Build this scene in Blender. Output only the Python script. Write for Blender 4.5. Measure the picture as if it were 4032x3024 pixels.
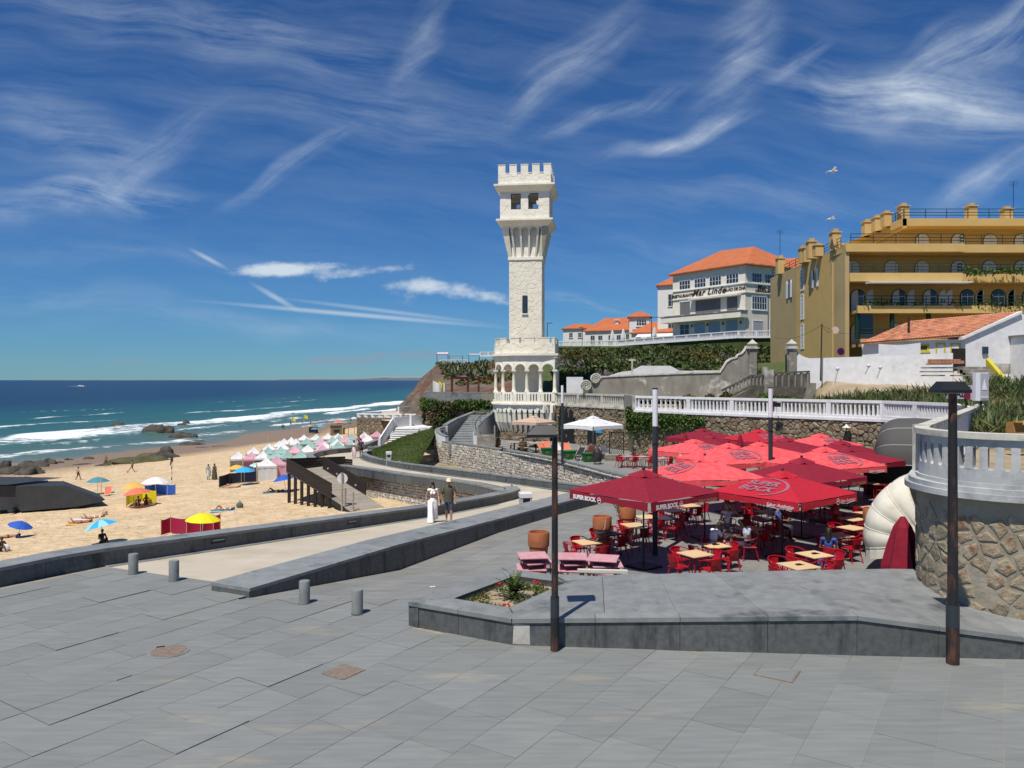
import bpy,bmesh,math,random
import numpy as np
from mathutils import Vector,Matrix
for _o in list(bpy.data.objects):bpy.data.objects.remove(_o,do_unlink=True)
SC=bpy.context.scene
COL=SC.collection
PI=math.pi
R=random.Random(11)
# ------------------------------------------------------------------ camera
FOC,CX,HY,EYE=3030.0,2016.0,1495.0,5.0  # photo: focal px, axis, horizon row; eye 5 m above the plaza
cam=bpy.data.cameras.new('camera'); camo=bpy.data.objects.new('camera',cam); COL.objects.link(camo)
camo.location=(0,0,EYE); camo.rotation_euler=(PI/2,0,0)
cam.sensor_width=36; cam.lens=36*FOC/4032; cam.shift_y=-(1512-HY)/4032
cam.clip_start=.1; cam.clip_end=60000
SC.camera=camo
# ------------------------------------------------------------------ sun, exposure
SUN=Vector((-.25,-.43,1)).normalized()
sl=bpy.data.lights.new('sun','SUN'); sl.energy=5.0; sl.angle=math.radians(.5); sl.color=(1,.945,.86)
so=bpy.data.objects.new('sun',sl); COL.objects.link(so); so.location=(-40,-60,120)
so.rotation_euler=SUN.to_track_quat('Z','Y').to_euler()
SC.view_settings.view_transform='Standard'; SC.view_settings.look='None'
SC.cycles.max_bounces=5; SC.cycles.diffuse_bounces=2; SC.cycles.glossy_bounces=2; SC.cycles.transmission_bounces=3; SC.cycles.caustics_reflective=False; SC.cycles.caustics_refractive=False
W=None
SC.view_settings.exposure=0; SC.view_settings.gamma=1; SC.view_settings.use_curve_mapping=False
# ------------------------------------------------------------------ sky
W=bpy.data.worlds.new('World'); SC.world=W; W.use_nodes=True
W.cycles.sampling_method='MANUAL'; W.cycles.sample_map_resolution=256
wt=W.node_tree; wn=wt.nodes; wl=wt.links
for n in list(wn):wn.remove(n)
def nd(nodes,t,**k):
    n=nodes.new(t)
    for a,v in k.items():setattr(n,a,v)
    return n
def mth(nodes,links,op,a,b=None,c=None,clamp=False):
    n=nodes.new('ShaderNodeMath'); n.operation=op; n.use_clamp=clamp
    for i,v in enumerate((a,b,c)):
        if v is None:continue
        if isinstance(v,(int,float)):n.inputs[i].default_value=v
        else:links.new(v,n.inputs[i])
    return n.outputs[0]
wout=nd(wn,'ShaderNodeOutputWorld'); bg=nd(wn,'ShaderNodeBackground'); bg.inputs[1].default_value=.055
wl.new(bg.outputs[0],wout.inputs[0])
sky=nd(wn,'ShaderNodeTexSky',sky_type='NISHITA',sun_disc=False)
sky.sun_elevation=math.asin(SUN.z); sky.sun_rotation=math.atan2(SUN.x,SUN.y)
sky.altitude=0; sky.air_density=1.0; sky.dust_density=.0; sky.ozone_density=1.5
hs=nd(wn,'ShaderNodeMix',data_type='RGBA',blend_type='MULTIPLY'); hs.inputs[0].default_value=1; hs.inputs[7].default_value=(.39,.84,1.44,1)
wl.new(sky.outputs[0],hs.inputs[6])
tc=nd(wn,'ShaderNodeTexCoord'); sp=nd(wn,'ShaderNodeSeparateXYZ'); wl.new(tc.outputs['Generated'],sp.inputs[0])
fwd=mth(wn,wl,'MAXIMUM',sp.outputs[1],.02)
ca=mth(wn,wl,'DIVIDE',sp.outputs[0],fwd); cb=mth(wn,wl,'DIVIDE',sp.outputs[2],fwd)
cmb=nd(wn,'ShaderNodeCombineXYZ'); wl.new(ca,cmb.inputs[0]); wl.new(cb,cmb.inputs[1])
wz=nd(wn,'ShaderNodeTexNoise'); wz.inputs['Scale'].default_value=4.2; wz.inputs['Detail'].default_value=2
wl.new(cmb.outputs[0],wz.inputs['Vector'])
wsub=nd(wn,'ShaderNodeVectorMath',operation='SUBTRACT'); wl.new(wz.outputs['Color'],wsub.inputs[0]); wsub.inputs[1].default_value=(.5,.5,.5)
wsc=nd(wn,'ShaderNodeVectorMath',operation='SCALE'); wl.new(wsub.outputs[0],wsc.inputs[0]); wsc.inputs[3].default_value=.13
wadd=nd(wn,'ShaderNodeVectorMath',operation='ADD'); wl.new(cmb.outputs[0],wadd.inputs[0]); wl.new(wsc.outputs[0],wadd.inputs[1])
# cirrus streaks: centre (photo px), half length, half width, angle, strength, fibre
STROKES=[(330,792,520,60,1,.95,4),(600,640,330,90,36,.45,6),(300,590,360,170,-25,.36,4),(900,120,900,150,-12,.36,5),(1640,160,300,80,62,.42,6),
 (1130,670,300,42,31,.5,5),(1500,470,800,140,-6,.24,4),(600,990,700,45,-4,.16,3),(300,1130,600,70,-6,.2,3),
 (2250,230,400,90,42,.5,6),(2880,210,360,140,62,.48,6),(2660,545,280,48,16,.85,5),(2390,425,290,50,20,.6,5),
 (3620,400,680,150,-13,.95,5),(3850,190,360,130,24,.75,6),(3130,215,190,36,38,.75,4),(3890,720,260,80,26,.55,6),(2950,790,700,90,-4,.15,3),
 (2900,960,800,60,3,.13,3),(2300,1175,260,30,-5,.6,4),(1000,1270,900,60,-3,.2,3)]
PUFFS=[(1110,1060,330,42,2,1.0),(1420,1075,300,30,8,.75),(1690,1130,330,48,-4,.75),(1960,1180,300,40,-5,.6),(1750,1215,300,50,-14,.35),(560,990,110,16,-4,.5)]
GREY=[(546,1426,330,22,0,.75),(1330,1418,440,40,2,.8),(1700,1395,260,40,0,.7),(1960,1370,150,22,0,.5)]
TRAILS=[(820,1019,85,11,-28,.55),(1085,1171,110,13,-30,.5),(1390,1238,560,11,-5,.6),(1520,1225,420,10,-7,.35)]
def fibre(vec,ang,sx,sy,det,dist,seed):
    mp=nd(wn,'ShaderNodeMapping'); mp.inputs['Rotation'].default_value=(0,0,math.radians(-ang)); wl.new(vec,mp.inputs[0])
    m2=nd(wn,'ShaderNodeMapping'); m2.inputs['Scale'].default_value=(sx,sy,1); m2.inputs['Location'].default_value=(seed,seed*.7,seed); wl.new(mp.outputs[0],m2.inputs[0])
    nz=nd(wn,'ShaderNodeTexNoise',noise_dimensions='2D'); nz.inputs['Scale'].default_value=1; nz.inputs['Detail'].default_value=det
    nz.inputs['Roughness'].default_value=.64; nz.inputs['Distortion'].default_value=dist; wl.new(m2.outputs[0],nz.inputs['Vector']); return nz.outputs[0]
def stroke(x,y,hl,hw,ang,st,vec):
    mp=nd(wn,'ShaderNodeMapping',vector_type='TEXTURE'); wl.new(vec,mp.inputs[0])
    mp.inputs['Location'].default_value=((x-CX)/FOC,(HY-y)/FOC,0)
    mp.inputs['Rotation'].default_value=(0,0,math.radians(ang)); mp.inputs['Scale'].default_value=(hl/FOC,hw/FOC,1)
    ln=nd(wn,'ShaderNodeVectorMath',operation='LENGTH'); wl.new(mp.outputs[0],ln.inputs[0])
    mr=nd(wn,'ShaderNodeMapRange',interpolation_type='SMOOTHSTEP'); wl.new(ln.outputs['Value'],mr.inputs[0])
    mr.inputs[1].default_value=1.3; mr.inputs[2].default_value=0; mr.inputs[3].default_value=0; mr.inputs[4].default_value=st
    return mr.outputs[0]
def acc(lst):
    a=lst[0]
    for s in lst[1:]:a=mth(wn,wl,'MAXIMUM',a,s)if False else mth(wn,wl,'ADD',a,mth(wn,wl,'MULTIPLY',s,mth(wn,wl,'SUBTRACT',1.0,a,clamp=True)))
    return a
def wisp(mask,fib,lo,hi):
    f=nd(wn,'ShaderNodeMapRange'); wl.new(fib,f.inputs[0]); f.inputs[1].default_value=lo; f.inputs[2].default_value=hi
    return mth(wn,wl,'MULTIPLY',mask,f.outputs[0])
wad2=nd(wn,'ShaderNodeVectorMath',operation='MULTIPLY_ADD'); wl.new(wsc.outputs[0],wad2.inputs[0]); wad2.inputs[1].default_value=(.62,.62,.62); wl.new(cmb.outputs[0],wad2.inputs[2])
fA=fibre(wad2.outputs[0],34,4.2,30,7,.12,3.1); fB=fibre(wad2.outputs[0],-8,4.2,30,7,.12,8.4); fC=fibre(cmb.outputs[0],0,14,26,6,0,1.3)
gA=[s for s in STROKES if s[4]>10]; gB=[s for s in STROKES if s[4]<=10]
cirA=wisp(acc([stroke(*s[:6],wadd.outputs[0])for s in gA]),fA,.30,.74); cirB=wisp(acc([stroke(*s[:6],wadd.outputs[0])for s in gB]),fB,.30,.74)
pf=nd(wn,'ShaderNodeMapRange',interpolation_type='SMOOTHSTEP'); pf.inputs[1].default_value=.32; pf.inputs[2].default_value=1.0
wl.new(mth(wn,wl,'ADD',acc([stroke(*s,cmb.outputs[0])for s in PUFFS]),mth(wn,wl,'MULTIPLY',mth(wn,wl,'SUBTRACT',fC,.5),1.5)),pf.inputs[0])
pf2=mth(wn,wl,'MULTIPLY',pf.outputs[0],mth(wn,wl,'MULTIPLY',acc([stroke(s[0],s[1],s[2]*1.25,s[3]*1.7,s[4],1,cmb.outputs[0])for s in PUFFS[:4]]),1.5,clamp=True))
gf=nd(wn,'ShaderNodeMapRange',interpolation_type='SMOOTHSTEP'); gf.inputs[1].default_value=.45; gf.inputs[2].default_value=.78; gf.inputs[4].default_value=.62
wl.new(mth(wn,wl,'ADD',acc([stroke(*s,cmb.outputs[0])for s in GREY]),mth(wn,wl,'MULTIPLY',mth(wn,wl,'SUBTRACT',fC,.5),1.1)),gf.inputs[0])
trl=acc([stroke(*s,cmb.outputs[0])for s in TRAILS])
front=nd(wn,'ShaderNodeMapRange'); wl.new(sp.outputs[1],front.inputs[0]); front.inputs[1].default_value=.05; front.inputs[2].default_value=.3
veil=nd(wn,'ShaderNodeMapRange'); wl.new(fB,veil.inputs[0]); veil.inputs[1].default_value=.36; veil.inputs[2].default_value=.8; veil.inputs[4].default_value=.09
up=nd(wn,'ShaderNodeMapRange'); wl.new(sp.outputs[2],up.inputs[0]); up.inputs[1].default_value=.02; up.inputs[2].default_value=.22
brk=nd(wn,'ShaderNodeMapRange'); wl.new(fC,brk.inputs[0]); brk.inputs[1].default_value=.22; brk.inputs[2].default_value=.62; brk.inputs[3].default_value=.45
cirA=mth(wn,wl,'MULTIPLY',cirA,brk.outputs[0]); cirB=mth(wn,wl,'MULTIPLY',cirB,brk.outputs[0])
c2=mth(wn,wl,'MULTIPLY',acc([cirA,cirB,pf2,trl,mth(wn,wl,'MULTIPLY',veil.outputs[0],up.outputs[0])]),mth(wn,wl,'MULTIPLY_ADD',front.outputs[0],.75,.25),clamp=True)
gry=gf.outputs[0]
mix=nd(wn,'ShaderNodeMix',data_type='RGBA'); wl.new(c2,mix.inputs[0]); wl.new(hs.outputs[2],mix.inputs[6]); mix.inputs[7].default_value=(11.0,12.6,14.4,1)
mix2=nd(wn,'ShaderNodeMix',data_type='RGBA'); wl.new(mth(wn,wl,'MULTIPLY',gry,front.outputs[0]),mix2.inputs[0]); wl.new(mix.outputs[2],mix2.inputs[6]); mix2.inputs[7].default_value=(4.4,6.2,8.2,1)
wl.new(mix2.outputs[2],bg.inputs[0])

# ------------------------------------------------------------------ helpers
def at(x,y,d):return Vector(((x-CX)/FOC*d,d,EYE-(y-HY)/FOC*d))
def gz(x,y,z):return at(x,y,(EYE-z)*FOC/(y-HY))
def V(*a):return Vector(a)
def lerp(a,b,t):return a+(b-a)*t
def interp(x,pts):
    if x<=pts[0][0]:i=0
    elif x>=pts[-1][0]:i=len(pts)-2
    else:
        i=0
        while x>pts[i+1][0]:i+=1
    a,b=pts[i],pts[i+1]; t=(x-a[0])/(b[0]-a[0]); return a[1]+(b[1]-a[1])*t
_h=lambda i,j,s:(np.sin(i*127.1+j*311.7+s*74.7)*43758.5453)%1.0
def vnoise(x,y,s=0):
    x=np.asarray(x,float); y=np.asarray(y,float); i=np.floor(x); j=np.floor(y); u=x-i; v=y-j
    u=u*u*(3-2*u); v=v*v*(3-2*v)
    return(_h(i,j,s)*(1-u)+_h(i+1,j,s)*u)*(1-v)+(_h(i,j+1,s)*(1-u)+_h(i+1,j+1,s)*u)*v
def fbm(x,y,s=0,o=4):
    a=0; k=.5; f=1.0
    for q in range(o):a=a+k*vnoise(np.asarray(x)*f,np.asarray(y)*f,s+q*7.3); k*=.5; f*=2.03
    return a
def tag(o,label=None,cat=None,group=None,kind=None):
    if label:o['label']=label
    if cat:o['category']=cat
    if group:o['group']=group
    if kind:o['kind']=kind
    return o
def thing(name,loc,label,cat,group=None,rz=0):
    o=bpy.data.objects.new(name,None); COL.objects.link(o); o.empty_display_size=.3
    o.location=loc; o.rotation_euler=(0,0,rz); return tag(o,label,cat,group)
def newobj(name,me,parent=None,loc=(0,0,0),rot=(0,0,0),scale=(1,1,1)):
    o=bpy.data.objects.new(name,me); COL.objects.link(o); o.parent=parent
    o.location=loc; o.rotation_euler=rot; o.scale=scale; return o
KIDS={}
def copy_tree(root,loc,rz,label,group=None):
    def cp(o,par):
        c=o.copy(); COL.objects.link(c); c.parent=par
        for k in list(o.children):cp(k,c)
        return c
    r=cp(root,None); r.location=loc; r.rotation_euler=(0,0,rz); r['label']=label
    if group:r['group']=group
    return r
class MB:
    def __init__(s):s.v=[]; s.f=[]; s.m=[]; s.mi=0
    def add(s,vs,fs):
        b=len(s.v); s.v+=[tuple(p)for p in vs]; s.f+=[tuple(b+i for i in f)for f in fs]; s.m+=[s.mi]*len(fs); return s
    def quad(s,a,b,c,d):return s.add([a,b,c,d],[(0,1,2,3)])
    def box(s,c,d,rz=0,taper=1.0,rot=None):
        x,y,z=d[0]/2,d[1]/2,d[2]/2; M=rot or Matrix.Rotation(rz,3,'Z'); c=Vector(c)
        vs=[]
        for k,zz in((1,-z),(taper,z)):
            for sx,sy in((-1,-1),(1,-1),(1,1),(-1,1)):vs.append(c+M@Vector((sx*x*k,sy*y*k,zz)))
        return s.add(vs,[(3,2,1,0),(4,5,6,7),(0,1,5,4),(1,2,6,5),(2,3,7,6),(3,0,4,7)])
    def bbox(s,c,d,b=.02,rz=0):  # box with chamfered top edges
        x,y,z=d[0]/2,d[1]/2,d[2]/2; M=Matrix.Rotation(rz,3,'Z'); c=Vector(c); vs=[]
        for(ix,zz)in((0,-z),(0,z-b),(b,z)):
            for sx,sy in((-1,-1),(1,-1),(1,1),(-1,1)):vs.append(c+M@Vector((sx*(x-ix),sy*(y-ix),zz)))
        fs=[(3,2,1,0),(8,9,10,11)]
        for k in(0,4):
            for i in range(4):j=(i+1)%4; fs.append((k+i,k+j,k+4+j,k+4+i))
        return s.add(vs,fs)
    def prism(s,poly,z0,z1):  # vertical extrusion of a plan polygon; z1 may be a list
        n=len(poly); zz=z1 if hasattr(z1,'__len__')else[z1]*n; z00=z0 if hasattr(z0,'__len__')else[z0]*n
        vs=[(p[0],p[1],z00[i])for i,p in enumerate(poly)]+[(p[0],p[1],zz[i])for i,p in enumerate(poly)]
        fs=[tuple(range(n-1,-1,-1)),tuple(range(n,2*n))]
        for i in range(n):j=(i+1)%n; fs.append((i,j,n+j,n+i))
        return s.add(vs,fs)
    def ext(s,poly,o,ux,uy,dep):  # polygon (u,v) in plane o+u*ux+v*uy extruded by vector dep
        n=len(poly); o=Vector(o); ux=Vector(ux); uy=Vector(uy); dep=Vector(dep)
        a=[o+ux*p[0]+uy*p[1]for p in poly]; b=[p+dep for p in a]
        fs=[tuple(range(n)),tuple(range(2*n-1,n-1,-1))]
        for i in range(n):j=(i+1)%n; fs.append((j,i,n+i,n+j))
        return s.add(a+b,fs)
    def cyl(s,p0,p1,r0,r1=None,n=10,cap=True):
        p0=Vector(p0); p1=Vector(p1); r1=r0 if r1 is None else r1; d=(p1-p0)
        if d.length<1e-6:return s
        d.normalize(); a=d.orthogonal().normalized(); b=d.cross(a); vs=[]
        for p,r in((p0,r0),(p1,r1)):
            for i in range(n):t=2*PI*i/n; vs.append(p+a*(r*math.cos(t))+b*(r*math.sin(t)))
        fs=[(i,(i+1)%n,n+(i+1)%n,n+i)for i in range(n)]
        if cap:fs+=[tuple(range(n-1,-1,-1)),tuple(range(n,2*n))]
        return s.add(vs,fs)
    def tube(s,path,r,n=6,closed=False):
        P=[Vector(p)for p in path]; m=len(P); rr=r if hasattr(r,'__len__')else[r]*m; vs=[]; up=None
        for i in range(m):
            a=P[(i-1)%m]if(i>0 or closed)else P[i]; b=P[(i+1)%m]if(i<m-1 or closed)else P[i]
            d=(b-a).normalized()if(b-a).length>1e-9 else Vector((0,0,1))
            if up is None:up=d.orthogonal().normalized()
            up=(up-d*up.dot(d)); up=up.normalized()if up.length>1e-6 else d.orthogonal().normalized(); w=d.cross(up)
            for k in range(n):t=2*PI*k/n; vs.append(P[i]+up*(rr[i]*math.cos(t))+w*(rr[i]*math.sin(t)))
        fs=[]
        for i in range(m if closed else m-1):
            j=(i+1)%m
            for k in range(n):k2=(k+1)%n; fs.append((i*n+k,i*n+k2,j*n+k2,j*n+k))
        if not closed:fs+=[tuple(range(n-1,-1,-1)),tuple(range((m-1)*n,m*n))]
        return s.add(vs,fs)
    def lathe(s,prof,n=16,c=(0,0,0),a0=0,a1=2*PI,caps=True):
        c=Vector(c); full=abs(a1-a0-2*PI)<1e-6; m=n if full else n+1; vs=[]
        for r,z in prof:
            for i in range(m):t=a0+(a1-a0)*i/n; vs.append(c+Vector((r*math.cos(t),r*math.sin(t),z)))
        fs=[]
        for k in range(len(prof)-1):
            for i in range(n):j=(i+1)%m; fs.append((k*m+i,k*m+j,(k+1)*m+j,(k+1)*m+i))
        if full and caps:fs+=[tuple(range(m-1,-1,-1)),tuple(range((len(prof)-1)*m,len(prof)*m))]
        return s.add(vs,fs)
    def sphere(s,c,r,n=8,m=6,sc=(1,1,1)):
        c=Vector(c); vs=[c+Vector((0,0,r*sc[2]))]
        for j in range(1,m):
            p=PI*j/m
            for i in range(n):t=2*PI*i/n; vs.append(c+Vector((r*sc[0]*math.sin(p)*math.cos(t),r*sc[1]*math.sin(p)*math.sin(t),r*sc[2]*math.cos(p))))
        vs.append(c-Vector((0,0,r*sc[2]))); L=len(vs)-1; fs=[]
        for i in range(n):
            k=(i+1)%n; fs.append((0,1+i,1+k)); fs.append((L,L-n+k,L-n+i))
            for j in range(m-2):fs.append((1+j*n+i,1+(j+1)*n+i,1+(j+1)*n+k,1+j*n+k))
        return s.add(vs,fs)
    def wall(s,pts,th,z0,z1,off=0):  # vertical slab along a plan polyline; z0,z1 lists or numbers; th to the left of travel
        n=len(pts); P=[Vector((p[0],p[1],0))for p in pts]
        z0=z0 if hasattr(z0,'__len__')else[z0]*n; z1=z1 if hasattr(z1,'__len__')else[z1]*n
        vs=[]
        for i in range(n):
            a=P[max(i-1,0)]; b=P[min(i+1,n-1)]; d=(b-a).normalized(); nn=Vector((-d.y,d.x,0))
            if 0<i<n-1:
                e=(P[i]-a).normalized(); k=max(.5,abs(nn.dot(Vector((-e.y,e.x,0))))); nn=nn/k
            q0=P[i]+nn*off; q1=P[i]+nn*(off+th)
            vs+=[(q0.x,q0.y,z0[i]),(q1.x,q1.y,z0[i]),(q1.x,q1.y,z1[i]),(q0.x,q0.y,z1[i])]
        fs=[]
        for i in range(n-1):
            a=4*i; b=a+4
            for k in range(4):fs.append((a+k,b+k,b+(k+1)%4,a+(k+1)%4))
        fs+=[(3,2,1,0),(4*n-4,4*n-3,4*n-2,4*n-1)]
        return s.add(vs,fs)
    def mesh(s,name,mats,smooth=False,origin=None):
        me=bpy.data.meshes.new(name); vs=s.v
        if origin is not None:o=origin; vs=[(a-o[0],b-o[1],c-o[2])for a,b,c in vs]
        me.from_pydata(vs,[],s.f)
        for m in(mats if isinstance(mats,(list,tuple))else[mats]):me.materials.append(m)
        if any(s.m):me.polygons.foreach_set('material_index',s.m)
        bm=bmesh.new(); bm.from_mesh(me); bmesh.ops.recalc_face_normals(bm,faces=bm.faces); bm.to_mesh(me); bm.free()
        if smooth:me.polygons.foreach_set('use_smooth',[True]*len(s.f)); me.set_sharp_from_angle(angle=.75)
        me.update(); return me
    def build(s,name,mats,parent=None,smooth=False,world=True):
        """world coordinates (static things); world=False: coordinates local to the parent"""
        if parent is not None:
            return newobj(name,s.mesh(name,mats,smooth,parent.location if world else None),parent)
        if not world:return newobj(name,s.mesh(name,mats,smooth))
        a=np.array(s.v); o=((a[:,0].min()+a[:,0].max())/2,(a[:,1].min()+a[:,1].max())/2,a[:,2].min())
        return newobj(name,s.mesh(name,mats,smooth,o),None,o)
def rawmesh(name,verts,faces,mat,smooth=False,attrs=None):
    me=bpy.data.meshes.new(name); verts=np.asarray(verts,np.float32); faces=np.asarray(faces,np.int32)
    me.vertices.add(len(verts)); me.vertices.foreach_set('co',verts.ravel())
    k=faces.shape[1]; me.loops.add(faces.size); me.loops.foreach_set('vertex_index',faces.ravel())
    me.polygons.add(len(faces)); me.polygons.foreach_set('loop_start',np.arange(0,faces.size,k,dtype=np.int32))
    me.polygons.foreach_set('loop_total',np.full(len(faces),k,np.int32))
    if smooth:me.polygons.foreach_set('use_smooth',np.ones(len(faces),bool))
    me.materials.append(mat); me.update(calc_edges=True)
    for nm,arr in(attrs or{}).items():
        at_=me.attributes.new(nm,'FLOAT','POINT'); at_.data.foreach_set('value',np.asarray(arr,np.float32).ravel())
    return me
def gridmesh(name,X,Y,Z,mat,smooth=True,attrs=None):
    ny,nx=X.shape; v=np.stack([X,Y,Z],-1).reshape(-1,3)
    i=np.arange((ny-1)*(nx-1)); r=i//(nx-1); c=i%(nx-1); a=r*nx+c
    return rawmesh(name,v,np.stack([a,a+1,a+nx+1,a+nx],-1),mat,smooth,attrs)
TMP=bpy.data.scenes.new('tmp')
def evalmesh(obj):
    TMP.collection.objects.link(obj); vl=TMP.view_layers[0]; vl.update(); dg=vl.depsgraph
    me=bpy.data.meshes.new_from_object(obj.evaluated_get(dg),depsgraph=dg)
    TMP.collection.objects.unlink(obj); return me
_tx={}
def textmesh(s,size,shear=0,space=1,bold=0,ext=.0,mat=None):
    k=(s,size,shear,space,bold,ext,mat.name)
    if k not in _tx:
        c=bpy.data.curves.new('lettering','FONT'); c.body=s; c.size=size; c.shear=shear; c.space_character=space; c.offset=bold
        c.extrude=ext; c.align_x='CENTER'; c.align_y='CENTER'; c.resolution_u=3
        o=bpy.data.objects.new('t',c); me=evalmesh(o); bpy.data.objects.remove(o); me.materials.clear(); me.materials.append(mat); _tx[k]=me
    return _tx[k]
def frame(o,ux,uy):
    ux=Vector(ux).normalized(); uy=Vector(uy); n=ux.cross(uy).normalized(); uy=n.cross(ux)
    m=Matrix((ux,uy,n)).transposed().to_4x4(); m.translation=Vector(o); return m
def lettering(parent,me,o,ux,uy,world=True,name='lettering'):
    t=newobj(name,me,parent); m=frame(o,ux,uy)
    if world and parent is not None:m.translation=m.translation-parent.location
    t.matrix_local=m; return t
# ------------------------------------------------------------------ materials
def mat(name,c1,c2=None,sc=3,rough=.8,bump=0,bsc=None,det=6,metal=0,st=(1,1,1),rnd=0,isl=0,spec=.35,lo=.35,hi=.65,
        dirt=None,dsc=.6,dlo=.5,dhi=.75,sss=0,emit=None,alpha=None,obj=False,dst=(1,1,1)):
    m=bpy.data.materials.new(name); m.use_nodes=True; t=m.node_tree; N=t.nodes; L=t.links
    b=N['Principled BSDF']; b.inputs['Roughness'].default_value=rough; b.inputs['Metallic'].default_value=metal
    b.inputs['Specular IOR Level'].default_value=spec
    g=nd(N,'ShaderNodeTexCoord').outputs['Object']if obj else nd(N,'ShaderNodeNewGeometry').outputs['Position']
    def noise(scale,d=det,stt=st):
        mp=nd(N,'ShaderNodeMapping'); mp.inputs['Scale'].default_value=stt; L.new(g,mp.inputs[0])
        n=nd(N,'ShaderNodeTexNoise'); n.inputs['Scale'].default_value=scale; n.inputs['Detail'].default_value=d; n.inputs['Roughness'].default_value=.62
        L.new(mp.outputs[0],n.inputs['Vector']); return n.outputs[0]
    col=None
    if c2 is not None:
        r=nd(N,'ShaderNodeValToRGB'); r.color_ramp.elements[0].position=lo; r.color_ramp.elements[1].position=hi
        r.color_ramp.elements[0].color=(*c1,1); r.color_ramp.elements[1].color=(*c2,1); L.new(noise(sc),r.inputs[0]); col=r.outputs[0]
    if dirt is not None:
        mr=nd(N,'ShaderNodeMapRange'); L.new(noise(dsc,8,dst),mr.inputs[0]); mr.inputs[1].default_value=dlo; mr.inputs[2].default_value=dhi
        mx=nd(N,'ShaderNodeMix',data_type='RGBA'); L.new(mr.outputs[0],mx.inputs[0])
        if col is None:mx.inputs[6].default_value=(*c1,1)
        else:L.new(col,mx.inputs[6])
        mx.inputs[7].default_value=(*dirt,1); col=mx.outputs[2]
    if rnd or isl:
        h=nd(N,'ShaderNodeHueSaturation')
        if col is None:h.inputs['Color'].default_value=(*c1,1)
        else:L.new(col,h.inputs['Color'])
        val=None
        if rnd:val=mth(N,L,'MULTIPLY_ADD',nd(N,'ShaderNodeObjectInfo').outputs['Random'],2*rnd,1-rnd)
        if isl:
            v2=mth(N,L,'MULTIPLY_ADD',nd(N,'ShaderNodeNewGeometry').outputs['Random Per Island'],2*isl,1-isl)
            val=v2 if val is None else mth(N,L,'MULTIPLY',val,v2)
        L.new(val,h.inputs['Value']); col=h.outputs[0]
    if col is None:b.inputs['Base Color'].default_value=(*c1,1)
    else:L.new(col,b.inputs['Base Color'])
    if bump:
        bp=nd(N,'ShaderNodeBump'); bp.inputs['Strength'].default_value=1; bp.inputs['Distance'].default_value=bump
        L.new(noise(bsc or sc*3),bp.inputs['Height']); L.new(bp.outputs[0],b.inputs['Normal'])
    if emit:b.inputs['Emission Color'].default_value=(*emit[0],1); b.inputs['Emission Strength'].default_value=emit[1]
    if sss:  # thin cloth or leaf lets some light through
        tr=nd(N,'ShaderNodeBsdfTranslucent'); ms=nd(N,'ShaderNodeMixShader'); ms.inputs[0].default_value=sss
        if col is None:tr.inputs[0].default_value=(*c1,1)
        else:L.new(col,tr.inputs[0])
        L.new(b.outputs[0],ms.inputs[1]); L.new(tr.outputs[0],ms.inputs[2]); L.new(ms.outputs[0],N['Material Output'].inputs[0])
    return m
K={}
K['slab']=mat('slab_stone',(.180,.191,.183),(.222,.233,.221),sc=3.2,st=(.35,2.8,1),rough=.62,bump=.003,bsc=40,rnd=.07,det=10,dirt=(.36,.31,.22),dsc=.55,dlo=.60,dhi=.80,dst=(.6,2.2,1))
K['mortar']=mat('joint_sand',(.33,.29,.21),(.22,.20,.16),sc=6,rough=.95)
K['terr']=mat('terrace_stone',(.185,.19,.178),(.25,.25,.232),sc=1.6,st=(.5,2,1),rough=.65,bump=.002,bsc=50,rnd=.06,dirt=(.30,.27,.22),dsc=.5,dlo=.55,dhi=.8)
K['conc']=mat('promenade_concrete',(.42,.37,.285),(.53,.47,.37),sc=.7,rough=.9,bump=.003,bsc=30,st=(1,1,1),dirt=(.40,.36,.29),dsc=.35,dlo=.52,dhi=.75)
K['gran']=mat('wall_granite',(.085,.091,.088),(.128,.135,.130),sc=9,rough=.55,bump=.0015,bsc=90,rnd=.14,dirt=(.045,.047,.047),dsc=1.6,dlo=.54,dhi=.68,dst=(1.6,1.6,.35))
K['cap']=mat('cap_granite',(.185,.195,.19),(.25,.26,.25),sc=3,rough=.5,bump=.001,bsc=80,rnd=.08,dirt=(.09,.10,.10),dsc=1.1,dlo=.56,dhi=.70)
K['cream']=mat('tower_render',(.80,.75,.62),(.90,.86,.74),sc=1.5,rough=.85,bump=.004,bsc=12,dirt=(.62,.53,.38),dsc=.5,dlo=.6,dhi=.85,dst=(1,1,.3))
K['cstone']=mat('tower_stone',(.76,.70,.55),(.86,.81,.67),sc=2.5,rough=.85,bump=.012,bsc=9,rnd=.05,isl=.05)
K['white']=mat('whitewash',(.80,.80,.79),(.70,.69,.68),sc=2,rough=.8,bump=.003,bsc=15,dirt=(.52,.50,.47),dsc=1.1,dlo=.58,dhi=.78)
K['oldwhite']=mat('weathered_white',(.62,.60,.52),(.44,.42,.36),sc=2.4,rough=.85,bump=.004,bsc=20,dirt=(.24,.22,.18),dsc=1.6,dlo=.5,dhi=.72)
K['oldgrey']=mat('weathered_concrete',(.20,.185,.15),(.30,.28,.235),sc=1.2,rough=.9,bump=.01,bsc=8,dirt=(.55,.53,.49),dsc=.55,dlo=.55,dhi=.64,st=(1,1,.5))
K['dkconc']=mat('dark_concrete',(.07,.065,.055),(.14,.13,.11),sc=2,rough=.9,bump=.01,bsc=9)
K['rubble']=mat('rubble_stone',(.125,.098,.066),(.28,.225,.15),sc=2.2,rough=.9,bump=.05,bsc=5,rnd=.25,isl=.25,dirt=(.24,.14,.08),dsc=1.2,dlo=.55,dhi=.7)
K['rubmort']=mat('rubble_mortar',(.12,.10,.072),(.20,.17,.125),sc=1.5,rough=.95,bump=.03,bsc=6)
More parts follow.
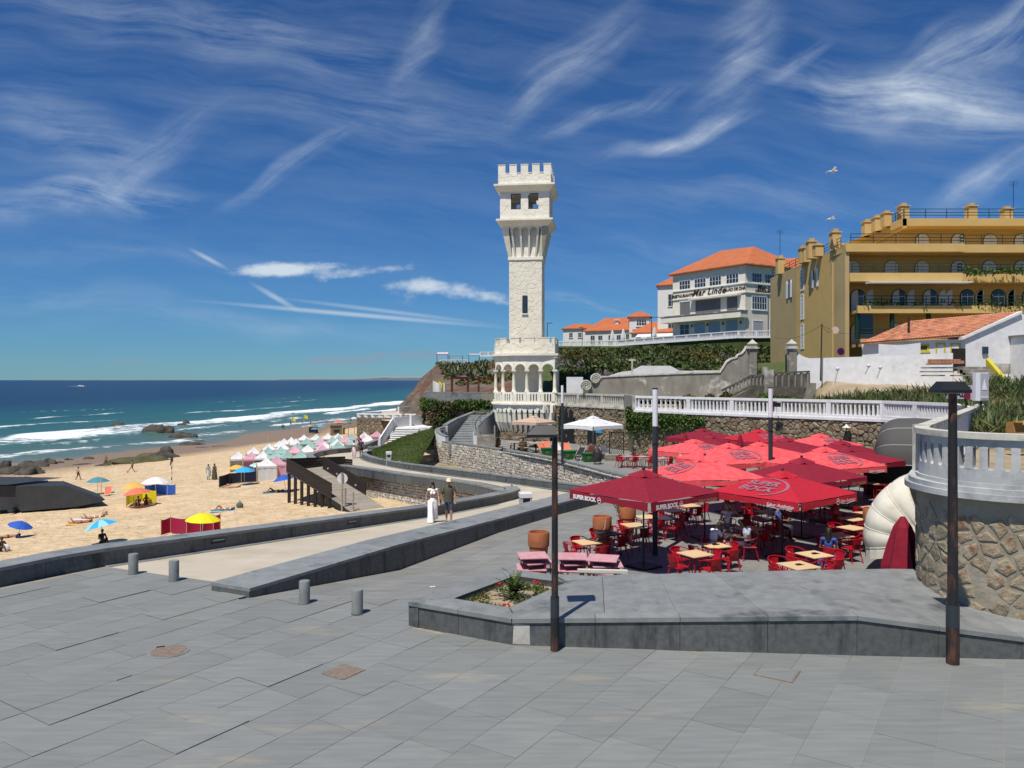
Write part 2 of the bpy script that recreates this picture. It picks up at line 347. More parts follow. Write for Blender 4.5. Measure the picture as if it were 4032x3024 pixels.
K['lime']=mat('limestone_block',(.47,.425,.35),(.66,.61,.52),sc=5,rough=.9,bump=.035,bsc=9,rnd=.2,isl=.2,dirt=(.24,.215,.18),dsc=4,dlo=.54,dhi=.68)
K['limejoint']=mat('limestone_joint',(.10,.09,.07),(.17,.15,.12),sc=5,rough=.95)
K['turret']=mat('turret_render',(.25,.22,.165),(.36,.32,.245),sc=1.6,rough=.95,bump=.02,bsc=9,dirt=(.10,.09,.07),dsc=.9,dlo=.55,dhi=.7,dst=(1,1,.4))
K['tstone']=mat('turret_stone',(.24,.195,.13),(.42,.35,.245),sc=3,rough=.9,bump=.05,bsc=8,rnd=.3,dirt=(.20,.12,.07),dsc=3,dlo=.5,dhi=.65)
K['tledge']=mat('turret_white',(.56,.56,.54),(.40,.41,.41),sc=1.5,rough=.8,bump=.006,bsc=14,dirt=(.17,.18,.19),dsc=1.2,dlo=.5,dhi=.75,dst=(1,1,.5))
K['black']=mat('black_metal',(.012,.013,.015),rough=.45)
K['rust']=mat('rusty_pole',(.02,.02,.022),(.13,.055,.03),sc=5,rough=.6,st=(1,1,.35),lo=.5,hi=.68,bump=.004,bsc=18)
K['lamp']=mat('lamp_hood',(.018,.019,.021),rough=.4)
K['mastw']=mat('mast_diffuser',(.78,.78,.80),rough=.35)
K['mastd']=mat('mast_steel',(.035,.042,.05),rough=.4)
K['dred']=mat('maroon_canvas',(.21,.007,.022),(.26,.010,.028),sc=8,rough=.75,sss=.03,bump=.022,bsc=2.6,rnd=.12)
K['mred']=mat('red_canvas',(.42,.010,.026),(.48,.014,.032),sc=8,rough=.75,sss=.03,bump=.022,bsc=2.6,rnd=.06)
K['bred']=mat('glare_faded_red_canvas',(.70,.065,.075),(.80,.115,.12),sc=4,rough=.75,sss=.04,bump=.022,bsc=2.6,rnd=.05)  # faded red, with the pink glare of sunlight also put into the colour
K['pgrey']=mat('print_grey',(.30,.12,.16),rough=.8)
K['pwhite']=mat('print_white',(.85,.83,.80),rough=.8)
K['pgold']=mat('print_gold',(.45,.28,.16),rough=.8)
K['cred']=mat('chair_red',(.36,.006,.016),rough=.38,rnd=.1)
K['wood']=mat('table_wood',(.62,.42,.21),(.72,.52,.29),sc=5,st=(1,8,1),rough=.6,rnd=.07)
K['dtop']=mat('table_dark',(.035,.04,.05),rough=.5)
K['ptop']=mat('table_underside',(.50,.24,.27),(.60,.33,.35),sc=6,rough=.7,rnd=.05)
K['terra']=mat('terracotta',(.36,.115,.045),(.46,.165,.07),sc=4,rough=.85,rnd=.05)
K['soil']=mat('planter_soil',(.30,.23,.15),(.42,.33,.22),sc=6,rough=.95,bump=.04,bsc=14)
K['leaf']=mat('leaf_green',(.05,.10,.016),(.10,.165,.03),sc=4,rough=.6,isl=.5,sss=.2)
K['leafd']=mat('hedge_leaf',(.042,.066,.016),(.10,.13,.032),sc=.35,rough=.65,isl=.55,sss=.12)
K['leafo']=mat('olive_leaf',(.085,.082,.020),(.125,.115,.032),sc=.3,rough=.7,isl=.45,sss=.12)
K['leafb']=mat('ivy_leaf',(.055,.085,.02),(.20,.13,.065),sc=.45,rough=.7,isl=.5,sss=.1,lo=.45,hi=.6)
K['leafg']=mat('grey_twig',(.12,.11,.10),(.18,.16,.15),sc=2,rough=.8,isl=.4)
K['reed']=mat('reed_leaf',(.06,.11,.028),(.18,.18,.075),sc=.5,rough=.65,isl=.45,sss=.2)
K['agave']=mat('agave_leaf',(.07,.11,.05),(.15,.17,.09),sc=.5,rough=.6,isl=.3)
K['grass']=mat('grass_blade',(.055,.095,.016),(.11,.15,.03),sc=.5,rough=.7,isl=.4,sss=.2)
K['turf']=mat('turf_ground',(.05,.075,.016),(.09,.11,.03),sc=1.2,rough=.95,bump=.03,bsc=12)
K['tile']=mat('roof_tile',(.52,.14,.05),(.60,.195,.08),sc=.8,rough=.8,isl=.14,dirt=(.40,.13,.06),dsc=.4,dlo=.56,dhi=.8)
K['oldtile']=mat('old_roof_tile',(.46,.17,.085),(.58,.27,.16),sc=1.5,rough=.9,isl=.3,dirt=(.22,.13,.09),dsc=1,dlo=.52,dhi=.72)
K['yel']=mat('ochre_wall',(.60,.40,.14),(.65,.44,.165),sc=.8,rough=.85,bump=.003,bsc=20)
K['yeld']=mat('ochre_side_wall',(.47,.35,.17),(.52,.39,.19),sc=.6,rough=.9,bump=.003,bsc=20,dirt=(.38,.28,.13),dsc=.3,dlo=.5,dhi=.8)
K['chim']=mat('chimney_render',(.62,.42,.17),rough=.85)
K['shut']=mat('white_shutter',(.78,.78,.77),rough=.6)
K['glass']=mat('window_glass',(.03,.045,.06),rough=.08,spec=.6)
K['bluegl']=mat('blue_window',(.30,.40,.48),rough=.3)
K['dgreen']=mat('dark_green_paint',(.006,.035,.022),rough=.5)
K['hwall']=mat('house_wall',(.72,.70,.66),(.78,.76,.72),sc=.5,rough=.85)
K['mlwall']=mat('restaurant_wall',(.80,.74,.60),(.86,.81,.68),sc=.6,rough=.85,dirt=(.50,.44,.33),dsc=.4,dlo=.6,dhi=.8)
K['mldark']=mat('sign_letters',(.05,.022,.016),rough=.7)
K['curt']=mat('grey_blind',(.13,.12,.13),(.20,.19,.20),sc=3,st=(5,5,.2),rough=.8)
K['fwhite']=mat('white_canvas',(.86,.86,.85),(.78,.78,.78),sc=2,rough=.8,sss=.25,rnd=.05)
K['fpink']=mat('pink_canvas',(.78,.46,.55),(.70,.38,.48),sc=2,rough=.8,sss=.25,rnd=.1)
K['fgreen']=mat('seafoam_canvas',(.40,.58,.53),(.32,.50,.46),sc=2,rough=.8,sss=.25,rnd=.1)
K['fcream']=mat('cream_canvas',(.66,.62,.50),(.76,.73,.63),sc=2,rough=.8,sss=.1,dirt=(.48,.41,.28),dsc=1.2,dlo=.54,dhi=.75)
K['fblack']=mat('charcoal_canvas',(.075,.075,.07),rough=.75)
K['ftan']=mat('tan_canvas',(.56,.40,.30),rough=.8,sss=.1)
K['fdark']=mat('navy_canvas',(.012,.013,.03),rough=.8)
K['fblue']=mat('blue_canvas',(.03,.12,.55),rough=.7,sss=.2)
K['fazur']=mat('azure_canvas',(.05,.42,.78),rough=.7,sss=.2)
K['faqua']=mat('aqua_canvas',(.30,.68,.75),rough=.7,sss=.2)
K['fyel']=mat('yellow_canvas',(.85,.75,.02),rough=.7,sss=.2)
K['foran']=mat('orange_canvas',(.85,.50,.10),rough=.7,sss=.2)
K['fcoral']=mat('coral_canvas',(.80,.20,.12),rough=.7,sss=.2)
K['fmar']=mat('crimson_canvas',(.36,.012,.06),rough=.8,sss=.1)
K['fteal']=mat('teal_canvas',(.08,.28,.36),rough=.7,sss=.2)
K['pole']=mat('bleached_pole',(.52,.38,.18),rough=.8)
K['dkwood']=mat('dark_timber',(.018,.013,.011),(.035,.026,.021),sc=3,st=(1,1,8),rough=.75,rnd=.2)
K['plank']=mat('grey_plank',(.24,.21,.17),(.36,.32,.26),sc=3,rough=.85,rnd=.14,st=(1,5,1))
K['sand']=None
K['rock']=mat('shore_rock',(.035,.032,.026),(.09,.08,.06),sc=.8,rough=.8,bump=.2,bsc=1.5)
K['mossrock']=mat('mossy_rock',(.05,.055,.018),(.11,.095,.045),sc=.5,rough=.85,bump=.2,bsc=1.5)
K['kiosk']=mat('kiosk_panel',(.032,.034,.038),(.045,.047,.05),sc=1,rough=.55)
K['metalw']=mat('bin_white',(.70,.70,.68),(.60,.60,.58),sc=5,rough=.6)
K['bing']=mat('bin_grey',(.36,.38,.39),(.44,.46,.47),sc=3,rough=.6)
K['biny']=mat('bin_yellow',(.80,.50,.01),rough=.45)
K['binb']=mat('bin_blue',(.008,.02,.09),rough=.4)
K['bind']=mat('bin_dark',(.03,.04,.045),rough=.4)
K['straw']=mat('straw_thatch',(.13,.105,.075),(.24,.19,.13),sc=3,rough=.95,bump=.05,bsc=10,st=(4,4,.6))
K['greenbox']=mat('green_planter_box',(.01,.12,.03),rough=.5)
K['barrel']=mat('barrel_wood',(.10,.05,.022),(.17,.09,.04),sc=5,st=(6,6,1),rough=.7)
K['hoop']=mat('barrel_hoop',(.05,.045,.04),rough=.5,metal=.5)
K['dirt']=mat('dry_ground',(.30,.235,.15),(.40,.32,.21),sc=.8,rough=.95,bump=.05,bsc=3,dirt=(.15,.13,.06),dsc=.3,dlo=.5,dhi=.62)
K['cliff']=mat('cliff_rock',(.085,.062,.045),(.21,.165,.115),sc=.35,rough=.95,bump=.9,bsc=.6,det=10,st=(1,1,2.2),dirt=(.16,.058,.038),dsc=.06,dlo=.54,dhi=.62)
K['coast']=mat('far_coast',(.24,.28,.30),(.32,.34,.34),sc=.001,rough=1)  # pale bluish grey: haze over the distant land is put into the colour
K['redw']=mat('red_timber',(.12,.03,.025),rough=.7)
K['iron']=mat('manhole_iron',(.16,.12,.095),(.24,.19,.15),sc=14,rough=.8,bump=.01,bsc=40)
K['flower']=mat('red_flower',(.60,.01,.02),rough=.6)
K['corr']=mat('corrugated_sheet',(.42,.52,.52),(.52,.60,.60),sc=.8,rough=.5)
K['obeam']=mat('orange_timber',(.50,.27,.07),(.36,.19,.06),sc=2,st=(1,6,6),rough=.8)
K['signgrey']=mat('sign_grey',(.42,.42,.46),rough=.5)
K['signmar']=mat('sign_maroon',(.20,.02,.04),rough=.5)
K['signbeige']=mat('sign_beige',(.60,.58,.50),rough=.5)
K['mud']=mat('yellow_trim',(.56,.47,.05),rough=.8)
# ================================================================== generic masonry helpers
def clip(poly,p,n):
    out=[]
    for i in range(len(poly)):
        a,b=poly[i],poly[(i+1)%len(poly)]; da=(a[0]-p[0])*n[0]+(a[1]-p[1])*n[1]; db=(b[0]-p[0])*n[0]+(b[1]-p[1])*n[1]
        if da<=0:out.append(a)
        if(da<0<db)or(db<0<da):t=da/(da-db); out.append((a[0]+(b[0]-a[0])*t,a[1]+(b[1]-a[1])*t))
    return out
def voronoi(w,h,cw,ch,jit,seed):
    """irregular stones filling a w x h rectangle"""
    r=random.Random(seed); nx=max(1,round(w/cw)); ny=max(1,round(h/ch)); P={}
    for j in range(-2,ny+2):
        for i in range(-2,nx+2):
            P[i,j]=((i+.5+(.5 if j%2 else 0)*.6+r.uniform(-jit,jit))*w/nx,(j+.5+r.uniform(-jit,jit))*h/ny)
    out=[]
    for j in range(-1,ny+1):
        for i in range(-1,nx+1):
            c=P[i,j]; poly=[(0,0),(w,0),(w,h),(0,h)]
            for dj in(-2,-1,0,1,2):
                for di in(-2,-1,0,1,2):
                    q=P.get((i+di,j+dj))
                    if q is None or q==c or not poly:continue
                    poly=clip(poly,((c[0]+q[0])/2,(c[1]+q[1])/2),(q[0]-c[0],q[1]-c[1]))
            if len(poly)>2 and area(poly)>cw*ch*.06:out.append(poly)
    return out
def area(p):return abs(sum(p[i][0]*p[(i+1)%len(p)][1]-p[(i+1)%len(p)][0]*p[i][1]for i in range(len(p))))/2
def courses(w,h,rh,lw,seed,jit=.12):
    """rough courses of blocks"""
    r=random.Random(seed); out=[]; v=0; rows=max(1,round(h/rh)); rh=h/rows
    for j in range(rows):
        u=-r.random()*lw
        while u<w:
            l=lw*r.uniform(.6,1.5); a,b=max(u,0),min(u+l,w)
            if b-a>lw*.15:
                k=lambda:r.uniform(-jit,jit)*rh
                out.append([(a+k()*.5,v+k()),(b+k()*.5,v+k()),(b+k()*.5,v+rh+k()),(a+k()*.5,v+rh+k())])
            u+=l
        v+=rh
    return out
def cladding(parent,polys,mp,depth,matl,name,gap=.03,limit=300,seed=0,bulge=.35,hide=None):
    """each stone a bevelled plate on the surface mp(u,v,out); the largest `limit` are parts of their own"""
    r=random.Random(seed); polys=[p for p in polys if hide is None or not hide(sum(q[0]for q in p)/len(p),sum(q[1]for q in p)/len(p))]
    polys.sort(key=lambda p:-area(p)); rest=MB()
    for k,p in enumerate(polys):
        cx=sum(q[0]for q in p)/len(p); cy=sum(q[1]for q in p)/len(p); rad=math.sqrt(area(p)/PI)+1e-6
        s0=max(.3,1-gap/2/rad); s1=s0*(1-bulge*.5); d=depth*r.uniform(.55,1.25); n=len(p)
        mb=MB()if k<limit else rest
        a=[mp(cx+(q[0]-cx)*s0,cy+(q[1]-cy)*s0,-.03)for q in p]; b=[mp(cx+(q[0]-cx)*s0*.985,cy+(q[1]-cy)*s0*.985,d*.6)for q in p]
        c=[mp(cx+(q[0]-cx)*s1,cy+(q[1]-cy)*s1,d*r.uniform(.75,1.15))for q in p]
        fs=[tuple(range(2*n,3*n))]
        for i in range(n):j=(i+1)%n; fs+=[(i,j,n+j,n+i),(n+i,n+j,2*n+j,2*n+i)]
        mb.add(a+b+c,fs)
        if k<limit:mb.build(name,matl,parent)
    if rest.v:tag(rest.build(name+'s',matl,parent),kind='stuff')
class Path:
    """plan polyline with z0 (foot) and z1 (head) per point; mp(u, v) with v in metres above the foot, out to the right of travel"""
    def __init__(s,pts,right=True):
        s.p=[Vector((p[0],p[1],0))for p in pts]; s.z0=[p[2]for p in pts]; s.z1=[p[3]for p in pts]; s.L=[0]; s.sg=1 if right else-1
        for i in range(1,len(pts)):s.L.append(s.L[-1]+(s.p[i]-s.p[i-1]).length)
        s.len=s.L[-1]
    def seg(s,u):
        i=0
        while i<len(s.L)-2 and u>s.L[i+1]:i+=1
        return i,(u-s.L[i])/(s.L[i+1]-s.L[i])
    def nrm(s,u):
        i,t=s.seg(u); n=len(s.p)
        def nn(k):d=(s.p[min(k+1,n-1)]-s.p[max(k-1,0)]).normalized(); return Vector((d.y,-d.x,0))*s.sg
        return(nn(i)*(1-t)+nn(i+1)*t).normalized()
    def pt(s,u):i,t=s.seg(u); return s.p[i].lerp(s.p[i+1],t)
    def zz(s,u):i,t=s.seg(u); return lerp(s.z0[i],s.z0[i+1],t),lerp(s.z1[i],s.z1[i+1],t)
    def mp(s,u,v,o=0):
        q=s.pt(u)+s.nrm(u)*o; a,b=s.zz(u); q.z=a+v; return q
def bez(pts,n=6):
    """Catmull-Rom through points of any dimension"""
    out=[]; m=len(pts)
    for i in range(m-1):
        p0,p1,p2,p3=pts[max(i-1,0)],pts[i],pts[i+1],pts[min(i+2,m-1)]
        for k in range(n):
            t=k/n; out.append(tuple(.5*(2*b+(c-a)*t+(2*a-5*b+4*c-d)*t*t+(3*b-a-3*c+d)*t**3)for a,b,c,d in zip(p0,p1,p2,p3)))
    out.append(tuple(pts[-1])); return out
def granite(name,label,pts,th,plen,cap=.09,over=.02,capm='cap',bodym='gran',lights=(),right_face=True):
    """low granite wall: blocks and cap stones, each a part; wall lies to the left of travel"""
    P=Path(pts); root=thing(name,(pts[0][0],pts[0][1],pts[0][2]),label,'wall'); n=max(1,round(P.len/plen))
    us=[P.len*i/n for i in range(n+1)]
    def piece(u0,u1,nm,m,o0,t,za,zb):
        q=[u0]+[u for u in P.L if u0+.02<u<u1-.02]+[u1]
        pp=[P.pt(u)for u in q]; mb=MB()
        mb.wall([(p.x,p.y)for p in pp],t,[za(*P.zz(u))for u in q],[zb(*P.zz(u))for u in q],o0); return mb.build(nm,m,root)
    for i in range(n):
        g=.005
        piece(us[i]+g,us[i+1]-g,'stone_block',K[bodym],0,th,lambda a,b:a-.25,lambda a,b:b-cap)
    m2=max(1,round(n*.8)); vs=[P.len*i/m2 for i in range(m2+1)]
    for i in range(m2):piece(vs[i]+.003,vs[i+1]-.003,'cap_stone',K[capm],-over,th+2*over,lambda a,b:b-cap+.002,lambda a,b:b)
    us=[us[0]+.12]+us[1:-1]+[us[-1]-.12]; sg_=1 if th>0 else-1
    mb=MB(); mb.wall([(P.pt(u).x,P.pt(u).y)for u in us],th-.1*sg_,[P.zz(u)[0]-.2 for u in us],[P.zz(u)[1]-cap-.03 for u in us],.05*sg_); mb.build('mortar_core',K['mortar'],root)
    for u in lights:
        d=P.mp(u+.01,0)-P.mp(u-.01,0); d.normalize(); nn=P.nrm(u)if right_face else-P.nrm(u); a,b=P.zz(u); c=P.mp(u,(b-a)*.52,.012 if right_face else 0)
        if not right_face:c=c-P.nrm(u)*(th+.012)
        f=MB().ext([(-.28,-.075),(.28,-.075),(.28,.075),(-.28,.075)],c,d,(0,0,1),-nn*.03).build('recessed_light',K['lamp'],root)
        MB().ext([(-.23,.0),(.23,.0),(.23,.035),(-.23,.035)],c+nn*.004,d,(0,0,1),nn*.006).build('lens',K['signgrey'],f,world=True)if False else None
        lo=MB().ext([(-.23,.01),(.23,.01),(.23,.045),(-.23,.045)],c-root.location+nn*.003,d,(0,0,1),nn*.006); newobj('light_lens',lo.mesh('light_lens',K['signgrey']),f)
    return root
# ================================================================== plaza
A_IN=[(-17.2,10.2,0),(-12.35,18.57,0),(-11.64,19.80,0),(-10.95,20.67,0),(-3.86,34.0,-1.09),(-2.7,36.6,-1.30),(-1.0,39.6,-1.45),(.0,41.6,-1.53),(.45,43.0,-1.58),(.25,44.4,-1.6),(-.8,46.2,-1.6),(-2.3,48.6,-1.62)]
D_RT=[(-6.05,17.7,0),(-3.4,23.0,-.7),(-.62,28.45,-.7),(1.65,32,-.7),(4.7,36.3,-.7),(8.2,41.0,-.7)]
D_TOP=[.20,.08,-.17,-.2,-.2,-.2]
plaza=tag(newobj('plaza',MB().prism([(-17.5,2),(16,2),(16,17.5),(-6.2,17.5),(-7.1,18.9),(-10.9,20.6),(-12.4,18.4),(-17.3,10)],-.3,-.006).mesh('plaza',K['mortar'])),kind='structure')
def slabs():
    th=math.radians(32.6); e1=Vector((math.sin(th),math.cos(th))); e2=Vector((math.cos(th),-math.sin(th))); r=random.Random(5); n=0
    cands=[]
    for j in range(-26,12):
        u=-8+r.uniform(0,1.2); w=.775
        while u<30:
            l=r.choice([.95,1.2,1.2,1.45,1.45,1.7]); c=e1*(u+l/2)+e2*((j+.5)*w)
            px=2016+3030*c.x/max(c.y,.1)
            if 8.6<c.y<22 and-350<px<4400:cands.append((u,l,j))
            u+=l
    for(u,l,j)in cands:
        g=.0055 if e1.x*u+e2.x*j*.775<-2.5 else .0032; w=.775; q=[e1*(u+a)+e2*(j*w+b)for a,b in((g,g),(l-g,g),(l-g,w-g),(g,w-g))]
        poly=[(p.x,p.y)for p in q]; cx=sum(p[0]for p in poly)/4; cy=sum(p[1]for p in poly)/4
        if cx<-5.95:
            poly=clip(poly,(-10.9,20.6),(.41,.91)); poly=clip(poly,(-11.64,19.8),(-.866,.5))if poly else poly
        else:poly=clip(poly,(0,17.5),(0,1))
        if len(poly)<3 or area(poly)<.05:continue
        if cy>15.9 and-1.6<cx<9:continue  # under the raised platform
        if cy>14.6 and 1.0<cx<8.8:continue
        if n>=300:break
        lift=r.choice([0,0,0,.001,.002,.003])+(r.choice([.006,.010,.014])if(cx<-2 and r.random()<.2)else 0)
        tl=r.uniform(-.004,.004); zs=[lift+tl*((p[0]-cx)*.5+(p[1]-cy))for p in poly]
        MB().prism(poly,-.05,zs).build('paving_slab',K['slab'],plaza); n+=1
slabs()
# ---- terrace (cafe) ground
ter=MB()
ter.quad((-6.2,17.5,.0),(16,17.5,.0),(16,23,-.7),(-3.6,23,-.7))
ter.add([(-3.6,23,-.7),(16,23,-.7),(27,40,-.7),(27,60,-.7),(9,76,-.7),(-4.0,76,-.7),(-6.3,69,-.7),(-.8,60.7,-.7),(3.2,52.9,-.7),(5.8,45.4,-.7),(7.6,41.2,-.7),(4.5,36.6,-.7),(1.4,32.2,-.7),(-.8,28.5,-.7)],[tuple(range(14))])
terrace=tag(newobj('cafe_terrace',ter.mesh('cafe_terrace',K['terr'])),kind='structure')
def terr_slabs():
    r=random.Random(9); n=0
    d=(Vector(D_RT[2][:2])-Vector(D_RT[0][:2])).normalized(); e=Vector((d.y,-d.x)); o=Vector(D_RT[0][:2])
    for j in range(0,12):
        u=-2.0+(j%2)*.6
        while u<22:
            l=r.choice([1.2,1.5,1.8]); c=o+d*(u+l/2)+e*((j+.5)*.95)
            if 17.7<c.y<34 and c.x<12 and not(c.y<18.6 and-1<c.x):
                q=[o+d*(u+a)+e*(j*.95+b)for a,b in((.004,.004),(l-.004,.004),(l-.004,.946),(.004,.946))]
                poly=clip(clip([(p.x,p.y)for p in q],(0,17.52),(0,-1)),tuple(D_RT[0][:2]),(-e.x,-e.y))
                if len(poly)>2:
                    lo=clip(poly,(0,23),(0,1)); hi=clip(poly,(0,23),(0,-1))
                    gh=lambda y:max(-.7,-.7*(y-17.5)/5.5)
                    for pp in(lo,hi):
                        if len(pp)>2 and area(pp)>.02 and n<300:MB().prism(pp,[gh(p[1])-.03 for p in pp],[gh(p[1])+.006 for p in pp]).build('paving_slab',K['terr'],terrace); n+=1
            u+=l
terr_slabs()
# ---- promenade: ramp down, hairpin, lower run to the beach
def strip(mb,a,b):
    n=max(len(a),len(b))
    for i in range(len(a)-1):mb.quad(a[i],b[i],b[i+1],a[i+1])
B_IN=[(8.0,41.4,-1.5,-1.06),(5.6,43.0,-1.5,-1.06),(3.5,44.8,-1.5,-1.05),(1.3,47.6,-1.6,-1.15),(-1.85,51.5,-1.7,-1.25),(-5.9,56.7,-1.85,-1.4),(-8.7,60.6,-2.0,-1.55),(-11.8,66,-2.15,-1.7),(-13.4,69.5,-2.2,-1.75),(-14.0,71.8,-2.2,-1.75),(-13.8,73.6,-2.2,-1.75),(-13.0,75.4,-2.2,-1.75),(-11.6,76.8,-2.2,-1.75)]
KERB=[(-.8,46.2,-1.6),(-2.3,48.6,-1.62),(-5.3,52.3,-1.72),(-7.5,55,-1.83),(-10.6,59,-1.95),(-13.8,63.1,-2.1)]
pm=MB()
a1=[Vector((-10.9,20.6,-.002)),Vector((-7.1,33.0-4.9,-.62)),Vector((-3.86,34,-1.09)),Vector((-2.7,36.6,-1.3)),Vector((-1.0,39.6,-1.45)),Vector((.45,43.0,-1.58))]
b1=[Vector((-7.1,18.9,-.002)),Vector((-2.3,27.0,-.62)),Vector((.9,33.0,-1.09)),Vector((2.6,35.5,-1.3)),Vector((4.6,38.2,-1.45)),Vector((5.4,43.0,-1.5))]
strip(pm,a1,b1)
a2=[Vector((.45,43.0,-1.58)),Vector((-.8,46.2,-1.6)),Vector((-2.3,48.6,-1.65)),Vector((-5.3,52.3,-1.78)),Vector((-7.5,55,-1.9)),Vector((-10.6,59,-2.0)),Vector((-13.8,63.1,-2.15)),Vector((-17.2,66.5,-2.2)),Vector((-18.2,71,-2.2)),Vector((-17.2,75,-2.2)),Vector((-15.5,78,-2.2)),Vector((-15,84,-2.2))]
b2=[Vector((5.4,43.0,-1.5)),Vector((1.3,47.6,-1.6)),Vector((-.5,50,-1.65)),Vector((-4.0,54.2,-1.8)),Vector((-5.9,56.7,-1.87)),Vector((-8.7,60.6,-2.0)),Vector((-11.8,66,-2.15)),Vector((-13.4,69.5,-2.2)),Vector((-14.0,71.8,-2.2)),Vector((-13.8,73.6,-2.2)),Vector((-13.0,75.4,-2.2)),Vector((-11.0,80,-2.2))]
strip(pm,a2,b2)
tag(newobj('promenade',pm.mesh('promenade',K['conc'])),kind='structure')
# granite edging strips at the foot of the walls
eg=MB(); P=Path([(*p,p[2]+.5)for p in A_IN[3:10]]); us=[P.len*i/30 for i in range(31)]
for i in range(30):
    u,v=us[i],us[i+1]
    eg.quad(P.mp(u,.006,.0),P.mp(v,.006,.0),P.mp(v,.006,.28),P.mp(u,.006,.28))
P=Path([(p[0],p[1],p[2],p[3])for p in B_IN[1:11]],right=False); us=[P.len*i/40 for i in range(41)]
for i in range(40):
    u,v=us[i],us[i+1]
    eg.quad(P.mp(u,.012,-.02),P.mp(v,.012,-.02),P.mp(v,.012,.3),P.mp(u,.012,.3))
tag(newobj('promenade_edging',eg.mesh('promenade_edging',K['cap'])),kind='structure')
# ---- low granite walls
granite('parapet_wall','long dark granite parapet between the promenade and the sand',[(x,y,z,z+.47)for x,y,z in A_IN[:10]],.72,2.1,lights=(9.0+7.0,9+13.4,9+31.5))
granite('edge_kerb','low granite kerb on top of the pale block wall above the bins',[(x,y,z-.25,z+.16)for x,y,z in bez(A_IN[9:11]+KERB[1:],3)],.55,2.4,cap=.1)
Dp=[]
for(x,y,z),t in zip(D_RT,D_TOP):
    Dp.append((x,y,z,t))
granite('bench_wall','long broad granite bench wall between the ramp and the cafe terrace',Dp,1.2,2.3,cap=.08)
granite('parapet_wall','curved grey granite parapet in front of the grass bank and the block wall',bez(B_IN,3),-.42,2.6,cap=.07,lights=(),over=-.02)
for i,(fx,fy,s)in enumerate([(2100,1898,0),(1930,1876,0),(1785,1860,0),(1663,1843,0),(1562,1828,0),(1484,1812,0)]):
    pass
E_=[(-16.9,66.6,-2.2,-1.73),(-17.9,69.2,-2.2,-1.73),(-18.0,72.0,-2.2,-1.73),(-17.2,74.6,-2.2,-1.73),(-15.8,76.6,-2.2,-1.73),(-15.2,80,-2.2,-1.73),(-15.0,86,-2.2,-1.73)]
granite('parapet_wall','dark curved granite parapet in front of the beach tents',bez(E_,3),.55,2.2,cap=.08)
MB().bbox((-13.1,76.9,-1.95),(2.6,1.1,.55),.03,.15).build('granite_seat',[K['gran']])
tag(bpy.data.objects['granite_seat'],'dark granite block bench at the foot of the white stairs','bench'); bpy.data.objects['granite_seat'].name='granite_bench'
# ---- raised platform with planter
plat=thing('stone_platform',(3,15.5,0),'broad raised granite platform with a sunken flower bed beside the cafe','platform')
fr=[(-2.10,15.64,.50),(0,14.50,.50),(3.1,14.2,.62),(6.25,13.94,.73),(9.1,13.74,.41),(11.5,13.6,.3)]
bk=[(-.24,18.45,.50),(.95,17.75,.50),(3.3,17.35,.62),(5.8,17.3,.70),(8.46,17.3,.75),(10.5,17.4,.7)]
hole=[(-1.2,15.84),(-.06,15.2),(1.17,17.07),(.05,17.66)]
def face_blocks():
    for i in range(len(fr)-1):
        a,b=Vector(fr[i]),Vector(fr[i+1]); n=max(1,round((b-a).length/1.35))
        for k in range(n):
            p,q=a.lerp(b,(k+.003),)if n==0 else a.lerp(b,k/n+.0015),a.lerp(b,(k+1)/n-.0015)
            d=Vector((b.x-a.x,b.y-a.y,0)).normalized(); nn=Vector((-d.y,d.x,0))
            mb=MB(); mb.wall([(p.x,p.y),(q.x,q.y)],.3,-.05,[p.z-.097,q.z-.097],0); mb.build('stone_block',K['gran']if not(i==1 and k==0)else K['gran'],plat)
            mb=MB(); mb.wall([(p.x,p.y),(q.x,q.y)],.34,[p.z-.083,q.z-.083],[p.z-.001,q.z-.001],-.03); mb.build('cap_stone',K['cap'],plat)
    mb=MB(); mb.wall([(-2.1,15.64),(-.24,18.45)][::-1],.25,-.72,[.415,.415],0); mb.build('stone_block',K['gran'],plat)
    mb=MB(); mb.wall([(p[0],p[1])for p in bk][::-1],.25,-.75,[p[2]-.085 for p in bk][::-1],0); mb.build('stone_block',K['gran'],plat)
face_blocks()
MB().ext([(0,0),(.33,0),(.32,.37),(.02,.38)],(.012,14.495,.02),Vector((3.1,-.3,0)).normalized(),(0,0,1),(0,.02,0)).build('worn_patch',K['oldwhite'],plat)
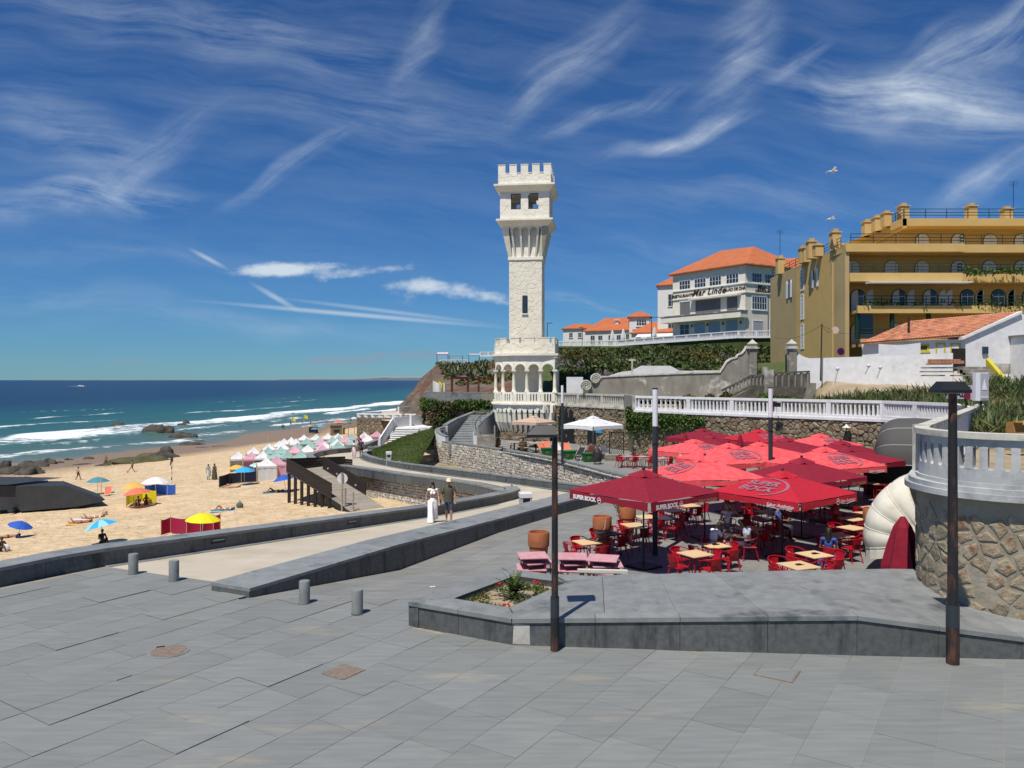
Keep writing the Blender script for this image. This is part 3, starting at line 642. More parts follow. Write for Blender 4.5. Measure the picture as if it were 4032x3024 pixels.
def top_slabs():
    H=[Vector((*h,.5))for h in hole]
    def q4(a,b,c,d,z=None):
        mb=MB(); pts=[Vector(a),Vector(b),Vector(c),Vector(d)]
        mb.prism([(p.x,p.y)for p in pts],[p.z-.08 for p in pts],[p.z for p in pts]); mb.build('top_slab',K['cap'],plat)
    f0,f1,b0,b1=Vector(fr[0]),Vector(fr[1]),Vector(bk[0]),Vector(bk[1])
    inn=lambda a,b,t:a.lerp(b,t)
    # ring round the bed
    q4(f0+V(.1,.06,0),f1+V(0,.3,0),H[1],H[0]); q4(f0+V(.1,.1,0),H[0],H[3],b0+V(0,-.1,0)); q4(H[3],H[2],b1,b0); q4(f1+V(0,.3,0),Vector((1.9,14.6,.575)),Vector((1.75,17.55,.54)),H[1].lerp(H[2],.0)+V(.0,0,0))if False else None
    q4(f1+V(.02,.3,0),(1.75,14.63,.57),(2.05,17.5,.555),H[2]+V(.02,0,0)); MB().prism([(H[1].x+.02,H[1].y),(.04,14.8),(H[2].x+.02,H[2].y)],.42,.5).build('top_slab',K['cap'],plat)
    MB().prism([(H[2].x+.02,H[2].y+.01),(2.05,17.52),(b1.x+.02,b1.y)],.42,.52).build('top_slab',K['cap'],plat)
    F=[Vector((1.76,14.63,.57))]+[Vector(p)+V(0,.3,0)for p in fr[2:]]; B=[Vector((2.06,17.5,.555))]+[Vector(p)for p in bk[2:]]
    for i in range(len(F)-1):
        n=2
        for k in range(n):
            g=.002
            for r in range(2):
                p=[F[i].lerp(F[i+1],(k+g)/n),F[i].lerp(F[i+1],(k+1-g)/n),B[i].lerp(B[i+1],(k+1-g)/n),B[i].lerp(B[i+1],(k+g)/n)]
                s0,s1=(0,.499)if r==0 else(.501,1)
                q4(p[0].lerp(p[3],s0),p[1].lerp(p[2],s0),p[1].lerp(p[2],s1),p[0].lerp(p[3],s1))
top_slabs()
MB().prism(hole,.2,.36).build('planting_soil',K['soil'],plat)
for i in range(4):
    a,b=hole[i],hole[(i+1)%4]; MB().wall([a,b],-.04,.2,.499).build('bed_edge',K['gran'],plat)
# ================================================================== beach, sea
SEA=EYE-15.6
XS=[(40,-139),(100,-113),(144,-95.7),(185,-78.5),(267,-65.3),(355,-50.5),(600,-15),(1500,40)]
xs_y=np.array([p[0]for p in XS],float); xs_x=np.array([p[1]for p in XS],float)
def shore(Y):return np.interp(Y,xs_y,xs_x)
def sandz(X,Y,rough=True):
    X=np.asarray(X,float); Y=np.asarray(Y,float)
    xs=shore(Y)+3*np.sin(Y*.045)+2*np.sin(Y*.13+1); t=(-8-X)/np.maximum(-8-xs,20); tc_=np.clip(t,0,1)
    g=1-(1-tc_)**1.6+np.maximum(t-1,0)*.45; z=EYE-8.8-6.8*g
    if rough:z=z+(fbm(X*.35,Y*.35,3)-.47)*.35*np.clip(1.2-t,.1,1)+(fbm(X*1.6,Y*1.6,5,3)-.45)*.10*np.clip(1.1-t,0,1)
    return z
def on_sand(x,y,lo=40,hi=400):
    """where the ray through photo pixel (x, y) meets the sand"""
    for _ in range(50):
        m=(lo+hi)/2; p=at(x,y,m)
        if p.z>float(sandz(p.x,p.y)):lo=m
        else:hi=m
    p=at(x,y,lo); p.z=float(sandz(p.x,p.y)); return p
def sand_mat():
    m=bpy.data.materials.new('beach_sand'); m.use_nodes=True; N=m.node_tree.nodes; L=m.node_tree.links; b=N['Principled BSDF']
    b.inputs['Roughness'].default_value=.95; b.inputs['Specular IOR Level'].default_value=.15
    g=nd(N,'ShaderNodeNewGeometry').outputs['Position']
    n=nd(N,'ShaderNodeTexNoise'); n.inputs['Scale'].default_value=.6; n.inputs['Detail'].default_value=8; L.new(g,n.inputs['Vector'])
    r=nd(N,'ShaderNodeValToRGB'); r.color_ramp.elements[0].position=.35; r.color_ramp.elements[1].position=.65
    r.color_ramp.elements[0].color=(.54,.40,.235,1); r.color_ramp.elements[1].color=(.66,.51,.33,1); L.new(n.outputs[0],r.inputs[0])
    w=nd(N,'ShaderNodeAttribute',attribute_name='wet'); mx=nd(N,'ShaderNodeMix',data_type='RGBA'); L.new(w.outputs['Fac'],mx.inputs[0]); L.new(r.outputs[0],mx.inputs[6]); mx.inputs[7].default_value=(.27,.185,.115,1)
    L.new(mx.outputs[2],b.inputs['Base Color']); L.new(mth(N,L,'MULTIPLY_ADD',w.outputs['Fac'],-.55,.95),b.inputs['Roughness'])
    v=nd(N,'ShaderNodeTexNoise'); v.inputs['Scale'].default_value=1.7; v.inputs['Detail'].default_value=5; L.new(g,v.inputs['Vector'])
    bp=nd(N,'ShaderNodeBump'); bp.inputs['Distance'].default_value=.5; bp.inputs['Strength'].default_value=1; L.new(v.outputs[0],bp.inputs['Height']); L.new(bp.outputs[0],b.inputs['Normal']); return m
K['sand']=sand_mat()
ys=24*np.exp(np.linspace(0,math.log(460/24.),300)); ux=np.linspace(0,1,260)
YY=np.repeat(ys[:,None],260,1); x0=shore(ys)-30; x1=np.where(ys<60,-1.5+0*ys,np.interp(ys,[60,90,140,460],[-2,-3,-6,-6]))
XX=x0[:,None]+(x1-x0)[:,None]*ux[None]
ZZ=sandz(XX,YY)
# sand under the promenade stays well below it
wet=np.clip((EYE-13.6-ZZ)/1.1+(fbm(XX*.08,YY*.08,9)-.5)*.7,0,1)
tag(newobj('beach_sand',gridmesh('beach_sand',XX,YY,ZZ,K['sand'],True,{'wet':wet})),kind='structure')
def sea_mat():
    m=bpy.data.materials.new('sea_water'); m.use_nodes=True; N=m.node_tree.nodes; L=m.node_tree.links; b=N['Principled BSDF']
    off=nd(N,'ShaderNodeAttribute',attribute_name='off'); fo=nd(N,'ShaderNodeAttribute',attribute_name='foam')
    g=nd(N,'ShaderNodeNewGeometry').outputs['Position']
    mp=nd(N,'ShaderNodeMapping'); mp.inputs['Scale'].default_value=(.5,1.6,1); mp.inputs['Rotation'].default_value=(0,0,.25); L.new(g,mp.inputs[0])
    n=nd(N,'ShaderNodeTexNoise'); n.inputs['Scale'].default_value=.09; n.inputs['Detail'].default_value=10; n.inputs['Roughness'].default_value=.68; L.new(mp.outputs[0],n.inputs['Vector'])
    add=mth(N,L,'MULTIPLY_ADD',mth(N,L,'SUBTRACT',n.outputs[0],.5),.34,off.outputs['Fac'])
    r=nd(N,'ShaderNodeValToRGB'); e=r.color_ramp.elements
    e[0].position=0; e[0].color=(.19,.185,.14,1); e[1].position=1; e[1].color=(.002,.022,.058,1)
    for p,c in((.10,(.11,.16,.13)),(.30,(.04,.125,.10)),(.58,(.012,.088,.084)),(.80,(.004,.050,.066))):x=e.new(p); x.color=(*c,1)
    L.new(add,r.inputs[0])
    fn=nd(N,'ShaderNodeTexNoise'); fn.inputs['Scale'].default_value=.42; fn.inputs['Detail'].default_value=8; L.new(g,fn.inputs['Vector'])
    fm=mth(N,L,'ADD',fo.outputs['Fac'],mth(N,L,'MULTIPLY',mth(N,L,'SUBTRACT',fn.outputs[0],.5),1.25))
    fs=nd(N,'ShaderNodeMapRange',interpolation_type='SMOOTHSTEP'); L.new(fm,fs.inputs[0]); fs.inputs[1].default_value=.40; fs.inputs[2].default_value=.78
    mx=nd(N,'ShaderNodeMix',data_type='RGBA'); L.new(fs.outputs[0],mx.inputs[0]); L.new(r.outputs[0],mx.inputs[6]); mx.inputs[7].default_value=(.80,.84,.85,1); L.new(mx.outputs[2],b.inputs['Base Color'])
    b.inputs['Specular IOR Level'].default_value=.32; L.new(mth(N,L,'MULTIPLY_ADD',fs.outputs[0],.5,.30),b.inputs['Roughness'])
    bp=nd(N,'ShaderNodeBump'); bp.inputs['Distance'].default_value=2.2; bp.inputs['Strength'].default_value=.9; L.new(n.outputs[0],bp.inputs['Height']); L.new(bp.outputs[0],b.inputs['Normal']); return m
yy=1/np.linspace(1/70.,1/26000.,420)
yy=np.concatenate([yy]); ang=np.tan(np.radians(np.linspace(-56,40,900)))
YY=np.repeat(yy[:,None],900,1); XX=YY*ang[None]
so_=shore(YY)+3*np.sin(YY*.045)+2*np.sin(YY*.13+1)-XX  # metres offshore
so_=np.where(YY>600,np.maximum(so_,120),so_)
offs=np.clip(so_/260.,-.2,1)**.8 if False else np.clip(np.maximum(so_,0)/300.,0,1)**.62
foam=np.zeros_like(XX); ww=6*(fbm(XX*.03,YY*.012,1)-.5)*2
for(s0,wd,sd,st,frq)in((1.5,4.5,21,.85,.03),(15,7,22,.85,.02),(32,6,23,.8,.018),(58,17.0,24,1.1,.010),(98,8.0,25,.8,.012),(135,6.0,26,.68,.015),(180,4.0,27,.55,.02)):
    m=np.clip((fbm(YY*frq,XX*.004,sd,3)-.36)*6,0,1); d=so_-s0-ww*(1+s0*.02)
    f=np.where(d>0,np.exp(-(d/(wd*.35))**2),np.exp(-(d/wd)**2)); foam=np.maximum(foam,f*m*st)
foam=foam+np.where((so_>0)&(so_<62),.30*fbm(XX*.06,YY*.03,31),0)
foam=np.where(YY>700,foam*.0,foam)
zz=SEA+.30*(fbm(XX*.05,YY*.11,41)-.5)*np.clip(so_/20,0,1)*np.exp(-YY/2500.)
for s0 in(30,55,92,128):zz=zz+.5*np.exp(-((so_-s0-ww*(1+s0*.02)-1.5)/4.)**2)*np.clip(1-YY/900,0,1)
tag(newobj('sea',gridmesh('sea',XX,YY,zz,sea_mat(),True,{'off':offs,'foam':foam})),kind='structure')
# far coast on the horizon
cz=MB(); xs=np.linspace(-.62,.3,90); prev=None; rr=random.Random(2)
for i,x in enumerate(xs):
    hgt=(22 if x>-.30 else 4)+float(fbm(x*30,0,3))*60*(1.2 if x>-.2 else .25); D=17000
    p=(x*D,D,SEA-5),(x*D,D,SEA+hgt),(x*D*1.06,D*1.06,SEA+hgt*1.25),(x*D*1.06,D*1.06,SEA-5)
    if prev:
        for k in range(3):cz.quad(prev[k],p[k],p[k+1],prev[k+1])
    prev=p
tag(newobj('far_coast',cz.mesh('far_coast',K['coast'])),kind='structure')
def rockmesh(name,c,s,seed,m,rough=.35,flat=1):
    n,k=26,14; th=np.linspace(0,2*PI,n,endpoint=False); ph=np.linspace(.02,PI*.62,k); T,Pp=np.meshgrid(th,ph)
    d=1+rough*2*(fbm(np.cos(T)*1.6*np.sin(Pp)+seed*3.1,np.sin(T)*1.6*np.sin(Pp)+Pp*1.2+seed,seed,4)-.5)*1.6
    d=np.round(d*9)/9*.45+d*.55
    x=c[0]+s[0]*d*np.sin(Pp)*np.cos(T); y=c[1]+s[1]*d*np.sin(Pp)*np.sin(T); z=c[2]+s[2]*d*np.cos(Pp)*flat
    v=np.stack([x,y,z],-1).reshape(-1,3)-np.array(c); f=[]
    for i in range(k-1):
        for j in range(n):f.append((i*n+j,i*n+(j+1)%n,(i+1)*n+(j+1)%n,(i+1)*n+j))
    return newobj(name,rawmesh(name,v,f,m),None,c)
ROCKS=[(612,1706,5.2,3.5,3.9,'rock','largest jagged black rock standing in the surf'),(712,1674,2.0,1.6,1.0,'rock','low black rock right of the big surf rock'),(732,1668,1.3,1.2,1.9,'rock','small upright rock behind the surf beyond the big rock'),
 (715,1722,4.2,2.6,1.7,'rock','dark flat-topped rock beside the bathers'),(462,1676,3.0,2.2,1.5,'rock','round dark rock at the breaking wave'),(372,1682,3.0,1.2,.7,'rock','long low rock left of the round surf rock'),(325,1682,1.4,1,.5,'rock','tiny low rock far left in the foam'),
 (268,1748,.9,.8,.55,'rock','small rock awash in the middle of the shallows'),(327,1733,1.0,.8,.4,'rock','flat rock awash right of the small rock'),(640,1806,3.0,2.3,1.6,'rock','brown boulder at the end of the mossy reef'),(655,1792,1.6,1.3,2.0,'rock','brown pointed boulder on top of the reef end'),
 (540,1822,6.0,2.4,1.15,'mossrock','long mossy green reef at the edge of the sand'),(470,1826,3.2,1.6,.7,'mossrock','low seaward tip of the mossy reef'),(590,1800,3.2,2.0,1.0,'mossrock','mossy ledge in the middle of the reef'),(745,1752,3.6,1.8,1.0,'rock','dark rock ridge beyond the reef'),(790,1738,1.5,1.1,.6,'rock','small dark rock at the far end of the ridge'),
 (835,1742,1.6,.9,.35,'rock','smooth flat rock on wet sand'),(880,1756,2.8,1.2,.25,'rock','wide flat rock in the sand'),(800,1762,2.4,1.0,.3,'rock','flat slab rock beside the ridge'),
 (30,1866,2.4,1.8,1.6,'rock','leftmost large brown boulder at the water'),(100,1870,2.2,1.7,1.7,'rock','large brown boulder second from the left'),(125,1840,2.6,1.6,1.5,'rock','brown boulder with a pointed top behind the others'),(190,1828,1.6,1.3,1.3,'rock','brown pointed boulder right of the group'),(12,1842,1.2,1.2,1.6,'rock','dark boulder at the left edge of the picture'),
 (225,1824,1.2,.9,.6,'rock','low brown boulder at the end of the group'),(265,1812,.9,.8,.55,'rock','small dark rock between boulders and reef'),(345,1808,1.4,.8,.6,'rock','dark rock in the foam before the reef'),(160,1856,1.0,.8,.4,'rock','small flat rock in front of the boulders'),(330,1830,2.4,1.0,.4,'rock','low dark shelf left of the reef tip'),(400,1834,2.0,1.0,.45,'rock','low dark shelf touching the reef tip'),(90,1882,1.3,.9,.35,'rock','flat stone at the foot of the left boulders')]
for i,(x,y,sx,sy,sz,m,lab)in enumerate(ROCKS):
    p=on_sand(x,y,60,320)
    if p.z<SEA:p=gz(x,y,SEA); p.z=SEA-.1
    k=p.y/150
    tag(rockmesh('shore_rock',(p.x,p.y+sy*.4,p.z-.15),(sx*.9,sy*.9,sz*.82),i+1,K[m]),lab,'rock','rocks along the shore')
# ================================================================== leaf clouds and plants
def leafcloud(P,size,seed,m,asp=.5,up=0.0,name='foliage',smooth=False):
    """many small bent leaf faces at points P"""
    r=np.random.RandomState(seed); n=len(P); P=np.asarray(P,float)
    d=r.normal(size=(n,3)); d[:,2]=d[:,2]*(1-up)+up*np.abs(d[:,2])+up*1.2; d/=np.linalg.norm(d,axis=1)[:,None]
    q=r.normal(size=(n,3)); s=np.cross(d,q); s/=np.linalg.norm(s,axis=1)[:,None]+1e-9
    L=(size*(.6+.8*r.rand(n)))[:,None]; Wd=L*asp
    a=P-s*Wd*.25; b=P+d*L*.55-s*Wd*.5; c=P+d*L; e=P+d*L*.55+s*Wd*.5
    v=np.stack([a,b,c,e],1).reshape(-1,3); f=np.arange(4*n).reshape(-1,4)
    return rawmesh(name,v,f,m)
def plant_obj(parent,name,P,size,seed,m,asp=.5,up=0,kind=None,label=None,cat=None,group=None):
    P=np.asarray(P,float); o=np.array(parent.location)if parent is not None else np.array([P[:,0].mean(),P[:,1].mean(),P[:,2].min()])
    ob=newobj(name,leafcloud(P-o,size,seed,m,asp,up,name),parent,(0,0,0)if parent is not None else tuple(o))
    return tag(ob,label,cat,group,kind)
# ================================================================== the tower
tw=thing('castle_tower',(1.5,73.8,-.7),'tall cream stone tower with battlements above an arcaded loggia','tower')
TC=Vector((1.45,73.8,0)); TR=math.radians(-7); ux=Vector((math.cos(TR),math.sin(TR),0)); uy=Vector((-math.sin(TR),math.cos(TR),0))
def tbox(mb,u0,u1,v0,v1,z0,z1):
    c=TC+ux*((u0+u1)/2)+uy*((v0+v1)/2); mb.box((c.x,c.y,(z0+z1)/2),(u1-u0,v1-v0,z1-z0),TR)
def tfrus(mb,h0,z0,h1,z1,closed=True):
    vs=[]
    for h,z in((h0,z0),(h1,z1)):
        for su,sv in((-1,-1),(1,-1),(1,1),(-1,1)):p=TC+ux*(su*h)+uy*(sv*h); vs.append((p.x,p.y,z))
    mb.add(vs,[(3,2,1,0),(4,5,6,7),(0,1,5,4),(1,2,6,5),(2,3,7,6),(3,0,4,7)])
HS=1.57
mb=MB(); tfrus(mb,HS-.03,6.5,HS-.03,16.3); mb.build('shaft',K['cream'],tw)
def tface(side,h):  # front (0) or right (1) face of half width h
    if side==0:return lambda u,v,o:TC+ux*(u-h)-uy*(h+o)+V(0,0,v)
    return lambda u,v,o:TC+ux*(h+o)+uy*(u-h)+V(0,0,v)
def clad_face(side,h,z0,z1,cw,ch,seed,lim,hide=None,dep=.02):
    f=tface(side,h); cladding(tw,voronoi(2*h,z1-z0,cw,ch,.38,seed),lambda u,v,o:f(u,v+z0,o),dep,K['cstone'],'stone',.045,lim,seed,.25,hide)
win=lambda u,v:abs(u-1.55)<.42 and 12.75-8.7<v+.3<14.9-8.7+.6 if False else(abs(u-1.52)<.45 and 2.15<v<4.45)
clad_face(0,HS-.03,8.7,16.25,.52,.40,3,130,win); clad_face(1,HS-.03,8.7,16.25,.55,.42,4,0)
# slit window on the shaft
f=tface(0,HS); o=f(1.28,11.22,.05)
wd=MB().ext([(0,0),(.48,0),(.48,1.68),(0,1.68)],o,ux,(0,0,1),uy*.12).build('window',K['dgreen'],tw)
wl_=lambda mbx,nm,m,par:newobj(nm,mbx.mesh(nm,m,False,tw.location),par)
wl_(MB().ext([(.06,.06),(.42,.06),(.42,.80),(.06,.80)],o-uy*.012,ux,(0,0,1),uy*.01).ext([(.06,.88),(.42,.88),(.42,1.62),(.06,1.62)],o-uy*.012,ux,(0,0,1),uy*.01),'pane',K['glass'],wd)
wl_(MB().ext([(-.06,-.1),(.54,-.1),(.54,0),(-.06,0)],o-uy*.05,ux,(0,0,1),uy*.1),'sill',K['cream'],wd)
mb=MB(); tfrus(mb,HS+.07,16.25,HS+.07,16.52); mb.build('string_course',K['cream'],tw)
# flaring corbel stage with pointed niches
mb=MB(); tfrus(mb,HS-.02,16.5,HS+.02,19.3); mb.build('corbel_core',K['cream'],tw)
def corbels(z0,z1,h0,h1,nn,side,nw):
    """ribs that flare outwards from h0 (foot) to h1 (head), niches between them with pointed heads"""
    f0=h0+.02; tot=2*h0
    for k in range(nn+1):
        ed=(k==0 or k==nn); uc=-h0+tot*k/nn
        def rp(u,v,h):return(TC+ux*u-uy*h if side==0 else TC+ux*h+uy*u)+V(0,0,v)
        w0,w1=(.07,(tot/nn-nw)/2)if not ed else(.16,.5)
        uh=uc*(h1/h0)
        if k==0:a0,a1,b0,b1=-h0,-h0+.32,-h1,-h1+.62
        elif k==nn:a0,a1,b0,b1=h0-.32,h0,h1-.62,h1
        else:a0,a1,b0,b1=uc-w0,uc+w0,uh*.97-w1,uh*.97+w1
        mb=MB(); zt=z1-.35
        vs=[rp(a0,z0,h0),rp(a1,z0,h0),rp(b1,zt,h1),rp(b0,zt,h1),rp(a0,z0,h0-.02),rp(a1,z0,h0-.02),rp(b1,zt,h0-.02),rp(b0,zt,h0-.02)]
        mb.add(vs,[(0,1,2,3),(4,7,6,5),(0,4,5,1),(1,5,6,2),(2,6,7,3),(3,7,4,0)]); mb.build('corbel',K['cstone'],tw)
    # lintel with pointed cut-outs
    n=nn; hw=h1; pts=[(-hw,z1),(-hw,z1-.36)]
    for k in range(n):
        ul=-hw+.62 if k==0 else(-h0+tot*k/n)*(h1/h0)*.97+(tot/nn-nw)/2
        ur=hw-.62 if k==n-1 else(-h0+tot*(k+1)/n)*(h1/h0)*.97-(tot/nn-nw)/2
        m=(ul+ur)/2; pts+=[(ul,z1-.36),(ul+.03,z1-.2),(m,z1-.04),(ur-.03,z1-.2),(ur,z1-.36)]
    pts+=[(hw,z1-.36),(hw,z1)]
    o=TC-uy*hw if side==0 else TC+ux*hw
    MB().ext(pts,o,ux if side==0 else uy,(0,0,1),(uy if side==0 else-ux)*(hw-h0+.04)).build('niche_head',K['cream'],tw)
corbels(16.5,19.3,HS+.03,2.14,5,0,.46); corbels(16.5,19.3,HS+.03,2.14,5,1,.46)
mb=MB(); tfrus(mb,2.14,19.3,2.62,19.78); tfrus(mb,2.64,19.782,2.64,19.95); mb.build('cornice',K['cream'],tw)
# belvedere with open square windows
B=2.3; mb=MB()
def wallwin(mb,side,wins,z0,z1,h,t=.25):
    us=[-h]+[x for w in wins for x in w[:2]]+[h]
    for i in range(0,len(us),2):
        a,b=us[i],us[i+1]
        if side in(0,2):v0,v1=(-h,-h+t)if side==0 else(h-t,h); tbox(mb,a,b,v0,v1,z0,z1)
        else:v0,v1=(h-t,h)if side==1 else(-h,-h+t); tbox(mb,v0,v1,a,b,z0,z1)
    for(a,b,c,d)in wins:
        for(q,r_)in((z0,c),(d,z1)):
            if side in(0,2):v0,v1=(-h,-h+t)if side==0 else(h-t,h); tbox(mb,a,b,v0,v1,q,r_)
            else:v0,v1=(h-t,h)if side==1 else(-h,-h+t); tbox(mb,v0,v1,a,b,q,r_)
W2=[(-1.28,-.36,20.85,22.32),(.34,1.28,20.85,22.32)]
for sd in range(4):
    mb=MB(); wallwin(mb,sd,W2 if sd in(0,2)else[(-1.6,-.7,20.85,22.3),(.7,1.6,20.85,22.3)],19.95,22.4,B-.02 if sd%2 else B); mb.build('belvedere_wall',K['cream'],tw)
mb=MB(); tbox(mb,-B,B,-B,B,22.4,22.5); tbox(mb,-B+.3,B-.3,-B+.3,B-.3,19.9,19.97); mb.build('slab',K['cream'],tw)
f=tface(0,B); cladding(tw,voronoi(2*B,2.4,.62,.38,.3,8),lambda u,v,o:f(u,v+19.97,o),.018,K['cream'],'stone',.03,60,8,.2,lambda u,v:v>.72 and(.85<u<2.1 or 2.5<u<3.75))
for(a,b,c,d)in W2:
    o=TC+ux*a-uy*(B-.04)+V(0,0,c); wn_=MB()
    for q in([(0,0),(b-a,0),(b-a,.07),(0,.07)],[(0,d-c-.07),(b-a,d-c-.07),(b-a,d-c),(0,d-c)],[(0,.07),(.06,.07),(.06,d-c-.07),(0,d-c-.07)],[(b-a-.06,.07),(b-a,.07),(b-a,d-c-.07),(b-a-.06,d-c-.07)]):wn_.ext(q,o,ux,(0,0,1),uy*.08)
    wn_.build('window_frame',K['black'],tw)
mb=MB(); tfrus(mb,B+.05,22.5,2.80,22.98); tfrus(mb,2.83,22.982,2.83,23.14); mb.build('cornice',K['cream'],tw)
# battlements
def battlement(h,z0,zc,zm,n,t,m,seed,merl):
    for sd in range(4):
        mb=MB()
        if sd in(0,2):v0,v1=(-h,-h+t)if sd==0 else(h-t,h); tbox(mb,-h,h,v0,v1,z0,zc)
        else:v0,v1=(h-t,h)if sd==1 else(-h,-h+t); tbox(mb,v0,v1,-h+t,h-t,z0,zc)
        mb.build('parapet',K['cream'],tw); g=2*h/(n-1+n*merl)*1.0; w=g*merl
        for k in range(n):
            a=-h+k*(w+g); b=a+w
            if sd%2 and k in(0,n-1):continue
            mb=MB()
            if sd in(0,2):tbox(mb,a,b,v0,v1,zc,zm-.06); tbox(mb,a-.03,b+.03,v0-.03,v1+.03,zm-.059,zm)
            else:tbox(mb,v0,v1,a,b,zc,zm-.06); tbox(mb,v0-.03,v1+.03,a-.03,b+.03,zm-.059,zm)
            mb.build('merlon',K['cream'],tw)
            if sd==0 and k<n-1:mb=MB(); tbox(mb,b+.01,b+g-.01,v0-.05,v1+.05,zc+.001,zc+.07); mb.build('crenel_sill',K['cream'],tw)
battlement(2.46,23.14,24.15,25.0,5,.28,'cream',5,1.75)
f=tface(0,2.46); cladding(tw,voronoi(4.92,1.0,.6,.36,.36,12),lambda u,v,o:f(u,v+23.16,o),.02,K['cream'],'stone',.03,40,12,.2)
# loggia: plan of the column line, right corner first
LP=[(4.6,76.4),(3.95,71.0),(2.64,71.0),(1.38,71.2),(.17,71.62),(-.84,72.42),(-1.55,73.5),(-1.75,76.5)]
def off(pts,d):
    P=Path([(x,y,0,1)for x,y in pts]); return[tuple(P.p[i]+(P.nrm(P.L[i])if 0<i<len(pts)-1 else P.nrm(P.L[i]))*d)[:2]for i in range(len(pts))]
def ring(mb,d0,d1,z0,z1):  # band following the loggia plan; d = outward
    a=off(LP,-d0); b=off(LP,-d1); n=len(a)
    for i in range(n-1):
        p,q,r_,s=a[i],a[i+1],b[i+1],b[i]
        mb.add([(*p,z0),(*q,z0),(*r_,z0),(*s,z0),(*p,z1),(*q,z1),(*r_,z1),(*s,z1)],[(0,1,2,3),(4,7,6,5),(0,4,5,1),(1,5,6,2),(2,6,7,3),(3,7,4,0)])
# outward is to the left of travel here (travel right -> left as seen from the camera)
mb=MB(); ring(mb,.0,-.3,7.44,8.1); mb.build('parapet',K['cream'],tw)
LPath=Path([(x,y,0,1)for x,y in LP],right=False)
def lmp(u,v,o):return LPath.mp(u,v,o)
merl=[]; u=.25
while u<LPath.len-.5:
    w=.95; p=[LPath.mp(u,0),LPath.mp(min(u+w,LPath.len),0)]; nn=(LPath.nrm(u)+LPath.nrm(u+w)).normalized()
    mb=MB(); mb.ext([(0,0),((p[1]-p[0]).length,0),((p[1]-p[0]).length,.76),(0,.76)],p[0]+V(0,0,8.1),(p[1]-p[0]).normalized(),(0,0,1),-nn*.28)
    mb.ext([(-.03,.761),((p[1]-p[0]).length+.03,.761),((p[1]-p[0]).length+.03,.83),(-.03,.83)],p[0]+V(0,0,8.1)+nn*.03,(p[1]-p[0]).normalized(),(0,0,1),-nn*.34); mb.build('merlon',K['cstone'],tw); u+=1.42
cladding(tw,voronoi(LPath.len,.95,.75,.42,.4,21),lambda u,v,o:LPath.mp(u,v+7.46,o),.025,K['cstone'],'stone',.04,60,21,.22)
mb=MB(); ring(mb,.3,-.6,7.24,7.438); ring(mb,.16,-.5,7.02,7.238); mb.build('cornice',K['cream'],tw)
mb=MB(); ring(mb,.02,-.4,6.62,7.018); mb.build('entablature',K['cream'],tw)
# arches and columns
for i in range(1,6):
    a=Vector((*LP[i],0)); b=Vector((*LP[i+1],0)); d=(b-a).normalized(); L=(b-a).length; nn=Vector((d.y,-d.x,0)); nn=-nn if nn.y>0 else nn
    r_=L/2-.14; pts=[(0,6.62),(0,5.93)]
    for k in range(13):t=PI-PI*k/12; pts.append((L/2+r_*math.cos(t),5.93+r_*math.sin(t)*1.0))
    pts+=[(L,5.93),(L,6.62)]
    MB().ext(pts,a+nn*.05,d,(0,0,1),-nn*.3).build('arch',K['cream'],tw)
    pts=[]
    for rr in(r_+.12,r_):
        rng=range(13)if rr>r_ else range(12,-1,-1)
        for k in rng:t=PI-PI*k/12; pts.append((L/2+rr*math.cos(t),5.94+rr*math.sin(t)))
    MB().ext(pts,a+nn*.09,d,(0,0,1),-nn*.06).build('arch_moulding',K['cream'],tw)
for i in range(1,7):
    c=(LP[i][0],LP[i][1]+.12,0); cl=MB().lathe([(.20,3.85),(.20,3.98),(.155,4.04),(.165,4.3),(.155,4.8),(.13,5.62),(.14,5.64),(.14,5.70),(.19,5.78)],12,c).build('column',K['cstone'],tw,True)
    wl_(MB().box((c[0],c[1],5.855),(.44,.44,.15)),'capital',K['cream'],cl); wl_(MB().box((c[0],c[1],3.83),(.46,.46,.14)),'plinth',K['cream'],cl)
for k in range(5):  # side arcade seen edge on
    c=(lerp(4.6,3.95,k/5),lerp(76.4,71.0,k/5),0)
    if k:MB().lathe([(.19,3.85),(.15,4.04),(.13,5.7),(.19,5.93)],10,c).build('column',K['cstone'],tw,True)
mb=MB(); mb.wall([(3.9,71.3),(4.5,76.3)],.3,6.0,6.63); mb.build('arch',K['cream'],tw)
# inner room behind the arcade
mb=MB(); mb.box((1.5,75.2,5.1),(2.9,2.6,4.2)); mb.build('inner_wall',K['cream'],tw)
mb=MB(); mb.prism([tuple(p)for p in off(LP,.05)],2.7,2.8); mb.build('floor_slab',K['cream'],tw)
mb=MB(); mb.prism([tuple(p)for p in off(LP,.2)],7.3,7.42); mb.build('roof_slab',K['cream'],tw)
mb=MB(); ring(mb,.12,-.3,3.68,3.83); mb.build('balcony_rail',K['cream'],tw); mb=MB(); ring(mb,.16,-.35,2.8,3.02); ring(mb,.34,-.35,2.66,2.798); mb.build('balcony_ledge',K['cream'],tw)
for i in range(0,6):  # balcony panels with three slots
    a=Vector((*off(LP,.03)[i],0))if False else Vector((*LP[i],0)); b=Vector((*LP[i+1],0)); d=(b-a).normalized(); L=(b-a).length
    ns=3 if i else 14; w=.12; g=.14; st=.36 if i else .3; u=0; x=[]
    c0=L/2-(ns*w+(ns-1)*g)/2
    edges=[0]+[e for k in range(ns)for e in(c0+k*(w+g),c0+k*(w+g)+w)]+[L]; mb=MB()
    for k in range(0,len(edges),2):mb.wall([tuple(a+d*edges[k])[:2],tuple(a+d*edges[k+1])[:2]],.16 if True else 0,3.02,3.68)
    mb.build('balcony_panel',K['cream'],tw)
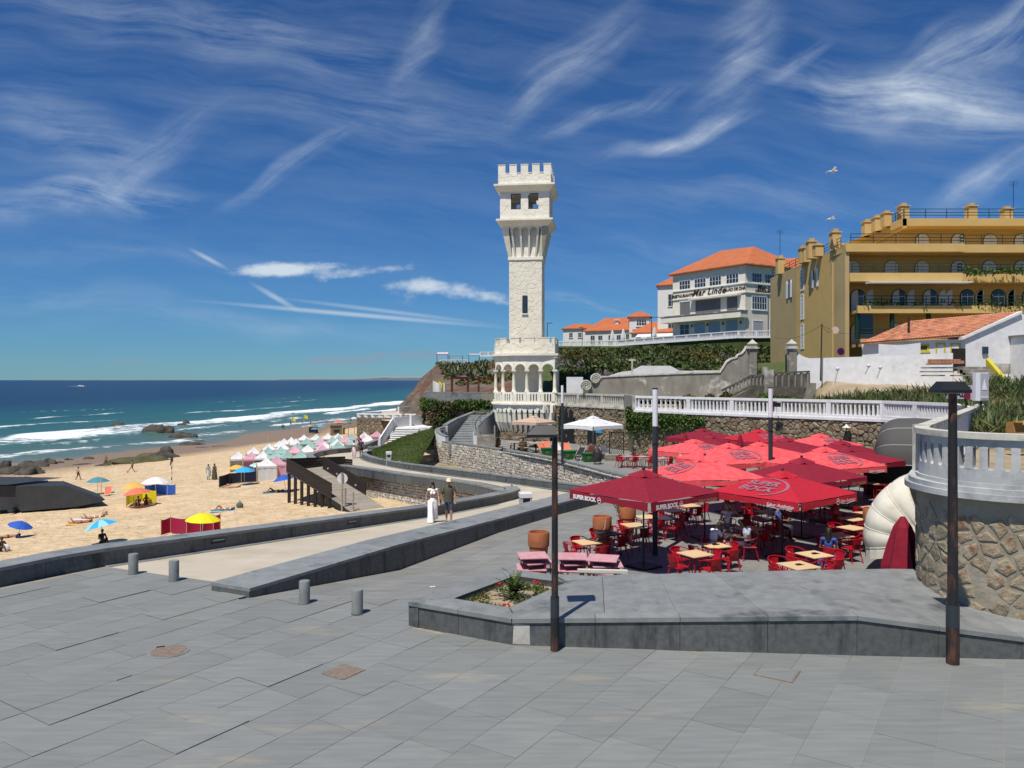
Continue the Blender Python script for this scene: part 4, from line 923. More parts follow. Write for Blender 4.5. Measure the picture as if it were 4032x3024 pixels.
# corbel stage below the balcony
u=.0; nn_=0; L0=LPath.L[1]; us=[L0-2.0+.53*k for k in range(20)]
mb=MB(); lowp=off(LP,.5); mb.prism([tuple(p)for p in lowp],-.7,2.7); mb.build('base_wall',K['rubmort'],tw)
lpp=Path([(x,y,0,1)for x,y in lowp],right=False)
cladding(tw,voronoi(lpp.len-5,2.6,.5,.36,.38,33),lambda u,v,o:lpp.mp(u+4,v-.65,o),.05,K['rubble'],'stone',.03,60,33,.4)
for k,u in enumerate(us):
    if u>LPath.len-2.4:break
    p=LPath.mp(u,0,.0); n=LPath.nrm(u); d=Vector((n.y,-n.x,0)); q=lambda w,z,o:p+d*w+n*o+V(0,0,z)
    mb=MB(); w1=.17; w0=.05; o1,o0=.12,-.42
    vs=[q(-w0,.1,o0),q(w0,.1,o0),q(w1,1.0,-.02),q(w1,1.95,o1),q(-w1,1.95,o1),q(-w1,1.0,-.02)]; vb=[v_-n*.0 for v_ in vs]
    back=[q(-w0,.1,-.6),q(w0,.1,-.6),q(w1,1.0,-.6),q(w1,1.95,-.6),q(-w1,1.95,-.6),q(-w1,1.0,-.6)]
    mb.add(vs+back,[(0,1,2,5),(5,2,3,4),(0,6,7,1),(1,7,8,2),(2,8,9,3),(3,9,10,4),(4,10,11,5),(5,11,6,0)]); mb.build('corbel',K['cstone'],tw)
    pts=[(-.265,2.7),(-.265,1.95),(-.10-.08+.01,1.95)]
    # pointed head between this rib and the next
    c=p+d*(-.265); mbh=MB(); mbh.ext([(-.265,2.66),(-.265,1.95),(-.10,1.95),(-.09,2.08),(0,2.32),(.09,2.08),(.10,1.95),(.265,1.95),(.265,2.66)],p+d*.265+n*.15,d,(0,0,1),-n*.3); mbh.build('niche_head',K['cream'],tw)
mb=MB(); ring(mb,.19,-.1,1.93,2.0)
# ================================================================== long terrace balustrade on a rubble wall
ESP=2.75
WP=[(4.1,71.2),(9.4,61.8),(9.2,57.6),(12.3,53.6),(16.9,48.6),(21.2,44.0),(22.4,39.2),(19.2,31.7)]
def rubble_wall(name,label,pts,z0,z1,cw,ch,seed,lim,th=.6,hide=None,right=True,dep=.13):
    root=thing(name,(pts[0][0],pts[0][1],z0),label,'wall'); P=Path([(x,y,z0,z1)for x,y in pts],right)
    MB().wall(pts,th if right else-th,z0,z1,0).build('mortar',K['rubmort'],root)
    cladding(root,voronoi(P.len,z1-z0,cw,ch,.47,seed),lambda u,v,o:P.mp(min(max(u,0),P.len),v,o),dep,K['rubble'],'stone',.012,lim,seed,.75,hide)
    return root
rubble_wall('rubble_wall','dark rubble stone retaining wall under the weathered balustrade beside the tower',WP[:2],-.7,ESP-.1,.44,.25,51,140,right=True)
rubble_wall('rubble_wall','brown rubble stone retaining wall behind the red parasols',WP[2:6],-.7,ESP-.1,.44,.25,52,300,right=True)
rubble_wall('rubble_wall','short rubble wall behind the charcoal awning',WP[5:8],-.7,ESP-.1,.5,.3,53,30,right=True)
MB().wall([WP[1],WP[2]],.5,-.7,ESP-.1).build('wall_return',[K['rubmort']]); tag(bpy.data.objects['wall_return'],'dark return of the rubble wall where ivy hangs','wall')
def balustrade(name,label,pts,zb,h,m,bay,nb,bw=.12,th=.14,panel=False,right=True,ledge=True,sm=None):
    """rail, plinth, posts and separate balusters along a plan polyline"""
    root=thing(name,(pts[0][0],pts[0][1],zb),label,'balustrade'); s=1 if right else-1; sm=sm or m
    zr=zb+h
    if ledge:MB().wall(pts,.5*s,zb-.16,zb,-.16*s).build('ledge',m,root)
    MB().wall(pts,(th+.14)*s,zb+.001,zb+h*.16,-.07*s).build('plinth',m,root)
    MB().wall(pts,(th+.12)*s,zr-h*.15,zr,-.06*s).build('top_rail',m,root)
    for i in range(len(pts)-1):
        a=Vector((*pts[i],0)); b=Vector((*pts[i+1],0)); d=(b-a).normalized(); L=(b-a).length; n=max(1,round(L/bay)); w=L/n; nn=Vector((-d.y,d.x,0))*s; rz=math.atan2(d.y,d.x)
        for k in range(n+1):
            c=a+d*(w*k)+nn*(th/2)
            if k<n or i==len(pts)-2:MB().box((c.x,c.y,zb+h*.5),(.30,th+.10,h*.985),rz).build('post',m,root)
        me=MB().ext([(-bw*.62,h*.16),(bw*.62,h*.16),(bw*.55,h*.24),(bw*.36,h*.60),(bw*.5,h*.80),(bw*.62,h*.85),(-bw*.62,h*.85),(-bw*.5,h*.80),(-bw*.36,h*.60),(-bw*.55,h*.24)],(0,-th/2,0),(1,0,0),(0,0,1),(0,th,0)).mesh('baluster',sm)
        for k in range(n):
            for q in range(nb):
                c=a+d*(w*k+.15+(w-.3)*(q+.5)/nb)+nn*(th/2); newobj('baluster',me,root,tuple(Vector((c.x,c.y,zb))-root.location),(0,0,rz))
    return root
balustrade('balustrade','weathered cream balustrade joining the tower to the terrace corner',WP[:2],ESP,1.05,K['oldwhite'],3.2,11)
balustrade('balustrade','long white balustrade above the rubble wall and red parasols',WP[2:6],ESP,1.05,K['white'],3.4,11)
balustrade('balustrade','white balustrade turning the terrace corner behind the lamp post',WP[5:8],ESP,1.05,K['white'],3.2,11)
pp_=MB(); pp_.box((9.25,59.7,ESP+.5),(.5,4.4,1.08)); tag(pp_.build('corner_pier',[K['oldgrey']]),'dark weathered pier between the cream and white balustrades','pier')
tag(newobj('esplanade',MB().add([(4.1,71,ESP-.05),(9.4,61.8,ESP-.05),(9.3,57.8,ESP-.05),(12.4,53.8,ESP-.05),(17,48.8,ESP-.05),(21.4,44.2,ESP-.05),(22.6,39.2,ESP-.05),(19.3,31.6,ESP-.05),(9.2,17.0,ESP-.05),(9.6,15.2,ESP-.05),(14,14.6,ESP-.05),(60,14.6,ESP-.05),(60,75,ESP-.05),(4,90,ESP-.05)],[tuple(range(14))]).mesh('esplanade',K['dirt'])),kind='structure')
# ================================================================== round turret at the right
def arcpts():
    return bez([(20.0,33.0),(14.6,25.2),(10.4,19.2),(9.35,17.7),(8.80,16.6),(8.88,15.4),(9.69,14.6),(11.2,14.2),(13.5,14.0),(17,13.9)],5)
TU=arcpts(); tur=thing('stone_turret',(9.8,15.8,.4),'round stone corner of the upper terrace with thick rubble masonry','wall')
TP=Path([(x,y,-.7,2.68)for x,y in TU],right=True)
MB().wall(TU,.6,-.7,2.68).build('render_coat',K['turret'],tur,True)
# embedded stones, standing slightly proud of the render
r=random.Random(77); cells=voronoi(TP.len,3.3,.36,.27,.38,61)
cells=[p for p in cells if(lambda cx,cy:cy>.7 and not(cy>2.95)and r.random()<.9)(sum(q[0]for q in p)/len(p),sum(q[1]for q in p)/len(p))]
cells=[[(sum(q[0]for q in p)/len(p)+(q[0]-sum(s[0]for s in p)/len(p))*(k:=r.uniform(.62,.95)),sum(q[1]for q in p)/len(p)+(q[1]-sum(s[1]for s in p)/len(p))*k)for q in p]for p in cells]
cladding(tur,cells,lambda u,v,o:TP.mp(min(max(u,0),TP.len),v,o),.028,K['tstone'],'stone',.0,300,62,.7)
tb=thing('terrace_balustrade',(9.8,15.8,2.68),'grey white balustrade with rounded slots on the stone turret','balustrade')
MB().wall(TU,.75,2.68,2.80,-.24).build('ledge',K['tledge'],tb,True); MB().wall(TU,.66,2.802,2.90,-.16).build('ledge',K['tledge'],tb,True)
MB().wall(TU,.30,3.84,3.96,-.05).build('top_rail',K['oldwhite'],tb); MB().wall(TU,.24,2.902,2.98,-.02).build('plinth',K['tledge'],tb)
# front: solid slab pierced by pill-shaped slots; built as lintel, sill and the piers between
uF=[TP.L[i]for i in range(len(TU))if TU[i][1]<17.8][0]
MB().wall([(TP.pt(u).x,TP.pt(u).y)for u in np.linspace(uF,TP.len,40)],.16,3.70,3.84,.02).build('lintel',K['tledge'],tb)
MB().wall([(TP.pt(u).x,TP.pt(u).y)for u in np.linspace(uF,TP.len,40)],.16,2.98,3.24,.02).build('sill',K['tledge'],tb)
u=uF
while u<TP.len-.4:
    p,q=TP.mp(u,.7),TP.mp(u+.27,.7); d=(q-p).normalized(); n=TP.nrm(u+.13); L=(q-p).length; s=.06; pts=[(0,.0)]
    pl=[(0,3.24),(L/2-.0,3.24)]
    # one bay: left and right jambs with rounded ends
    lj=[(0,3.24)]+[(L/2-s*math.sin(t),3.24+s-s*math.cos(t))for t in np.linspace(0,PI/2,5)]+[(L/2-s*math.cos(t),3.70-s+s*math.sin(t))for t in np.linspace(0,PI/2,5)]+[(0,3.70)]
    rj=[(L-x,z)for x,z in lj][::-1]
    for j in(lj,rj):MB().ext(j,p-n*.02,d,(0,0,1),-n*.16).build('pier',K['tledge'],tb)
    u+=.27
# receding side: square posts and balusters
u=.3
while u<uF-.2:
    p=TP.mp(u,0); n=TP.nrm(u); c=p-n*.1; MB().box((c.x,c.y,3.41),(.13,.2,.862),math.atan2(-n.x,n.y)).build('baluster',K['white'],tb); u+=.34
MB().box((9.42,17.72,3.42),(.26,.26,1.1),.5).build('end_post',K['oldwhite'],tb)
# corrugated roof sheets behind the turret rail
cg=MB(); n=120
for i in range(n):
    y0,y1=15.2+i*.055,15.2+(i+1)*.055; z0,z1=3.62+.02*math.cos(i*1.57),3.62+.02*math.cos((i+1)*1.57)
    cg.quad((10.6+(y0-15)*.62,y0,z0),(26,y0,z0+.1),(26,y1,z1+.1),(10.6+(y1-15)*.62,y1,z1))
tag(cg.build('corrugated_roof',[K['corr']]),'pale green corrugated roof sheet behind the turret balustrade','roof')
tag(MB().box((22,23.2,3.52),(14,.35,.38)).box((22,23.0,3.74),(14,.2,.05)).build('timber_beam',[K['obeam']]),'long orange timber beam behind the corrugated roof','beam')
# ================================================================== pale block walls
def block_wall(name,label,pts,rh,lw,seed,lim,th=.5,right=True,dep=.07,cap=None):
    P=Path(pts,right); root=thing(name,(pts[0][0],pts[0][1],pts[0][2]),label,'wall'); h=max(b-a for _,_,a,b in pts)
    MB().wall([(p[0],p[1])for p in pts],th if right else-th,[p[2]for p in pts],[p[3]-.03 for p in pts]).build('joint_bed',K['limejoint'],root)
    def mp(u,v,o):u=min(max(u,0),P.len); a,b=P.zz(u); q=P.mp(u,0,o); q.z=b-.02-h+v; return q
    cells=[c for c in courses(P.len,h,rh,lw,seed)if min(q[1]for q in c)>h-max((lambda zz:zz[1]-zz[0])(P.zz(min(max(c[0][0],0),P.len))),.1)-rh]
    cladding(root,cells,mp,dep,K['lime'],'stone',.035,lim,seed,.5)
    return root
block_wall('block_wall','pale rough block retaining wall under the kerb beside the bins',[(x,y,-5.2,z+.14)for x,y,z in[(-13.9,63.2,-2.1),(-10.6,59.0,-1.97),(-7.5,55.0,-1.85),(-5.3,52.3,-1.74),(-2.3,48.6,-1.64),(-.85,46.2,-1.6),(.1,44.6,-1.6)]],.20,.34,71,300,right=True)
C_=bez([(-7.05,69.6,-2.6,-.62),(-6.1,68.6,-2.6,-.62),(-.7,60.6,-2.6,-.62),(3.35,52.9,-2.4,-.62),(5.9,45.6,-2.0,-.62),(7.4,41.8,-1.6,-.62)],4)
block_wall('block_wall','curved pale rough block wall below the deckchair terrace',C_,.19,.36,72,300,right=True)
granite('terrace_kerb','dark granite kerb along the top of the curved block wall',[(x,y,b-.06,b+.13)for x,y,a,b in C_],.5,2.6,cap=.12)
# ================================================================== grass bank, steps, left of the tower
gr0=[(-13.4,73.6,-1.80),(-12.4,68.6,-1.74),(-10.7,64.5,-1.62),(-8.6,61.2,-1.52),(-7.2,59.6,-1.48)]
gr1=[(-12.9,77.2,-1.65),(-11.6,82,-1.1),(-10.2,84,-.7),(-8.6,83,-.3),(-7.0,70.2,.1)]
g0=bez(gr0,10); g1=bez(gr1,10); n=24
GX=np.array([[lerp(g0[i][0],g1[i][0],k/n)for k in range(n+1)]for i in range(len(g0))]); GY=np.array([[lerp(g0[i][1],g1[i][1],k/n)for k in range(n+1)]for i in range(len(g0))])
GZ=np.array([[lerp(g0[i][2],g1[i][2],k/n)for k in range(n+1)]for i in range(len(g0))])
tag(newobj('grass_bank',gridmesh('grass_bank',GX,GY,GZ,K['turf'])),kind='structure')
rs=np.random.RandomState(4); ii=rs.randint(0,GX.shape[0]-1,26000); kk=rs.randint(0,n,26000); fu=rs.rand(26000); fv=rs.rand(26000)
bl=lambda A:(A[ii,kk]*(1-fu)+A[ii+1,kk]*fu)*(1-fv)+(A[ii,kk+1]*(1-fu)+A[ii+1,kk+1]*fu)*fv
plant_obj(None,'lawn_grass',np.stack([bl(GX),bl(GY),bl(GZ)],-1),.10,3,K['grass'],.3,.8,kind='stuff',label='mown green grass on the bank below the ivy wall')
# hollow between the parapet and the block wall
tag(newobj('planting_strip',MB().add([(8,41.2,-1.9),(3.6,45,-1.9),(-1.9,51.8,-2.2),(-6,57,-2.3),(-7.3,59.8,-2.3),(-7.3,70,-2.4),(6.5,46,-2.2)],[(0,1,6),(1,2,6),(2,3,6),(3,4,6),(4,5,6)]).mesh('planting_strip',K['dirt'])),kind='structure')
# grey granite stairs
st=thing('granite_stairs',(-5,68,-.7),'grey granite staircase curving up beside the tower loggia','stairs')
for k in range(13):
    a=V(-5.65+k*.10,67.4+k*1.02,0); w=2.35-.02*k; MB().bbox((a.x+w/2+.1,a.y+.6,-.7+.155*(k+1)-.5),(w,1.3,1.0),.02,-.08*k/6).build('step',K['cap'],st)
L1=bez([(-5.95,68.5,-.8,-.02),(-6.75,69.4,-.8,.22),(-7.1,71.0,-.8,.46),(-6.7,73.0,-.8,.55)],4)
L2=bez([(-6.6,73.2,-.6,.74),(-5.9,76.5,-.5,1.1),(-5.0,79.5,0,1.4),(-4.2,81.8,0,1.62),(-2.6,83,0,1.7)],4)
granite('stair_parapet','lower curved granite parapet at the foot of the grey staircase',L1,-.45,2.0,cap=.12,bodym='white')
granite('stair_parapet','upper granite parapet climbing beside the grey staircase',L2,-.5,2.4,cap=.14,bodym='oldwhite')
granite('stair_parapet','short white parapet with grey coping on the inner side of the staircase',bez([(-3.35,67.2,-.8,.25),(-3.5,69.5,-.8,.55),(-3.2,72.5,-.8,1.0),(-2.4,76,-.8,1.6),(-1.9,79,-.8,2.0)],3),-.4,2.2,cap=.12,bodym='white')
hr=MB(); hp=bez([(-3.15,67.3,.75),(-3.3,69.5,1.1),(-3.0,72.5,1.55),(-2.2,76,2.15),(-1.8,79,2.5)],5); hr.tube(hp,.03)
for i in range(0,len(hp),5):hr.cyl((hp[i][0],hp[i][1],hp[i][2]-.6),hp[i],.025,n=6)
tag(hr.build('hand_rail',[K['black']]),'thin black handrail on the inner side of the grey staircase','handrail')
# lookout deck wall with ivy below, left of the tower
lk=[(-9.4,93.0,-2.5,2.6),(-10.1,90.0,-2.5,2.6),(-9.3,87.4,-2.5,2.6),(-7,86.2,-2.5,2.6),(-2.4,84.6,-2.5,2.6),(-1.2,82,-2.5,2.6)]
lkb=bez([(p[0]+.0,p[1],p[2],p[3])for p in lk],3)
iv=thing('ivy_wall',(-6,86,-2.5),'tall rough wall covered with drying ivy below the grey lookout parapet','wall')
MB().wall([(p[0],p[1])for p in lkb],.6,-2.5,2.6).build('masonry',K['rubmort'],iv)
IP=Path(lkb); rs=np.random.RandomState(8); pts=[]
for _ in range(17000):
    u=rs.rand()*IP.len; v=5.0*rs.rand()**.8
    if fbm(u*.8,v*.8,12)<.44:continue
    q=IP.mp(u,v,.05+.28*rs.rand()*(.4+fbm(u*.9,v*.9,3))); pts.append(tuple(q))
tag(plant_obj(iv,'ivy',pts,.26,5,K['leafb'],.7),kind='stuff')
cladding(iv,[c for c in voronoi(IP.len,5,.6,.45,.4,91)if R.random()<.35],lambda u,v,o:IP.mp(min(max(u,0),IP.len),v,o),.16,K['rubble'],'stone',.05,90,91,.4)
pts=[]
for _ in range(3200):
    u=rs.rand()*IP.len
    if fbm(u*.6,3,13)<.42:continue
    hgt=.5+.7*float(fbm(u*.5,1,4)); q=IP.mp(u,5.1+.15-hgt*rs.rand()*1.3,.25+.35*rs.rand()); pts.append(tuple(q))
plant_obj(iv,'hanging_shrub',pts,.28,6,K['leaf'],.6)
granite('lookout_parapet','smooth grey parapet of the lookout deck left of the tower',[(x,y,2.6,3.62)for x,y,a,b in lkb],.35,40,cap=.1,bodym='cap')
tag(newobj('lookout_deck',MB().add([(-9.6,92.5,2.62),(-9.9,90,2.62),(-9.0,87.6,2.62),(-2.0,84.9,2.62),(4,82,2.62),(4,104,2.62),(-9,104,2.62)],[tuple(range(7))]).mesh('lookout_deck',K['dirt'])),kind='structure')
def pergola(x,y,w,lab):
    t=thing('pergola',(x,y,2.62),lab,'pergola','red pergolas on the lookout deck')
    for dx in(0,w):
        for dy in(0,1.6):MB().box((x+dx,y+dy,3.92),(.16,.16,2.6)).build('post',K['redw'],t)
    for k in range(9):MB().box((x+w*k/8,y+.8,5.28),(.09,2.3,.13)).build('slat',K['redw'],t)
    MB().box((x+w/2,y,5.15),(w+.5,.1,.14)).build('beam',K['redw'],t); MB().box((x+w/2,y+1.6,5.15),(w+.5,.1,.14)).build('beam',K['redw'],t)
    b=MB().box((x+w*.3,y-.4,3.35),(1.2,.3,.06)); b.box((x+w*.3-.5,y-.4,3.0),(.07,.3,.7)).box((x+w*.3+.5,y-.4,3.0),(.07,.3,.7)); b.build('bench',K['redw'],t)
pergola(-7.2,91.5,1.9,'red timber pergola on the lookout deck farther from the tower'); pergola(-3.9,89.0,2.2,'red timber pergola on the lookout deck next to the tower')
def flag(x,y,z,h,m,lab,w=.9,hh=.75,sg=1):
    t=thing('flag',(x,y,z),lab,'flag'); MB().cyl((x,y,z),(x,y,z+h),.03,n=6).build('pole',K['pole'],t)
    g=MB(); n=8
    for i in range(n):
        a,b=i/n,(i+1)/n; wv=lambda s:.14*math.sin(s*7)*s
        g.quad((x+sg*w*a,y+wv(a),z+h-hh-hh*.25*a),(x+sg*w*b,y+wv(b),z+h-hh-hh*.25*b),(x+sg*w*b,y+wv(b),z+h-hh*.35*b),(x+sg*w*a,y+wv(a),z+h-hh*.35*a))
    g.build('flag_cloth',K[m],t)
flag(-9.3,90.3,2.62,2.3,'fwhite','white flag with a blue mark on the lookout deck',1.0,1.4); flag(-8.7,90.6,2.62,2.3,'fyel','yellow flag drooping beside the white one on the deck',.6,1.3); flag(-8.2,91,2.62,2.2,'fwhite','pale furled flag right of the yellow flag on the deck',.35,1.3)
# white stairs and promenade towards the sea
ws=thing('white_stairs',(-12,80,-2.2),'broad white staircase climbing beside the grass bank','stairs')
for k in range(12):
    MB().box((-11.7+.02*k,78.2+.55*k+.62,-2.2+.155*(k+1)-.65),(2.96-.04*k,1.0,1.18),.12).build('riser',K['oldgrey'],ws); MB().bbox((-11.7+.02*k,78.2+.55*k+.5,-2.2+.155*(k+1)-.03),(3.0-.04*k,1.0,.06),.02,.12).build('step',K['white'],ws)  # dark risers: shadow lines between the white treads are put into their colour
MB().box((-11.2,87.5,-.85),(4.4,6,1.2)).build('landing',K['white'],ws)
rp=[(-13.35,77.6,-2.2,-1.0),(-13.0,84.6,-.35,.85),(-12.95,84.9,-.35,.85),(-9.9,90.0,-.35,.85)]
MB().wall([(p[0],p[1])for p in rp],.14,[p[2]for p in rp],[p[3]for p in rp]).build('side_rail',K['white'],ws)
for p in(rp[0],rp[1],(-11.5,87.3,-.35,.85)):MB().box((p[0],p[1]-.02,(p[2]+p[3])/2+.05),(.22,.22,p[3]-p[2]+.2)).build('post',K['white'],ws)
sw=thing('sea_wall',(-18,130,-8),'low rubble wall with white merlons beyond the straw parasols','wall')
swp=[(-25.6,127),(-22,125.5),(-14,124)]; MB().wall(swp,.6,-9,-1.2).build('masonry',K['rubmort'],sw)
SP=Path([(x,y,-9,-1.2)for x,y in swp]); cladding(sw,voronoi(SP.len,4.2,.8,.5,.4,95),lambda u,v,o:SP.mp(min(max(u,0),SP.len),v+3.5,o),.1,K['rubble'],'stone',.06,60,95,.4)
for k in range(8):q=SP.mp(.5+k*1.35,7.8); MB().box((q.x,q.y+.3,-.95),(.75,.5,.5)).build('merlon',K['white'],sw)
MB().wall(swp,.7,-.72,-.55,-.05).build('coping',K['white'],sw)
wpm=[(-22,150),(-17,156),(-11.5,150),(-9.5,138)]
tag(MB().wall(bez(wpm,4),.4,-8,-.3).build('promenade_wall',[K['white']]),'white curved wall of the far seaside walk under the cliff','wall')
tag(newobj('sea_walk',MB().add([(-27,160,-1.6),(-22,127,-1.6),(-9,86,-.3),(-6,110,-1.2),(-8,175,-1.6)],[tuple(range(5))]).mesh('sea_walk',K['conc'])),kind='structure')
# ================================================================== headland and hill
def hl(Y):return np.interp(Y,[94,99,101,130,160,190,205,380],[-9,-3,2.3,4.6,6.9,8.4,8.9,9.0])
def xe(Y):return np.interp(Y,[100,150,200,260,380],[-8.5,-14,-19.8,-25,-33])
ys=np.linspace(94,380,270); xs=np.linspace(-62,14,240); XX,YY=np.meshgrid(xs,ys)
drop=np.maximum(xe(YY)-XX,0); rg=fbm(XX*.12,YY*.12,6,5)-.5+.6*(np.abs(fbm(XX*.3,YY*.3,16,4)-.47)-.08)
ZZ=hl(YY)-1.05*drop-.012*drop**2+rg*np.clip(drop*.8,.8,5)+np.clip(XX+10,0,12)*.16
ZZ=np.maximum(ZZ,SEA-3)
ZZ=np.where((YY>196)&(YY<212)&(XX>-20)&(XX<-9),np.minimum(ZZ,8.8),ZZ)
tag(newobj('headland',gridmesh('headland',XX,YY,ZZ,K['cliff'],False)),kind='structure')
def headz(x,y):d=max(float(xe(y))-x,0); return float(hl(y))-1.05*d-.012*d*d+(float(fbm(x*.12,y*.12,6,5))-.5)*min(max(d*.8,.8),5)+min(max(x+10,0),12)*.16
def agave(seed,m):
    r=random.Random(seed); mb=MB()
    for k in range(20):
        a=2*PI*k/20*2.6+r.uniform(-.2,.2); el=.15+1.15*(k/20)+r.uniform(-.1,.1); L=r.uniform(.9,1.3); w=.13
        d=Vector((math.cos(a)*math.cos(el),math.sin(a)*math.cos(el),math.sin(el))); s=Vector((-math.sin(a),math.cos(a),0))
        p1=d*L*.35; p2=d*L+V(0,0,-.12)
        mb.add([s*w*.6,-s*w*.6,p1-s*w,p1+s*w,p2,p1+V(0,0,-.05)],[(0,1,2,3),(3,2,4),(0,3,5),(1,5,2),(5,4,2),(3,4,5)])
    return mb.mesh('agave',m)
AG=[agave(i,K['agave'])for i in range(3)]; r=random.Random(3); spots=[]
for fx,d in((1742,170),(1760,165),(1775,172),(1790,160),(1805,168),(1752,150),(1768,145),(1785,140),(1800,148),(1815,142),(1830,150),(1835,165),(1848,158),(1862,172),(1870,160),(1885,168),(1895,178),(1905,165),(1915,172),(1850,135),(1865,128),(1890,140),(1905,132),(1920,125),(1915,148),(1880,180),(1845,182),(1735,186),(1822,178),(1795,184)):
    x=(fx-CX)/FOC*d; z=headz(x,d); o=newobj('agave_plant',AG[r.randrange(3)],None,(x,d,z-.05),(0,0,r.uniform(0,6)),(r.uniform(1.3,2.0),)*3)
    tag(o,'spiky grey green agave growing on the cliff left of the tower','agave','agaves on the cliff')
rs=np.random.RandomState(12); n=15000; X=-20+30*rs.rand(n); Y=108+95*rs.rand(n); keep=(fbm(X*.13,Y*.10,15)>.52)&(X>xe(Y)+.5); X,Y=X[keep],Y[keep]
Z=np.array([headz(a,b)for a,b in zip(X,Y)])+.1+.9*rs.rand(len(X))*fbm(X*.4,Y*.4,2)
plant_obj(None,'cliff_scrub',np.stack([X,Y,Z],-1),.7,9,K['leafo'],.5,kind='stuff',label='olive scrub covering the top of the cliff')
# lookout terrace on the cliff
ct=MB(); ct.box((-14.6,204,7.6),(10.2,8,2.9)); tag(ct.build('cliff_terrace',[K['rubmort']]),'walled terrace on the cliff edge with striped awnings','terrace')
balustrade('balustrade','small white balustrade on the cliff terrace',[(-18.6,199.9),(-11.6,199.9)],9.06,1.15,K['white'],2.4,7,ledge=False)
balustrade('balustrade','white balustrade just left of the tower battlements on the hill',[(-7.4,180),(-3.6,178.5)],10.4,1.1,K['white'],2.4,7,ledge=False)
def awn(x0,x1,y,z,h,lab,tilt=.3,m='fwhite'):
    t=thing('awning_frame',(x0,y,z),lab,'pergola')
    for x in(x0,x1):MB().box((x,y,z+h/2),(.14,.14,h)).build('post',K['redw'],t)
    MB().box(((x0+x1)/2,y,z+h+.07),(x1-x0+.3,.14,.14)).build('beam',K['redw'],t)
    n=10
    for k in range(n):
        a,b=lerp(x0,x1,k/n),lerp(x0,x1,(k+1)/n); MB().add([(a,y-.8,z+h+.1),(b,y-.8,z+h+.1),(b,y+1,z+h+.1+tilt),(a,y+1,z+h+.1+tilt)],[(0,1,2,3)]).build('stripe',K['fwhite']if k%2 else K['fpink'],t)
awn(-19.8,-16.9,203,9.05,2.6,'striped awning at the left end of the cliff terrace',.5); awn(-16.6,-13.1,204,9.05,2.2,'dark pergola in the middle of the cliff terrace',.1); awn(-11.4,-8.6,203,9.05,2.4,'striped awning at the right end of the cliff terrace',.3)
# hillside behind the tower and under the upper promenade
def hz(X,Y):return np.interp(Y,[60,72,80,95,110,125,138,148,220,400],[2.7,3.0,4.4,6.0,7.3,9.2,10.9,11.5,12.2,14])
ys=np.linspace(72,300,140); xs=np.linspace(3,110,120); XX,YY=np.meshgrid(xs,ys); ZZ=hz(XX,YY)+(fbm(XX*.15,YY*.15,8)-.5)*1.0*np.clip((140-YY)/30,0,1)
wgt=np.clip((XX-24)/5,0,1)*np.clip((112-YY)/8,0,1); ZZ=ZZ*(1-wgt)+wgt*np.interp(YY,[70,80,100],[6.2,6.9,7.0])
tag(newobj('hillside',gridmesh('hillside',XX,YY,ZZ,K['turf'])),kind='structure')
rs=np.random.RandomState(21); n=150000; Y=78+66*rs.rand(n); X=4.5+42*rs.rand(n); keep=(X<27+np.clip(Y-100,0,60)*1.2)&(X/Y>.055)&(X/Y<.36); X,Y=X[keep],Y[keep]
bmp=fbm(X*.16,Y*.16,17,4); dome=fbm(X*.45,Y*.45,19,3); Z=hz(X,Y)+3.2*(bmp-.35)+1.3*dome-.55*rs.rand(len(X))**2
Z=np.where(Y>126,np.minimum(Z,np.interp(Y,[126,146],[10.9,12.0])+.5*dome),Z)
Z=np.minimum(Z,4.55+np.interp(X/Y,[.15,.27],[.0425,.0535])*Y+.5*(dome-.45)-.3*rs.rand(len(X)))
kind=np.where(Y>117+8*(fbm(X*.1,Y*.1,5)-.5)*2,0,np.where(fbm(X*.11,Y*.09,29)>.50,1,0)); kind=np.where((fbm(X*.2,Y*.16,37)>.62)&(Y<112),2,kind)
pts=np.stack([X,Y,Z],-1)
plant_obj(None,'hedge_foliage',pts[kind==0],.44,31,K['leafd'],.6,.1,kind='stuff',label='dense dark green hedge on the slope below the upper promenade')
plant_obj(None,'scrub_foliage',pts[kind==1],.42,32,K['leafo'],.5,.1,kind='stuff',label='olive brown scrub on the lower slope behind the grey wall')
plant_obj(None,'dry_shrub',pts[kind==2],.4,33,K['leafg'],.3,.2,kind='stuff',label='grey leafless shrubs among the scrub behind the grey wall')
balustrade('balustrade','long white balustrade of the upper promenade above the hedge',[(8.4,150.5),(20,146),(26.2,133),(34.6,117.6),(42.5,116.5)],11.35,1.15,K['white'],3.0,9,ledge=False,bw=.13)
# ================================================================== buildings
def win(parent,o,d,n,w,h,fm='shut',pm='glass',nx=2,ny=2,sill=True,fr=.1,arch=False):
    """window proud of the wall: frame ring with bars, pane behind"""
    o=Vector(o); d=Vector(d).normalized(); n=Vector(n).normalized(); mb=MB(); z=Vector((0,0,1))
    R4=lambda a,b,c,e:[(a,b),(c,b),(c,e),(a,e)]
    for q in(R4(0,0,w,fr),R4(0,h-fr,w,h),R4(0,fr,fr,h-fr),R4(w-fr,fr,w,h-fr)):mb.ext(q,o+n*.07,d,z,-n*.06)
    for k in range(1,nx):x=w*k/nx; mb.ext(R4(x-fr*.35,fr,x+fr*.35,h-fr),o+n*.06,d,z,-n*.05)
    for k in range(1,ny):y=h*k/ny; mb.ext(R4(fr,y-fr*.25,w-fr,y+fr*.25),o+n*.055,d,z,-n*.045)
    f=mb.build('window',K[fm],parent)
    newobj('pane',MB().ext(R4(fr*.5,fr*.5,w-fr*.5,h-fr*.5),o+n*.035,d,z,-n*.03).mesh('pane',K[pm],False,parent.location),f)
    if sill:newobj('sill',MB().ext(R4(-.1,-.12,w+.1,-.002),o+n*.14,d,z,-n*.13).mesh('sill',K[fm],False,parent.location),f)
    return f
